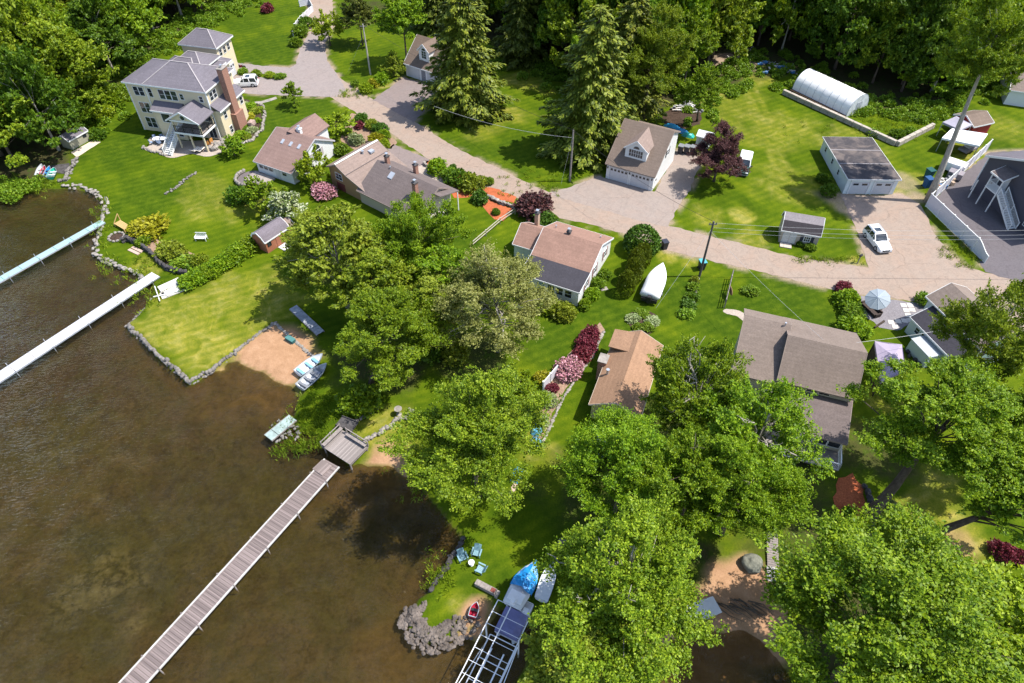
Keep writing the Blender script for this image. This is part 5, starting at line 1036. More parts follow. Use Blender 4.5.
# ---------------------------------------------------------------- docks
def frame_at(a,b):
    d=b-a; return math.atan2(d.y,d.x),Vector((d.x,d.y,0)).length
a=P(332,463,.35); b=Vector((-34.6,9.5,.35)); rz,L=frame_at(a,b)
t=thing('boat_dock','long weathered wooden dock with pale edge boards running out into the lake','dock',(a.x,a.y,0),rz)
m=MB(); n=int(L/.3); rnd=random.Random(2)
for i in range(n): m.box((i*.3+.15,0,.33+rnd.uniform(-.006,.006)),(.275,1.72,.05))
m.build('deck_boards',planks('dock_boards',(.2,.16,.15),0,.15,.3),t)
for s in (-1,1): 
    e=MB(); k=0
    while k<L: e.box((k+2.0,s*.94,.36),(3.98,.13,.14)); k+=4
    e.build('edge_beam',mott('pale_timber',(.42,.40,.375),.18,3,.8),t)
for k in range(2,int(L),4):
    for s in (-1,1): MB().cyl((k,s*1.0,-.75),.06,1.35,8).build('post',WOODGREY,t)
ps=MB(); [ps.box((k,0,.2),(.1,1.7,.18)) for k in range(1,int(L),2)]; ps.build('joists',WOODGREY,t)
solo('deck_panel',MB().box((0,0,0),(1.35,1.35,.08)),planks('dock_panel_boards',(.235,.19,.175),0,.19,.3),'square loose deck panel lying askew at the shore end of the long dock','decking',tuple(P(322.3,467.5,.43)),R_(-35))  # a loose dock panel, not a freight pallet
c=[P(u,v,.75) for u,v in ((322,446.4),(340.5,428.7),(366.3,444.8),(347.8,466.5))]; o_=c[0]; rz=math.atan2(c[1].y-c[0].y,c[1].x-c[0].x); Wd=(c[1]-c[0]).length; Dd_=(c[3]-c[0]).length
t=thing('deck','raised square wooden deck with benches and railings at the shore end of the long dock','deck',(o_.x,o_.y,0),rz)
m=MB(); [m.box((Wd/2,-(i+.5)*Dd_/24,.72),(Wd,Dd_/24-.015,.06)) for i in range(24)]; m.build('deck_boards',planks('deck_platform',(.27,.235,.22),1,Dd_/24,.25),t)
r=MB(); railing(r,[(0,0,.75),(Wd,0,.75)],.75,.5); railing(r,[(Wd,-.9,.75),(Wd,-Dd_,.75)],.75,.5); r.build('railing',WOODGREY,t)
e=MB(); e.b2((0,-.45,1.1),(Wd,-.05,1.16)); e.b2((Wd-.45,-Dd_,1.1),(Wd-.05,-1.2,1.16)); e.build('bench_seat',WOODGREY,t)
[MB().cyl((x,y,-1.2),.09,1.88,8).build('post',WOODGREY,t) for x in (.15,Wd-.15) for y in (-.15,-Dd_+.15)]; MB().box((Wd/2,-.05,.55),(Wd,.08,.28)).box((Wd/2,-Dd_+.05,.55),(Wd,.08,.28)).build('skirt_board',WOODGREY,t)
solo('gangway',MB().box((0,0,0),(1.2,2.0,.1)).bar((-.62,-1,.1),(-.62,1,.1),.07,.2).bar((.62,-1,.1),(.62,1,.1),.07,.2),STONED,'dark ramp with side rails behind the wooden deck','ramp',tuple(P(347,424,.5)),rz+R_(10))
def plank_dock(name,label,px0,px1,w,mat,z=.2,post=4.5,edge=None,ext=0,deckn='deck_boards'):
    a=P(*px0,z); b=P(*px1,z); rz,L=frame_at(a,b); L+=ext; t=thing(name,label,'dock',(a.x,a.y,0),rz)
    m=MB(); k=0
    while k<L: q=min(2.4,L-k); m.box((k+q/2,0,z),(q-.06,w,.07)); k+=2.4
    m.build(deckn,mat,t); e=MB(); [e.box((L/2,s*(w/2+.035),z-.03),(L,.06,.16)) for s in (-1,1)]; e.build('edge_beam',edge or ALU,t)
    k=1.2
    while k<L:
        for s in (-1,1): MB().cyl((k,s*(w/2+.1),-.8),.035,1.45,8).build('post',ALU,t)
        MB().box((k,0,z-.2),(.06,w+.2,.06)).build('cross_bar',ALU,t); k+=post
    return t
plank_dock('boat_dock','narrow pale aqua dock at the far left running to the rocky cove shore',(103,221.5),(-6,283),1.05,mott('aqua_deck',(.26,.40,.40),.08,4,.7,.6),post=4.2,ext=6)
plank_dock('boat_dock','clean white dock running left from the grass corner beside the stacked panels',(156,274.5),(-8,382),1.5,mott('white_deck',(.55,.53,.52),.12,4,.7,.6),ext=6)
plank_dock('boat_dock','short pale aqua dock section beside the reeds',(293,417.5),(268,438),1.15,mott('worn_aqua',(.26,.33,.31),.25,3,.7,.6),post=2.2,edge=WOODGREY)
# ---------------------------------------------------------------- walls of stone
def stone_wall(name,label,px,mat,w=.5,h=.5,z=0,size=.5,rows=1,seed=1,cat='stone wall',kind=None,pts=None,dens=1.0):
    pts=pts or [P(u,v) for u,v in px]; rnd=random.Random(seed); mb=MB()
    for a,b in zip(pts,pts[1:]):
        L=(b-a).length; d=(b-a).normalized(); n=Vector((-d.y,d.x,0)); k=0
        while k<L:
            s=size*rnd.uniform(.6,1.35)
            for r in range(rows):
                q=a+d*min(k+s/2,L)+n*rnd.uniform(-w/2,w/2); mb.stone((q.x,q.y,z+h*(r+.5)/rows-.05),(s*1.12,size*rnd.uniform(.7,1.2),h/rows*1.3),rnd,math.atan2(d.y,d.x)+rnd.uniform(-.3,.3))
            k+=s*.9/dens
    return solo(name,mb,mat,label,cat,kind=kind)
stone_wall('sea_wall','grey stone sea wall round the square lakeside lawn and the beach',[(127,325),(150,346),(172,366),(190,381),(214,367),(238,350),(256,336),(275,323)],STONE,.35,.85,-.62,.5,2,3,dens=1.2)
stone_wall('beach_edging','thin line of kerb stones along the shaded side of the sandy beach',[(275,323),(290,337),(305,350),(313,357)],STONEL,.1,.22,-.02,.5,1,4,'kerb stones')
stone_wall('shore_rocks','pale shore rocks edging the cove in front of the cream house lawn',[(62,184),(80,186.5),(95,190.5),(104,198.5),(105.5,210),(102.5,222),(97.5,238),(95.5,253),(107,261.5),(125,266.5),(140,274.5),(150,281)],STONEL,.9,.5,-.35,.6,2,5,'shore rocks')
stone_wall('shore_rocks','low rocks and gravel edge left of the sea wall corner',[(157,290),(149,303),(141,311),(127,325)],STONE,.5,.35,-.4,.45,1,6,'shore rocks')
stone_wall('retaining_wall','dark low retaining wall curving below the golden yellow shrub',[(122,243),(128,240.5),(138,244),(150,253),(160,264),(168,270),(186,275)],STONED,.15,.9,-.05,.6,2,7)
stone_wall('stone_wall','narrow line of boulders crossing the grass right of the wooden deck',[(357,446),(370,440),(382,431),(395,423),(408,417),(412,411)],STONEL,.5,.5,0,.5,1,8,dens=1.3)
stone_wall('stone_edging','thin stone edge on the lawn below the round beach bush',[(349,427),(362,418),(378,407)],STONEL,.05,.25,0,.6,1,9,'stone edging')
stone_wall('stone_wall','low pale stone wall between the two orange mulch strips',[(482,195),(492,199.5),(503,204.5),(515,208)],STONEL,.2,.6,0,.6,2,10)
stone_wall('stone_wall','low pale stone wall along the orange mulch bed nearest the brown cottages',[(423,164),(432,170),(441,177),(449,184)],STONEL,.2,.6,0,.6,2,11)
stone_wall('stone_edging','stones edging the planted strip below the utility pole',[(698,278),(696,290),(694,303),(691,315)],STONE,.15,.3,0,.5,1,12,'stone edging')
stone_wall('sea_wall','dark timber and stone edge along the shore below the blue chairs',[(465,537),(456,551),(446,568),(436,582),(432,590)],STONED,.3,.8,-.5,.6,2,13)
stone_wall('stone_row','short row of stones and low plants across the cream house lawn',[(165.5,195),(172,190),(181,184),(190,177),(196,173)],STONE,.5,.3,0,.45,1,14,'stone row')
stone_wall('stone_edging','stones around the rock garden right of the cream house',[(262,104),(265,116),(262,130),(252,141),(240,144)],STONEL,.4,.4,0,.6,1,15,'stone edging')
stone_wall('stone_edging','stones edging the shaded orange mulch beside the leaning trunk',[(863,485),(868,500),(872,520),(866,540),(852,552)],STONED,.4,.5,0,.6,1,16,'stone edging')
stone_wall('stone_edging','pale border stones along the long bare earth border',[(604,331),(592,357),(578,376),(563,398),(551,425),(541,446)],STONEL,.05,.16,0,.4,1,17,'stone edging')
stone_wall('patio_rocks','pale boulders at the right end of the cream house patio',[(206,152),(214,150),(221,146),(226,143)],STONEL,1.4,.8,0,.9,1,18,'boulders',dens=1.3)
stone_wall('patio_rocks','small rocks round the left end of the cream house patio',[(142,147),(148,151),(156,152),(164,156)],STONEL,.6,.4,0,.5,1,19,'boulders')
mb=MB(); rnd=random.Random(22)
rip=[P(u,v) for u,v in ((412,607),(408,620),(416,635),(433,643),(451,637),(467,627))]
for k in range(420):
    i=rnd.randrange(5); q=rip[i].lerp(rip[i+1],rnd.random()); cx=P(440,603); d=(cx-q).normalized(); s=rnd.uniform(-.8,1.15); q=q+d*s
    if k>395: q=P(472+rnd.uniform(-10,8),625+rnd.uniform(-8,8))
    mb.stone((q.x+rnd.uniform(-.2,.2),q.y+rnd.uniform(-.2,.2),-.38+.5*max(0,min(1,(s+.3)/.8))),(rnd.uniform(.25,.6),rnd.uniform(.22,.45),rnd.uniform(.2,.4)),rnd)
solo('rock_pile',mb,mott('lilac_stone',(.125,.103,.088),.55,1.4,.5,.9,0,.15,.03),'heap of loose shore rocks round the grassy point at the bottom','shore rocks')
mb=MB(); [mb.stone((P(u,v).x,P(u,v).y,.05),(rnd.uniform(.2,.55),rnd.uniform(.2,.5),.3),rnd) for u,v in [(rnd.uniform(262,330),rnd.uniform(372,440)) for _ in range(0)]+[(rnd.uniform(270,300),420+rnd.uniform(0,22)) for _ in range(40)]]
solo('shore_rocks',mb,STONE,'small stones lying in the water beside the short aqua dock','shore rocks')
# block wall with the hoop greenhouse
m=MB(); pts=[P(782.5,94),P(896.2,146.4),P(932,128)]; rnd=random.Random(30)
for a,b in zip(pts,pts[1:]):
    d=(b-a).normalized(); L=(b-a).length; k=0; rz=math.atan2(d.y,d.x)
    while k<L-.3:
        w_=min(1.55,L-k)
        for r in range(2): q=a+d*(k+w_/2); m.box((q.x,q.y,.25+.42*r),(w_-.04,.6+rnd.uniform(-.04,.04),.40),rz+rnd.uniform(-.01,.01))
        k+=1.57
solo('block_wall',m,mott('concrete_block',(.36,.32,.27),.18,2.5,.6,.9,0,.15,.02),'pale concrete block retaining wall bending in front of the greenhouse','retaining wall',bev=.03)
a=P(791.5,91); b=P(845.5,117.5); rz,L=frame_at(a,b); Wg=5.6; Hg=3.3
t=thing('greenhouse','white plastic hoop greenhouse behind the block wall','greenhouse',(a.x,a.y,0),rz)
m=MB(); secs=[]; N_=26; rnd=random.Random(3)
prof=[(Wg/2-Wg/2*math.cos(x)*(1 if abs(math.cos(x))<.97 else 1),Hg*math.sin(x)**.8) for x in [math.pi*i/18 for i in range(19)]]
for i in range(N_+1):
    s=1-.018*(1-abs(math.cos(i*math.pi*8/N_)))  
    secs.append([(L*i/N_+rnd.uniform(-.04,.04),y,z*s+(rnd.uniform(-.03,.03) if 0<j<18 else 0)) for j,(y,z) in enumerate(prof)])
m.loft(secs,False,False); m.build('plastic_cover',mott('white_film',(.79,.77,.74),.05,1.2,.8,.75,0,.15,.06),t,smooth=True)
hp=MB(); [hp.path([(L*i/8,y,z+.01) for y,z in prof],.035,5,False) for i in range(9)]; hp.build('hoop',ALU,t)
en=MB(); en.poly([(L+.01,y,z) for y,z in prof]); en.build('end_wall',mott('clear_film',(.5,.52,.54),.25,1.5,.7,.3,0,.4,.03),t)
en=MB(); en.poly([(-.01,y,z) for y,z in prof]); en.build('end_wall',MATS['clear_film'],t)
d=MB(); d.box((L+.04,2.8,1.0),(.05,1.3,2.0)); d.build('door',mott('film_door',(.28,.3,.32),.3,2),t)
m=MB(); m.box((L/2,-.3,.2),(L,.5,.4)); m.build('base_board',SOIL,t)
# ---------------------------------------------------------------- fences
def panel_fence(name,label,px,h,mat,post=2.4,gap=.0,cap=True,wave=False):
    pts=[P(u,v) for u,v in px]; o=pts[0]; t=thing(name,label,'fence',(o.x,o.y,0)); pts=[p-o for p in pts]; m=MB(); ps=MB(); rl=MB()
    for a,b in zip(pts,pts[1:]):
        L=(b-a).length; n=max(1,round(L/post))
        for i in range(n):
            p,q=a.lerp(b,i/n),a.lerp(b,(i+1)/n); d=(q-p).normalized(); z=Vector((0,0,1)); last=(b is pts[-1] and i==n-1 and wave)
            h2=h*.55 if last else h
            k=8; 
            for j in range(k):
                u0,u1=p.lerp(q,j/k),p.lerp(q,(j+.97)/k); f=lambda s: h+(h2-h)*(s*s*(3-2*s)); s0,s1=j/k,(j+1)/k
                nn=Vector((-d.y,d.x,0))*.025
                m.hexa([u0-nn+z*.1,u1-nn+z*.1,u1+nn+z*.1,u0+nn+z*.1],[u0-nn+z*f(s0),u1-nn+z*f(s1),u1+nn+z*f(s1),u0+nn+z*f(s0)])
                rl.bar(u0+z*(f(s0)+.03),u1+z*(f(s1)+.03),.09,.07)
            rl.bar(p+z*.12,q+z*.12,.08,.1)
            ps=MB(); ps.box((p.x,p.y,h/2),(.13,.13,h+.1))
            if cap: ps.box((p.x,p.y,h+.1),(.2,.2,.08))
            ps.build('post',TRIM,t)
        if b is pts[-1]: MB().box((b.x,b.y,(h*.55 if wave and b is pts[-1] else h)/2),(.13,.13,(h*.6 if wave and b is pts[-1] else h+.1))).build('post',TRIM,t)
    m.build('panel',mat,t); rl.build('rail',TRIM,t); return t
VINYL=mott('white_vinyl',(.55,.54,.58),.04,4,.7,.4)
panel_fence('privacy_fence','tall white privacy fence round the dark grey yard, swooping down at its road end',[(985.5,152),(925.5,206.5),(984,263)],2.1,VINYL,2.4,wave=True)
panel_fence('garden_fence','short white wavy picket fence at the top bend of the road',[(294,38),(295.5,30.5),(301.5,22.5),(313.5,11.5),(310,4.8),(300,7)],1.25,VINYL,1.6)
panel_fence('fence_panel','single white fence panel beside the pink rhododendron',[(543,391),(557,374.5)],1.5,VINYL,1.6)
m=MB(); pts=[P(515,214),P(500,224),P(486,236),P(473,247)]
for a,b in zip(pts,pts[1:]):
    for z in (.5,.95): m.bar(a+Vector((0,0,z)),b+Vector((0,0,z)),.06,.12)
    m.bar(a,a+Vector((0,0,1.1)),.12)
solo('rail_fence',m,mott('pale_rail',(.45,.39,.32),.2),'weathered two-rail fence between the orange mulch and the saltbox cottage','fence')
t=thing('trellis','weathered timber trellis fence with an oval brown sign on the lawn by the curved path','trellis',tuple(P(731,279)),0)
d=P(724,308)-P(731,279); m=MB(); [m.bar(d*(i/5),d*(i/5)+Vector((0,0,1.5)),.12) for i in range(6)]; [m.bar(Vector((0,0,z)),d+Vector((0,0,z)),.06,.1) for z in (.4,.9,1.4)]; m.build('frame',WOODGREY,t)
m=MB(); m.ext([d*.62+Vector((.25,math.cos(a)*.75,1.0+math.sin(a)*.45)) for a in [2*math.pi*i/16 for i in range(16)]],(.06,.02,0)); m.build('oval_sign',mott('brown_sign',(.2,.11,.07),.2),t)
# ---------------------------------------------------------------- vehicles
def suv(label,p,rz,paint,L=4.75,Wv=1.9,Hv=1.75,rack=True,cab=None,name='parked_car',cat='car',group=None,pickup=False):
    t=thing(name,label,cat,(p.x,p.y,0),rz,group); b=MB(); w=Wv/2
    st=[(-L/2,.45,.62,.86,.84),(-L/2+.08,.32,.95,1,.96),(-L/2+.9,.28,1.0,1,.97),(L/2-1.5,.28,1.02,1,.97),(L/2-1.1,.28,1.0,1,.95),(L/2-.25,.3,.84,.97,.86),(L/2,.42,.66,.86,.78)]
    secs=[[(x,-w*a,z0),(x,-w*a*1.01,(z0+z1)/2),(x,-w*c,z1),(x,0,z1+.05),(x,w*c,z1),(x,w*a*1.01,(z0+z1)/2),(x,w*a,z0)] for x,z0,z1,a,c in st]
    b.loft(secs).build('body',paint,t,smooth=False,bev=.03)
    xb=-L/2+.12 if not pickup else -L/2+.1; zt=Hv
    r0,r1=xb+.25,L/2-2.35; f1=L/2-1.55
    k=.8
    b=MB(); b.hexa([(xb,-w*.94,1.0),(f1,-w*.94,1.02),(f1,w*.94,1.02),(xb,w*.94,1.0)],[(r0,-w*k,zt-.06),(r1,-w*k,zt-.04),(r1,w*k,zt-.04),(r0,w*k,zt-.06)]); b.build('glasshouse',MATS['glass'],t)
    b=MB(); b.hexa([(r0-.06,-w*k-.02,zt-.06),(r1+.08,-w*k-.02,zt-.05),(r1+.08,w*k+.02,zt-.05),(r0-.06,w*k+.02,zt-.06)],[(r0,-w*k+.1,zt+.02),(r1,-w*k+.1,zt+.03),(r1,w*k-.1,zt+.03),(r0,w*k-.1,zt+.02)])
    for s in (-1,1):
        for (x0,x1) in ((xb,r0),(xb+1.25,r0+1.1),(xb+2.25,r0+2.0),(f1,r1)): b.bar((x0,s*w*.945,1.0),(x1,s*(w*k+.01),zt-.04),.1,.06)
    b.build('roof',cab or paint,t)
    if not pickup: MB().box((r1-.75,0,zt+.034),(.8,.9,.012)).build('sunroof',MATS['glass'],t)
    if rack:
        b=MB()
        for s in (-1,1): b.bar((r0+.1,s*(w*k-.08),zt+.09),(r1-.1,s*(w*k-.08),zt+.09),.05,.05)
        b.build('roof_rack',mott('silver_rail',(.5,.5,.52),.05,4,.6,.4,.6),t)
    for x in (-L/2+.95,L/2-.95):
        for s in (-1,1):
            wh=MB(); wh.path([(x,s*(w-.24),.36),(x,s*(w+.012),.36)],[.37,.37],16); o=wh.build('wheel',RUBBER,t); MB().path([(x,s*(w+.0),.36),(x,s*(w+.025),.36)],[.22,.2],12).build('rim',ALU,o)
    for s in (-1,1):
        MB().box((L/2-.1,s*(w-.32),.72),(.16,.4,.14)).build('headlight',mott('lamp_lens',(.75,.77,.8),.05,4,.6,.1),t); MB().box((-L/2+.06,s*(w-.2),.88),(.1,.22,.3)).build('taillight',mott('red_lens',(.35,.01,.01),.05,4,.6,.15),t)
        MB().box((f1-.15,s*(w+.08),1.08),(.18,.2,.16)).build('mirror',paint,t)
    MB().box((L/2-.01,0,.6),(.06,1.0,.2)).build('grille',BLACK,t); MB().box((L/2,0,.4),(.1,1.7,.14)).build('bumper',mott('grey_bumper',(.25,.25,.26),.1),t)
    return t
CARW=mott('white_car_paint',(.78,.78,.78),.02,3,.6,.22,0,.5,0)
p0=P(870,231); p1=P(880,250); d=P(881.5,251.5)-P(870.5,231.5); suv('white SUV with roof rails and sunroof standing alone on the wide pale driveway',P(875.8,243.5),math.radians(-83),CARW)
suv('white SUV parked beside the big cream house on the forked driveway',P(246,85.5),R_(186),CARW)
tp=suv('dark green and white pickup on the grass, half hidden behind the purple tree',P(743,168.5),R_(-110),mott('dark_green_paint',(.02,.055,.045),.05,3,.6,.25,0,.5,0),5.0,1.9,1.75,False,CARW,'pickup_truck','truck',None,True)
MB().box((-1.35,0,1.36),(2.25,1.78,.85)).build('truck_cap',CARW,tp,bev=.08)
# ---------------------------------------------------------------- boats
def hull_secs(L,W,H,n=12,inset=0,z0=0):
    secs=[]
    for i in range(n+1):
        s=i/n; x=L*s; f=max(.02,(1-max(0,(s-.45)/.55)**2.2)); wz=W/2*f*(.92+.08*min(1,s*4)); sh=H*(1+.25*s*s); k=.12+.25*max(0,s-.6)
        wz=max(.015,wz-inset); zb=z0+inset+ (H*.75*max(0,(s-.75)/.25)**2)
        secs.append([(x,-wz,sh+z0),(x,-wz*.82,zb+(sh)*.35),(x,-wz*.35,zb+.03),(x,0,zb),(x,wz*.35,zb+.03),(x,wz*.82,zb+sh*.35),(x,wz,sh+z0)])
    return secs
def rowboat(label,a,b,W,mat,inmat,seats,seatmat,motor=False,name='rowing_boat',group=None,z=.05):
    rz,L=frame_at(a,b); t=thing(name,label,'boat',(a.x,a.y,0),rz,group); o=MB(); S=hull_secs(L,W,.5,12,0,z); I=hull_secs(L-.08,W,.47,12,.035,z+.03); I=[[(p[0]+.04,p[1],p[2]) for p in q] for q in I]
    o.loft(S,False,False); o.loft(I,False,False)
    for r,q in zip(S,S[1:]): pass
    o.poly(S[0]); o.poly(I[0]); o.build('hull',mat,t,smooth=True)
    g=MB(); g.path([q[0] for q in S],.035,6).path([q[-1] for q in S],.035,6).bar(S[0][0],S[0][-1],.06,.08); g.build('gunwale',ALU,t)
    f=MB(); f.poly([(q[2][0],q[2][1]*.9,q[2][2]+.07) for q in I[:-2]]+[(q[4][0],q[4][1]*.9,q[4][2]+.07) for q in I[:-2]][::-1]); f.build('floor',inmat,t)
    for x,w_ in seats:
        k=int(x*12); hw=S[k][-1][1]; MB().box((x*L,0,z+.40),(w_,hw*1.9,.06)).build('seat',seatmat,t)
    return t
SILV=mott('boat_aluminium',(.40,.42,.44),.12,3,.7,.4,.3,.5,0); WHITEB=mott('boat_white',(.55,.56,.58),.06,3,.7,.4)
BIN=mott('boat_inside_grey',(.30,.32,.36),.2,3,.7,.6)
rowboat('white and pale blue aluminium boat beached nearer the sand','' or P(298.5,376),P(323.5,357.5),1.5,WHITEB,mott('boat_inside_white',(.62,.65,.67),.15,3,.7,.6),[(.12,.35),(.45,.3),(.7,.35)],mott('blue_seat',(.18,.36,.46),.2),group=None)
rowboat('grey aluminium boat with dark bench seats beached on the grass side',P(301,390),P(327.5,367),1.6,SILV,BIN,[(.12,.3),(.33,.3),(.55,.3),(.76,.3)],mott('grey_seat',(.16,.17,.19),.2))
# canoes by the cove
for (lab,a,b,mt,k) in [('grey canoe leaning outermost in the row by the cove',(39,178),(43.5,167.5),mott('grey_hull',(.45,.46,.48),.1,3,.7,.4),0),('red kayak in the row of small boats by the cove',(42.5,179),(46.5,169),mott('crimson_hull',(.42,.02,.05),.1,3,.7,.35),1),('blue kayak in the row of small boats by the cove',(46.5,179.5),(51.5,169.5),mott('blue_hull',(.02,.22,.5),.1,3,.7,.35),1),('green rowing boat in the row of small boats by the cove',(51.5,180),(56,171),mott('green_hull',(.02,.33,.22),.1,3,.7,.35),2)]:
    rowboat(lab,P(*a),P(*b),[.9,.8,1.2][k],mt,mott('pale_inside',(.5,.55,.55),.1) if k!=1 else mt,[(.3,.25),(.6,.25)],mott('pale_inside',(.5,.55,.55),.1) if k!=1 else BLACK,name=['canoe','kayak','rowing_boat'][k])
stone_wall('stone_landing','grey stone landing with steps beside the row of canoes',[(58,182),(66,180),(70,171),(76,160)],STONE,.5,.7,-.2,.7,2,33)
sheet('dark_deck',[(45,166),(70,163),(72,170),(68,174),(57,173),(47,171)],STONED,.05,'dark gravel landing behind the canoes','landing')
rk=P(474.5,612); rowboat('small red kayak lying on the sand beside the shore rocks',P(472.5,619),P(477,605),.75,mott('crimson_hull',(.42,.02,.05),.1),mott('crimson_hull',(.42,.02,.05),.1),[(.5,.25)],BLACK,name='kayak')
# shrink-wrapped boat on its trailer
a=P(648.6,302,.2); b=P(661.5,270,.2); rz,L=frame_at(a,b)
t=thing('covered_boat','white shrink-wrapped motorboat on a trailer in the middle of the lawn','boat',(a.x,a.y,0),rz)
S=[]; n=14
for i in range(n+1):
    s=i/n; f=max(.03,1-max(0,(s-.35)/.65)**2.3); w_=1.25*f; top=1.55+.55*math.sin(min(1,s*1.5+.15)*math.pi)*(.6+.4*f)
    S.append([(L*s,-w_*.75,.75),(L*s,-w_,1.15),(L*s,-w_*.97,1.45),(L*s,-w_*.45,top-.12),(L*s,0,top),(L*s,w_*.45,top-.12),(L*s,w_*.97,1.45),(L*s,w_,1.15),(L*s,w_*.75,.75)])
m=MB(); m.loft(S); m.build('shrink_wrap',mott('shrink_film',(.74,.74,.75),.03,1.5,.7,.4,0,.4,.05),t,smooth=True)
S2=[[(q[0][0],q[0][1],.76),(q[0][0],q[0][1]*.4,.45),(q[0][0],0,.38),(q[0][0],-q[0][1]*.4,.45),(q[0][0],-q[0][1],.76)] for q in S]; m=MB(); m.loft(S2); m.build('hull',mott('grey_hull',(.45,.46,.48),.1),t,smooth=True)
m=MB(); [m.bar((.2,s*.7,.4),(L*.8,s*.5,.45),.1,.12) for s in (-1,1)]; m.bar((L*.8,-.5,.45),(L+.9,0,.45),.1).bar((L*.8,.5,.45),(L+.9,0,.45),.1); m.cyl((L+.7,0,0),.05,.5,8); m.build('trailer_frame',mott('galvanised',(.4,.41,.42),.15,4,.7,.45,.5),t)
for s in (-1,1):
    o=MB().path([(1.9,s*1.0,.32),(1.9,s*1.25,.32)],[.32,.32],14).build('wheel',RUBBER,t); MB().path([(1.9,s*1.24,.32),(1.9,s*1.27,.32)],[.18,.16],10).build('rim',ALU,o)
MB().box((-.25,0,.85),(.5,.5,1.1)).build('outboard_motor',BLACK,t,bev=.06); MB().box((-.1,0,.6),(.3,2.0,.5)).build('transom',BLACK,t)
# boat lift frame
LIFT=mott('lift_aluminium',(.64,.65,.66),.08,5,.8,.5,.1,.4,0)
zt=2.6; c0=P(498,600,zt); c1=P(456,683,zt); c2=P(530,621,zt); d=(c1-c0).normalized(); rz=math.atan2(d.y,d.x); L=13.5
t=thing('boat_lift','tall open aluminium boat lift canopy frame standing in the water','boat lift',(c0.x,c0.y,0),rz); Wl=2.95
m=MB(); [m.bar((0,y,zt+.0),(L,y,zt+.0),.075) for y in (0,1.2,Wl)]; m.build('top_rail',LIFT,t)
m=MB(); [m.bar((x,0,zt+.06),(x,Wl,zt+.06),.035) for x in [L*i/13 for i in range(14)]]; m.build('cross_bar',LIFT,t)
for x in (2.2,7.2,L-1):
    for y in (0.02,Wl-.02): MB().bar((x,y,-1.7),(x,y,zt),.1).build('leg',LIFT,t)
m=MB(); [m.bar((2.0,y,.3),(7.6,y,.3),.08) for y in (.25,Wl-.25)]; [m.bar((x,.25,.3),(x,Wl-.25,.3),.06) for x in (2.0,4.0,5.8,7.6)]; m.bar((2.2,0,-.9),(7.2,0,1.8),.06).bar((2.2,Wl,1.8),(7.2,Wl,-.9),.06); [m.bar((3,y,.45),(7,y,.5),.12,.06) for y in (.9,2.0)]; m.build('cradle',LIFT,t)
w_=MB(); w_.path([(7.6,.1+.42*math.cos(a),1.2+.42*math.sin(a)) for a in [2*math.pi*i/14 for i in range(15)]],.03,6,False).bar((7.6,-.3,1.2),(7.6,.5,1.2),.03).bar((7.6,.1,.8),(7.6,.1,1.6),.03); w_.build('winch_wheel',LIFT,t)
# pontoon boat
pc=P(514.5,617,.3); t=thing('pontoon_boat','pontoon boat under a blue-violet cover floating in front of the lift','boat',(pc.x,pc.y,-.45),rz); t.scale=(.82,.9,.9)
for y in (-.8,.8): MB().path([(-2.2,y,.1),(-1.9,y,.1),(1.9,y,.1),(2.3,y,.2)],[.05,.3,.3,.05],12).build('float',ALU,t)
MB().box((0,0,.5),(4.2,2.3,.12)).build('deck',mott('pale_deck_floor',(.5,.5,.52),.1),t)
m=MB(); S=[[(x,-1.15,.6),(x,-1.15,.95),(x,-.5,1.22+k),(x,.5,1.25+k),(x,1.15,.98),(x,1.15,.6)] for x,k in ((-.6,-.05),(.1,.06),(.8,-.02),(1.5,.08),(2.05,-.05))]; m.loft(S); m.build('cover',mott('violet_canvas',(.14,.14,.27),.15,1.5,.6,.8,0,.2,.04),t)
m=MB(); [m.bar((-2.0,y,.95),(-.6,y,.95),.05) for y in (-1.1,1.1)]; m.bar((-2.0,-1.1,.95),(-2.0,1.1,.95),.05); [m.box((x,y,.75),(.7,.6,.4)) for x,y in ((-1.5,-.7),(-1.0,.7))]; m.build('seat',mott('white_vinyl_seat',(.7,.7,.72),.06),t)
# boat under blue tarp
a=P(512,607,.4); b=P(535.5,564,.4); rz2,L=frame_at(a,b); t=thing('tarped_boat','white motorboat partly wrapped in a bright blue tarpaulin at the head of the slip','boat',(a.x,a.y,-.1),rz2)
m=MB(); m.loft(hull_secs(L,1.9,.85,12)); m.build('hull',WHITEB,t,smooth=True)
rs_=random.Random(4); S=[]
for i in range(11):
    x=L*(.36+.66*i/10); s=.36+.64*i/10; f=max(.08,(1-max(0,(s-.45)/.55)**2.2)); w_=1.02*f; S.append([(x+rs_.uniform(-.1,.1),y*w_,z+rs_.uniform(-.08,.08)) for y,z in ((-1,.55),(-1.03,.9),(-.6,1.15),(0,1.28),(.6,1.1),(1.03,.9),(1,.55))])
m=MB(); m.loft(S,False,False); m.build('tarpaulin',mott('blue_tarp',(.015,.22,.52),.25,2.5,.7,.4,0,.4,.06),t)
m=MB(); m.box((L*.18,0,.95),(.9,1.3,.25)).box((L*.05,0,1.0),(.4,.4,.9)); m.build('seat',mott('white_vinyl_seat',(.7,.7,.72),.06),t)
m=MB(); m.loft(hull_secs(3.6,1.3,.6,10)); solo('overturned_dinghy',m,WHITEB,'white dinghy under the branches right of the tarped boat','boat',tuple(P(541,602,.1)),rz2+.15)
m=MB(); m.loft(hull_secs(4.2,1.6,.6,10)); solo('white_boat',m,WHITEB,'white boat half hidden by leaves at the edge of the small shaded beach','boat',tuple(P(716,607,.1)),R_(200))
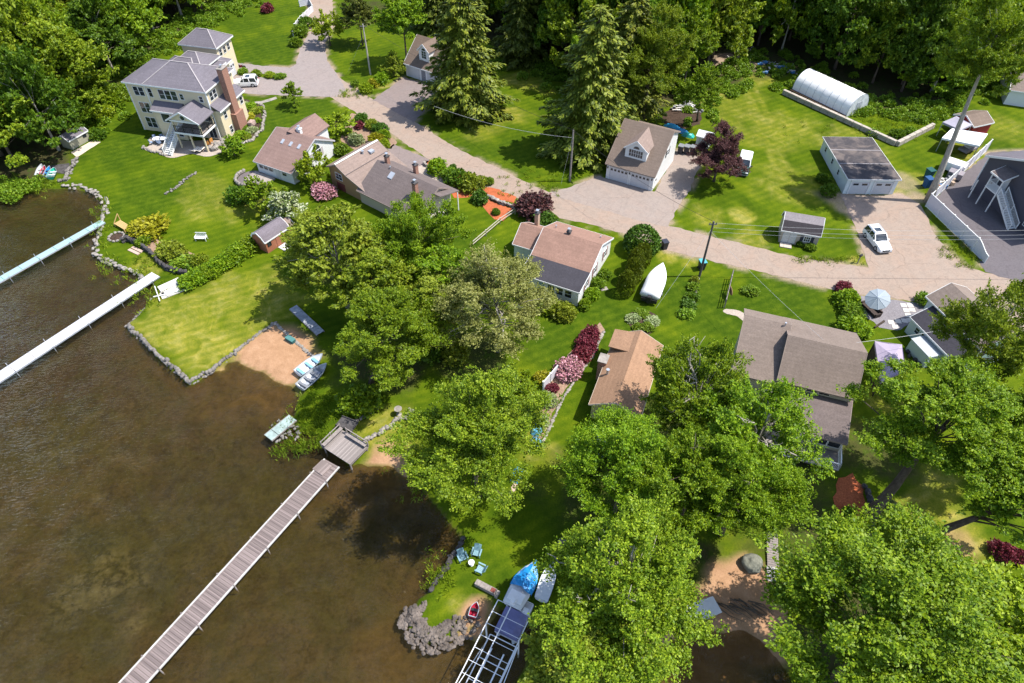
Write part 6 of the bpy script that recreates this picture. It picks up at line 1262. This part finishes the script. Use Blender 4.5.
# ---------------------------------------------------------------- chairs and garden things
def adirondack(label,u,v,rz,mat,group):
    p=P(u,v); t=thing('garden_chair',label,'garden chair',(p.x,p.y,0),rz,group); t.scale=(.88,.88,.88)
    m=MB(); [m.hexa([(-.32+.16*i,-.3,.32),(-.18+.16*i,-.3,.32),(-.18+.16*i,.32,.2),(-.32+.16*i,.32,.2)],[(-.32+.16*i,-.3,.36),(-.18+.16*i,-.3,.36),(-.18+.16*i,.32,.24),(-.32+.16*i,.32,.24)]) for i in range(4)]; m.build('seat',mat,t)
    m=MB(); [m.hexa([(-.34+.14*i,.28,.2),(-.22+.14*i,.28,.2),(-.22+.14*i,.32,.2),(-.34+.14*i,.32,.2)],[(-.37+.15*i,.72,1.0-.05*abs(i-2)),(-.24+.15*i,.72,1.0-.05*abs(i-2)),(-.24+.15*i,.76,1.0-.05*abs(i-2)),(-.37+.15*i,.76,1.0-.05*abs(i-2))]) for i in range(5)]; m.build('backrest',mat,t)
    for s in (-1,1): MB().box((s*.44,.05,.56),(.15,.8,.04)).build('armrest',mat,t)
    for s in (-1,1):
        for y in (-.3,.38): MB().box((s*.42,y,.27),(.07,.1,.54)).build('leg',mat,t)
    return t
AQUA=mott('aqua_plastic',(.17,.29,.335),.06,4,.7,.5)
adirondack('pale blue slatted armchair nearest the lake on the grassy point',463,559,R_(25),AQUA,'blue chairs on the grassy point')
adirondack('pale blue slatted armchair farthest inland beside the little round table',476.5,554.5,R_(-15),AQUA,'blue chairs on the grassy point')
adirondack('pale blue slatted armchair nearest the long grey box',480,570,R_(-115),AQUA,'blue chairs on the grassy point')
t=thing('side_table','small round white table between the blue chairs','table',tuple(P(471.6,564.5))); MB().cyl((0,0,.42),.28,.04,18).build('tabletop',WHITE,t); MB().cyl((0,0,0),.05,.42,8).cyl((0,0,.0),.2,.04,12).build('leg',WHITE,t)
t=thing('planter_box','long grey wooden box on the grass with a small dark grill at its end','box',tuple(P(486,589)),R_(-28)); MB().box((0,0,.28),(2.0,.5,.5)).build('body',WOODGREY,t); MB().box((.72,0,.56),(.4,.36,.06)).build('grill_plate',mott('rust_grill',(.16,.04,.03),.3),t); MB().box((-.2,0,.54),(1.3,.4,.03)).build('lid',WOODGREY,t); MB().box((1.15,-.05,.2),(.25,.6,.4)).build('step',STONEL,t)
t=thing('garden_bench','white slatted garden bench alone on the lawn','bench',tuple(P(201.8,240)),R_(-2))
m=MB(); [m.box((0,-.25+.12*i,.44),(1.5,.1,.04)) for i in range(5)]; m.build('seat',WHITE,t); m=MB(); [m.box((-.65+.145*i,.36,.72),(.06,.04,.5)) for i in range(10)]; m.box((0,.36,.98),(1.5,.06,.08)).box((0,.36,.5),(1.5,.05,.06)); m.build('backrest',WHITE,t)
for x in (-.7,.7):
    for y in (-.28,.32): MB().box((x,y,.22),(.08,.08,.43)).build('leg',WHITE,t)
    MB().box((x,0,.66),(.08,.7,.05)).build('armrest',WHITE,t)
m=MB(); rnd=random.Random(6); [m.stone((1.0*math.cos(a),1.0*math.sin(a),.14),(.5,.4,.36),rnd,a+1.57) for a in [2*math.pi*i/12 for i in range(12)]]
t=thing('fire_pit','round stone fire pit on the lakeside grass','fire pit',tuple(P(116.7,237.5))); m.build('stone_ring',STONEL,t); MB().cyl((0,0,.01),.85,.06,16).build('ash',SOIL,t)
t=thing('swing_frame','low wooden lounge frame beside the golden yellow shrub','wooden frame',tuple(P(127,226)),R_(-35)); m=MB(); m.bar((-1.2,0,0),(-1.2,0,1.6),.1).bar((-1.2,-1,0),(-1.2,-1,.5),.1).bar((1.2,0,0),(1.2,0,.5),.1).bar((1.2,-1,0),(1.2,-1,.5),.1).bar((-1.2,0,1.6),(-1.2,-1,.5),.08); m.build('frame',mott('honey_timber',(.45,.29,.12),.15),t); m=MB(); [m.box((0,-.1-.2*i,.5),(2.4,.17,.05)) for i in range(5)]; m.build('slats',mott('honey_timber',(.45,.29,.12),.15),t)
m=MB(); [m.box((.0,i*.55,.05),(2.0,.42,.1)) for i in range(2)]; solo('plank_steps',m,mott('rosy_planks',(.42,.3,.24),.15),'two short planks on the grass below the dark retaining wall','planks',tuple(P(134,252)),R_(-30))
# stacked dock panels
t=thing('stacked_panels','stack of white dock panels lying on the shore by the white dock','dock panels',tuple(P(171,288.5)),R_(38)); m=MB()
for i,(x,y,z,l,w_,r) in enumerate([(0,0,.1,2.6,1.3,0),(.1,.5,.24,2.7,1.2,.06),(-.2,-.9,.1,2.6,1.2,-.05),(.2,-.8,.24,2.3,1.1,.1)]): m.box((x,y,z),(l,w_,.12),r)
m.build('panels',mott('panel_white',(.52,.49,.45),.07),t); m=MB(); m.bar((-1.9,-1.9,.35),(-1.5,1.3,.3),.1).bar((-2.3,-.6,.3),(1.9,-1.9,.32),.1).bar((1.4,-1.9,.2),(1.8,1.2,.25),.08); m.build('poles',WHITE,t)
a=P(293,307,.2); b=P(320.5,333,.2); rz,L=frame_at(a,b); t=thing('dock_section','long grey weathered dock section lying on the grass under the olive tree','dock section',(a.x,a.y,0),rz); m=MB(); [m.box((L*(i+.5)/14,0,.2),(L/14-.03,1.0,.06)) for i in range(14)]; m.build('deck_boards',mott('grey_slate_boards',(.26,.27,.30),.3,3,.7),t); m=MB(); [m.bar((0,s*.5,.1),(L,s*.5,.1),.08,.16) for s in (-1,1)]; m.build('side_beam',WOODGREY,t)
t=thing('storage_box','small teal box at the shaded edge of the sandy beach','box',tuple(P(291,341)),R_(-35)); MB().box((0,0,.22),(1.2,.55,.4)).build('body',mott('teal_box',(.03,.11,.11),.15),t,bev=.03); MB().box((0,0,.45),(1.26,.6,.07)).build('lid',mott('teal_lid',(.06,.17,.165),.1),t)
m=MB(); m.cyl((0,0,0),.3,.5,10).cyl((.5,.2,0),.25,.4,10); solo('bird_bath',MB().lathe((0,0,0),[(.3,0),(.1,.12),(.08,.7),(.12,.75),(.42,.88),(.42,.92)],16),STONEL,'pale stone bird bath at the inner end of the boulder line','bird bath',tuple(P(399,414)))
# patio of the cream house
def lounger(label,u,v,rz,mat,group=None):
    t=thing('sun_lounger',label,'sun lounger',tuple(P(u,v,.03)),rz,group); MB().box((0,-.3,.3),(.62,1.3,.08)).build('seat',mat,t); MB().hexa([(-.31,.36,.3),(.31,.36,.3),(.31,.42,.26),(-.31,.42,.26)],[(-.31,.85,.75),(.31,.85,.75),(.31,.9,.7),(-.31,.9,.7)]).build('backrest',mat,t)
    f=MB(); f.bar((-.33,-.95,.24),(-.33,.5,.24),.06).bar((.33,-.95,.24),(.33,.5,.24),.06); [f.bar((x,y,0),(x,y,.26),.06) for x in (-.33,.33) for y in (-.85,.4)]; f.build('frame',mott('dark_wicker',(.05,.035,.03),.3),t); return t
CUSH=mott('cream_cushion',(.68,.62,.54),.06)
lounger('cream cushioned lounger left of its twin on the cream house patio',195.5,151.5,R_(160),CUSH,'loungers on the patio'); lounger('cream cushioned lounger right of its twin on the cream house patio',200.5,151.5,R_(160),CUSH,'loungers on the patio')
for i,(u,v,l) in enumerate([(208,146,'orange patio chair nearest the right corner of the cream house'),(211,143.5,'orange patio chair right under the porch of the cream house')]):
    t=thing('patio_chair',l,'patio chair',tuple(P(u,v,.03)),R_(200+i*40),'orange patio chairs'); m_=mott('orange_wood',(.5,.22,.05),.15); MB().box((0,0,.42),(.6,.6,.08)).build('seat',m_,t); MB().box((0,.3,.72),(.6,.07,.6)).build('backrest',m_,t)
    for x in (-.26,.26):
        for y in (-.26,.26): MB().box((x,y,.2),(.06,.06,.39)).build('leg',m_,t)
for i,(u,v,l) in enumerate([(158,142.5,'white patio table with blue seats left of the white stair'),(165,142,'second white patio table beside the white stair')]):
    t=thing('patio_table',l,'patio table',tuple(P(u,v,.03)),.3,'patio tables of the cream house'); MB().cyl((0,0,.7),.65,.05,16).build('tabletop',mott('table_grey',(.5,.52,.56),.1),t); MB().cyl((0,0,0),.06,.7,8).cyl((0,0,0),.35,.05,12).build('leg',STONED,t)
    for k in range(4): MB().box((1.0*math.cos(k*1.57+.4),1.0*math.sin(k*1.57+.4),.42),(.45,.45,.08),k*1.57).box((1.2*math.cos(k*1.57+.4),1.2*math.sin(k*1.57+.4),.65),(.08,.45,.45),k*1.57+.4).build('chair_seat',mott('blue_grey_seat',(.2,.26,.38),.15),t)
lpt=P(186,142,.03)
# ---------------------------------------------------------------- poles and wires
def utility_pole(label,base,h,arm=0,tr=False,mat=None,lean=(0,0)):
    p=P(*base); t=thing('utility_pole',label,'utility pole',(p.x,p.y,0)); MB().path([(0,0,0),(lean[0],lean[1],h)],[.16,.11],10).build('pole',mat or WOODGREY,t)
    if arm: MB().bar((lean[0]-arm,lean[1],h-.4),(lean[0]+arm,lean[1],h-.4),.1,.12).build('cross_arm',WOODGREY,t)
    m=MB(); [m.cyl((lean[0]+x,lean[1],h-.3 if arm else h),.05,.16,8) for x in ((-arm*.8,0,arm*.8) if arm else (0,))]; m.build('insulator',STONED,t)
    if tr: MB().cyl((.32,0,h-2.0),.22,.8,12).build('transformer',mott('grey_can',(.3,.31,.32),.1),t)
    return p+Vector((lean[0],lean[1],h))
T1=utility_pole('pale leaning utility pole on the grass near the top bend of the road',(370.6,74.7),9.2,.6,False,mott('pale_pole',(.42,.38,.33),.15))
T2=utility_pole('grey utility pole standing between the huge spruce and the road',(569.8,181),8.4,0)
T3=utility_pole('dark slim utility pole beside the road in the middle of the lawn',(699.5,276),8.6,.5,False,mott('dark_pole',(.09,.08,.075),.2))
m=MB(); m.path([(0,0,0),(0,0,4.2)],[.15,.13],8); 
def wire(label,a,b,sag,r=.018,mat=None,group=None):
    pts=[a.lerp(b,i/16)-Vector((0,0,sag*4*(i/16)*(1-i/16))) for i in range(17)]; return solo('overhead_wire',MB().path(pts,r,5),mat or mott('wire_grey',(.25,.25,.26),.1),label,'wire',group=group)
wl_=mott('light_wire',(.4,.4,.4),.05); bl_=mott('black_wire',(.02,.02,.02),.05)
wire('overhead wire from the leaning pole to the pole by the huge spruce',T1,T2,1.2,.02,bl_)
wire('overhead wire from the spruce pole to the slim pole on the lawn',T2,T3,1.0,.02,bl_)
rt=Vector((76,66,8.5))
for i,dz in enumerate((0,-.7,-1.3)): wire('pale cable strung from the slim pole over the beige shed towards the right edge',T3+Vector((0,0,dz-.2)),rt+Vector((0,0,dz)),1.0,.012,wl_,'pale cables over the shed')
wire('pale service cable from the slim pole down to the brown stepped house roof',T3+Vector((0,0,-1.5)),Vector((32.5,47.5,7.2)),.3,.012,wl_)
wire('white insulated service cable from the spruce pole across the lawn shade',T2+Vector((0,0,-1.2)),T1+Vector((14,-22,-4)),.8,.018,wl_)
wire('guy wire of the spruce pole',T2+Vector((0,0,-.8)),P(561,184),0,.012,wl_)
wire('guy wire of the leaning pole on its road side',T1+Vector((0,0,-1.5)),P(348,72),0,.012,wl_)
wire('guy wire of the slim pole slanting down to the lawn beside the covered boat',T3+Vector((0,0,-1.0)),P(656,308),0,.012,wl_)
wire('pale cable from the stepped house roof to the pale green cottage',Vector((32.6,47.9,7.0)),Vector((47.5,52.5,4.6)),.25,.018,wl_)
# bins, pad-mounted box, sign
def bin_(label,u,v,body,lid,rz=0,s=1,group=None):
    t=thing('wheelie_bin',label,'bin',tuple(P(u,v)),rz,group); MB().hexa([(-.24*s,-.27*s,.06),(.24*s,-.27*s,.06),(.24*s,.27*s,.06),(-.24*s,.27*s,.06)],[(-.3*s,-.34*s,1.0*s),(.3*s,-.34*s,1.0*s),(.3*s,.34*s,1.0*s),(-.3*s,.34*s,1.0*s)]).build('body',body,t); MB().box((0,0,1.04*s),(.66*s,.76*s,.08)).build('lid',lid,t)
    for x in (-1,1): MB().path([(x*.24*s,.3*s,.1),(x*.3*s,.3*s,.1)],[.1,.1],10).build('wheel',RUBBER,t)
DKB=mott('dark_bin',(.03,.032,.045),.1,4,.7,.45); 
bin_('dark navy wheelie bin at the roadside by the clipped dome',664,248.5,DKB,DKB,.3,1.2)
bin_('black bin with a turquoise lid at the foot of the slim utility pole',701,269,DKB,mott('turq_lid',(.07,.3,.34),.05),.2,1.3)
for i,(u,v,l) in enumerate([(680,153,'dark bin nearest the white wall of the dormered garage'),(686,153.5,'middle dark bin beside the dormered garage'),(692,154,'dark bin nearest the tiny white shed')]): bin_(l,u,v,DKB,mott('grey_lid',(.16,.17,.18),.1),-.5,1.3,'dark bins beside the dormered garage')
bin_('teal bin under the tall leaning trunk',927,178.5,mott('teal_plastic',(.012,.07,.068),.1),mott('teal_plastic',(.012,.07,.068),.1),.3,1.5); bin_('blue bin under the tall leaning trunk',925.5,187,mott('bin_blue',(.015,.065,.17),.1),mott('bin_blue',(.015,.065,.17),.1),.2,1.5)
bin_('red bin beside the garage tower of the cream house',233.5,62.5,mott('crimson_hull',(.42,.02,.05),.1),BLACK,.2,1.0); bin_('dark blue bin at the garage doors of the cream house',234.5,71,mott('navy_bin',(.03,.06,.13),.1),DKB,.2,1.2)
t=thing('motorbike','dark motorbike parked at the garage doors of the cream house','motorbike',tuple(P(241,69.5)),R_(25))
for x in (-.65,.65): MB().path([(x,-.06,.32),(x,.06,.32)],[.32,.32],14).build('wheel',RUBBER,t)
MB().box((0,0,.6),(.9,.26,.4)).build('body',mott('dark_red_paint',(.12,.015,.02),.1,3,.6,.3),t,bev=.06); MB().box((-.3,0,.86),(.6,.26,.1)).build('seat',BLACK,t); MB().bar((.5,-.35,1.05),(.5,.35,1.05),.04).bar((.65,0,.32),(.48,0,1.05),.07).build('handlebar',ALU,t)
t=thing('mailbox_post','dark leaning mailbox post at the corner of the lawn and driveway','mailbox',tuple(P(857,264)),.6); MB().path([(0,0,0),(.25,.1,1.15)],[.07,.07],8).build('post',WOODGREY,t); MB().box((.25,.1,1.25),(.55,.25,.28)).build('box',BLACK,t,bev=.05)
# parasol and seat
t=thing('parasol','large pale parasol tilted over the gravel patio','parasol',tuple(P(880,308)),0)
c=P(877.5,299.5,2.3)-P(880,308); n=10; m=MB(); tilt=Matrix.Rotation(R_(-24),3,'Y')@Matrix.Rotation(R_(18),3,'X'); cc=Vector((c.x,c.y,2.35))
top=cc+tilt@Vector((0,0,.55)); ring=[cc+tilt@Vector((1.4*math.cos(6.283*i/n),1.4*math.sin(6.283*i/n),0)) for i in range(n)]
for i in range(n): m.poly([top,ring[i],ring[(i+1)%n]]); m.poly([top-Vector((0,0,.03)),ring[(i+1)%n]-Vector((0,0,.03)),ring[i]-Vector((0,0,.03))]); 
m.build('canopy',mott('parasol_cloth',(.27,.31,.34),.05,3,.6,.7),t); m=MB(); [m.path([top+Vector((0,0,.01)),r+Vector((0,0,.01))],.02,5) for r in ring]; m.build('rib',mott('parasol_rib',(.4,.45,.5),.05),t); MB().path([(0,0,0),(cc.x*.5,cc.y*.5,1.5),top],.03,8).build('pole',ALU,t); MB().cyl((0,0,0),.32,.1,14).build('base',STONED,t)
t=thing('garden_sofa','dark outdoor sofa beside the parasol','outdoor sofa',tuple(P(870,311)),R_(-70)); MB().box((0,0,.25),(2.6,.9,.4)).build('seat',mott('dark_wicker',(.05,.035,.03),.3),t); MB().box((0,.42,.6),(2.6,.16,.5)).build('backrest',mott('dark_wicker',(.05,.035,.03),.3),t)
for x in (-1.25,1.25): MB().box((x,0,.5),(.16,.9,.3)).build('armrest',mott('dark_wicker',(.05,.035,.03),.3),t)
for i,(u,v) in enumerate([(903.5,305.5),(910,305.5),(906,310.5),(912,310),(908,315.5),(891,322.5),(898,321.5),(904.5,321),(910,320.5),(895,327)]):
    solo('stepping_stone',MB().box((0,0,.035),(.72,.72,.06),0),mott('white_slab',(.46,.43,.39),.06,5,.7),'square white stepping stone set in the grey gravel patio','stepping stone',tuple(P(u,v)),R_(-10),'white stepping stones in the gravel',bev=.012)
solo('timber_edging',MB().box((0,0,.12),(1.9,.2,.22)),BARKDARK,'short dark timber at the lower edge of the gravel patio','timber',tuple(P(879,325)),R_(35))
# canopies
def canopy(label,cs,h,rise,cloth,legmat,dark=None,name='canopy_tent'):
    c=[P(u,v,h) for u,v in cs]; o=sum(c,Vector())/4; o.z=0; t=thing(name,label,'canopy tent',tuple(o)); c=[q-o for q in c]; top=Vector((0,0,h+rise)); m=MB()
    K=4
    for i in range(4):
        a,b=c[i],c[(i+1)%4]; rows=[]
        for r in range(K+1):
            s=r/K; rows.append([(a.lerp(b,j/K)).lerp(top,s)-Vector((0,0,.10*math.sin(math.pi*j/K)*(1-s)+.06*math.sin(math.pi*s))) for j in range(K+1)])
        for r in range(K):
            for j in range(K): m.poly([rows[r][j],rows[r][j+1],rows[r+1][j+1],rows[r+1][j]])
        m.hexa([a,b,b-Vector((0,0,.3)),a-Vector((0,0,.3))],[a*.985+Vector((0,0,0)),b*.985,b*.985-Vector((0,0,.3)),a*.985-Vector((0,0,.3))])
    m.build('cover',cloth,t)
    for q in c: MB().bar((q.x*.97,q.y*.97,0),(q.x*.97,q.y*.97,h-.05),.08).build('leg',legmat,t)
    if dark:
        for i in dark:
            a,b=c[i]*.96,c[(i+1)%4]*.96; MB().hexa([(a.x,a.y,.05),(b.x,b.y,.05),(b.x*.985,b.y*.985,.05),(a.x*.985,a.y*.985,.05)],[(a.x,a.y,h-.3),(b.x,b.y,h-.3),(b.x*.985,b.y*.985,h-.3),(a.x*.985,a.y*.985,h-.3)]).build('side_screen',mott('brown_screen',(.04,.028,.025),.2),t)
    return t
LILAC=mott('lilac_canvas',(.30,.255,.33),.06,1.5,.6,.85,0,.2,.03)
canopy('square lilac-grey canopy tent with dark screens between the stepped house and the green cottage',[(874.8,341),(902,344.4),(906,370),(881,382)],2.5,.6,LILAC,BLACK,(0,3))
canopy('pale grey canopy tent beside the barn red shed',[(942.7,122),(956.6,116),(972.4,124.5),(960.5,129.8)],2.5,.7,mott('grey_canvas',(.32,.3,.35),.06,1.5,.6,.85),ALU)
canopy('bright white canopy tent in front of the barn red shed',[(942,137.7),(952,128.4),(988,133.7),(979.6,145.6)],2.4,.5,mott('white_canvas',(.78,.78,.78),.04,1.5,.6,.8),ALU)
t=thing('trailer','white box trailer under the tall tree by the privacy fence','trailer',tuple(P(951,171)),R_(-40)); MB().box((0,0,1.0),(3.2,1.8,1.3)).build('body',CARW,t,bev=.05); MB().box((.9,-1.8,.7),(2.0,1.4,.9)).build('grey_cover',mott('grey_tarp',(.22,.2,.22),.15),t)
for y in (-.85,.85): MB().path([(0,y,.32),(0,y+.12,.32)],[.32,.32],12).build('wheel',RUBBER,t)
t=thing('utility_trailer','low grey trailer and frame in front of the white canopy tent','trailer',tuple(P(966,151.5)),R_(30)); MB().box((0,0,.55),(2.6,1.5,.35)).build('body',mott('grey_tarp',(.22,.2,.22),.15),t); MB().box((.2,.1,.9),(1.2,.9,.25)).build('load',mott('pale_load',(.5,.48,.46),.2),t)
for y in (-.8,.7): MB().path([(0,y,.28),(0,y+.12,.28)],[.28,.28],12).build('wheel',RUBBER,t)
rnd=random.Random(40); JC=[mott('junk_%s'%n,c,.2) for n,c in (('rust',(.3,.14,.08)),('pale',(.5,.47,.43)),('blue',(.06,.17,.35)),('grey',(.2,.2,.21)),('tan',(.36,.27,.2)))]
JN=['rusty tan','pale','blue','grey','tan']
for i,(u,v) in enumerate([(934,187),(939,184),(942,188),(946,182),(950,184),(937,191),(931,195)]):
    m=MB(); m.box((0,0,.3),(rnd.uniform(.5,1.2),rnd.uniform(.4,.9),.6),rnd.uniform(0,3)).box((.3,.2,.7),(.5,.4,.25),rnd.uniform(0,3)); solo('stored_box',m,JC[i%5],'%s box stored by the foot of the tall tree behind the privacy fence'%JN[i%5],'box',tuple(P(u,v)),0,'boxes stored behind the privacy fence',bev=.02)
def debris(label,spots,seed,mats,name='scrap_heap'):
    rnd=random.Random(seed); c=P(*spots[0]); t=thing(name,label,'scrap heap',(c.x,c.y,0)); t['kind']='stuff'
    for k,(n,mt) in enumerate(zip(('board','pipe','rubble','sheet','frame'),mats)):
        m=MB()
        for j in range(9):
            q=P(*spots[rnd.randrange(len(spots))])-c+Vector((rnd.uniform(-1,1),rnd.uniform(-1,1),rnd.uniform(.1,.5)))
            if k==0: m.box(q,(rnd.uniform(.8,1.8),.25,.06),rnd.uniform(0,3))
            elif k==1: m.path([q,q+Vector((rnd.uniform(-1.2,1.2),rnd.uniform(-1.2,1.2),rnd.uniform(0,.4)))],.05,6)
            elif k==2: m.stone(q,(.5,.5,.4),rnd)
            elif k==3: m.box(q,(rnd.uniform(.4,1.0),rnd.uniform(.4,.8),rnd.uniform(.1,.4)),rnd.uniform(0,3))
            else: m.bar(q,q+Vector((rnd.uniform(-1,1),rnd.uniform(-1,1),.3)),.08)
        m.build(n,mt,t)
    return t
debris('heap of mixed scrap at the wood edge behind the greenhouse',[(778,68),(772,66),(785,70),(768,72),(790,73),(764,66)],3,[JC[1],ALU,STONE,JC[2],JC[3]])
debris('heap of pale brush and stones at the end of the lawn',[(740,55),(747,52),(735,60),(752,58)],4,[JC[4],JC[0],STONEL,JC[4],JC[1]])
debris('pale pipes and garden furniture on the bare soil yard',[(684,106),(692,105),(676,110),(697,112)],5,[JC[1],WHITE,STONE,JC[3],WHITE])
rnd=random.Random(6); m=MB(); c=P(735,612)
for k in range(16):
    q=P(712+rnd.uniform(0,45),598+rnd.uniform(0,10))-c; q+=(P(757,622)-P(712,598))*0; d_=(P(757,622)-P(712,598)).normalized()*rnd.uniform(1.0,2.6); e_=Vector((rnd.uniform(-.3,.3),rnd.uniform(-.3,.3),rnd.uniform(0,.25))); m.path([q+Vector((0,0,.08)),q+d_*.5+e_,q+d_+Vector((rnd.uniform(-.4,.4),rnd.uniform(-.4,.4),.05))],[.06,.045,.015],6)
solo('driftwood',m,BARK,'driftwood branches along the water edge of the small shaded beach','driftwood',tuple(c),kind='stuff')
for i,(u,v,l,c,s) in enumerate([(672,127,'bright blue folded tarpaulin behind the dormered garage',(.03,.3,.5),(2.8,1.0)),(681,132,'blue folded tarpaulin beside the green netting',(.03,.22,.42),(2.4,1.1)),(688,136,'green netting heap in front of the tiny white shed',(.02,.3,.25),(2.0,1.2)),(537,430,'upper pale blue tarpaulin heap at the lawn edge under the leaves',(.06,.22,.31),(1.7,1.2)),(536,443,'middle pale blue tarpaulin heap at the lawn edge under the leaves',(.09,.25,.33),(1.3,1.5)),(517,475,'lowest blue tarpaulin heap at the lawn edge under the leaves',(.03,.28,.48),(1.8,1.2))]):
    rs_=random.Random(i); m=MB(); S=[[(x*s[0]/2,y*s[1]/2*(1-.2*abs(x)),max(.02,(.55*(1-.5*y*y)*(1-.5*x*x))+rs_.uniform(-.12,.12)) if abs(y)<1 and abs(x)<1 else .0) for y in (-1,-.6,-.2,.2,.6,1)] for x in (-1,-.6,-.2,.2,.6,1)]; m.loft(S,False,False)
    solo('tarpaulin',m,mott('tarp_%d'%i,c,.2,2,.7,.45,0,.4,.05),l,'tarpaulin',tuple(P(u,v)),R_(-30 if i<3 else 65))
# boardwalk, boulder, trunk-side things
a=P(771.5,519,.3); b=P(773.5,580,.1); rz,L=frame_at(a,b); t=thing('boardwalk','narrow grey boardwalk with plank steps leading down to the small shaded beach','boardwalk',(a.x,a.y,0),rz); m=MB(); [m.box(((i+.5)*L/26,0,.3-.006*i),(L/26-.02,1.0,.06)) for i in range(21)]; m.build('boards',WOODGREY,t); m=MB(); [m.box((L*.83+i*.34,0,.22-.07*i),(.24,1.15,.08)) for i in range(5)]; m.build('step',mott('pale_timber',(.42,.40,.375),.18),t)
_b=bmesh.new(); bmesh.ops.create_icosphere(_b,subdivisions=4,radius=1)
for v in _b.verts:
    n_=v.co.normalized(); k=1+.22*noise.noise(n_*1.6+Vector((3,1,0)))+.09*noise.noise(n_*4)+.03*noise.noise(n_*11); v.co=Vector((n_.x*.95*k,n_.y*.85*k,max(-.5,n_.z*.7*k)))
m=MB(); _b.verts.index_update(); m.v=[tuple(v.co) for v in _b.verts]; m.f=[[v.index for v in f.verts] for f in _b.faces]; _b.free(); solo('boulder',m,mott('greenish_stone',(.15,.15,.12),.4,3,.9,bump=.05),'big grey-green boulder beside the foot of the boardwalk','boulder',tuple(P(752,563,.35)),smooth=True)
m=MB(); m.lathe((0,0,0),[(.42,0),(.5,.5),(.46,.62),(.3,.66)],14); solo('tree_stump',m,BARK,'cut tree stump at the lower end of the shaded orange mulch','stump',tuple(P(849,551)))
t=thing('garden_table','round grey table in the shade near the tarped boat','table',tuple(P(563,546))); MB().cyl((0,0,.7),.5,.05,16).build('tabletop',STONE,t); MB().cyl((0,0,0),.06,.7,8).build('leg',STONED,t)
t=thing('stone_bench','pale rectangular bench at the foot of the border under the leaves','bench',tuple(P(512,493)),R_(60)); MB().box((0,0,.42),(1.7,.5,.08)).build('seat',mott('rosy_planks',(.42,.3,.24),.15),t)
for x in (-.65,.65): MB().box((x,0,.2),(.12,.45,.4)).build('leg',WOODGREY,t)
for (u,v,l,c) in [(601,443,'white garden chair under the trees in front of the orange roofed cottage',(.7,.7,.7)),(606,452,'pale pink garden chair under the trees in front of the orange roofed cottage',(.6,.42,.36)),(598,460,'light blue cooler box under the trees in front of the orange roofed cottage',(.35,.5,.55))]:
    t=thing('garden_chair' if 'chair' in l else 'cooler_box',l,'garden chair' if 'chair' in l else 'cooler box',tuple(P(u,v)),random.uniform(0,6)); mm=mott('c%d'%u,c,.08); MB().box((0,0,.4),(.7,.7,.14)).build('seat' if 'chair' in l else 'body',mm,t); MB().box((0,.34,.75),(.7,.08,.6)).build('backrest' if 'chair' in l else 'lid',mm,t)
m=MB(); m.cyl((0,0,.0),.5,.06,16); solo('stone_slab',MB().box((0,0,.04),(.9,.6,.06)),STONEL,'small paved square with a pale cover on the lawn beside the saltbox house','drain cover',tuple(P(604,289)),.3)
t=thing('terrace_wall','round pale terrace wall with flower tubs at the lake side of the white gabled cottage','terrace wall',tuple(P(252,179)),0); m=MB(); rnd=random.Random(9); [m.stone((2.3*math.cos(a),2.3*math.sin(a),.4),(.7,.5,.8),rnd,a+1.57) for a in [math.pi*.75+i*.22 for i in range(16)]]; m.build('stones',STONEL,t); MB().cyl((0,0,.02),2.1,.12,20).build('paving',mott('dark_paving',(.12,.1,.1),.2),t)
# ---------------------------------------------------------------- light
w=bpy.data.worlds.new('World'); sc.world=w; w.use_nodes=True; nt=w.node_tree
sky=nt.nodes.new('ShaderNodeTexSky'); sky.sky_type='NISHITA'; sky.sun_disc=False; sky.sun_elevation=R_(60); sky.sun_rotation=R_(88)
nt.nodes['Background'].inputs[1].default_value=.15; nt.links.new(sky.outputs[0],nt.nodes['Background'].inputs[0])
sl=bpy.data.lights.new('sun','SUN'); sl.energy=4.2; sl.angle=R_(.5); sl.color=(1,.955,.88)
so_=bpy.data.objects.new('sun',sl); COL.objects.link(so_)
sv=Vector((math.cos(R_(60))*math.sin(R_(88)),math.cos(R_(60))*math.cos(R_(88)),math.sin(R_(60)))); so_.rotation_euler=(-sv).to_track_quat('-Z','Y').to_euler()
sc.view_settings.view_transform='Standard'; sc.view_settings.look='None'; sc.view_settings.exposure=1.0; sc.view_settings.gamma=1
sc.cycles.max_bounces=6; sc.cycles.transparent_max_bounces=8; sc.cycles.diffuse_bounces=3
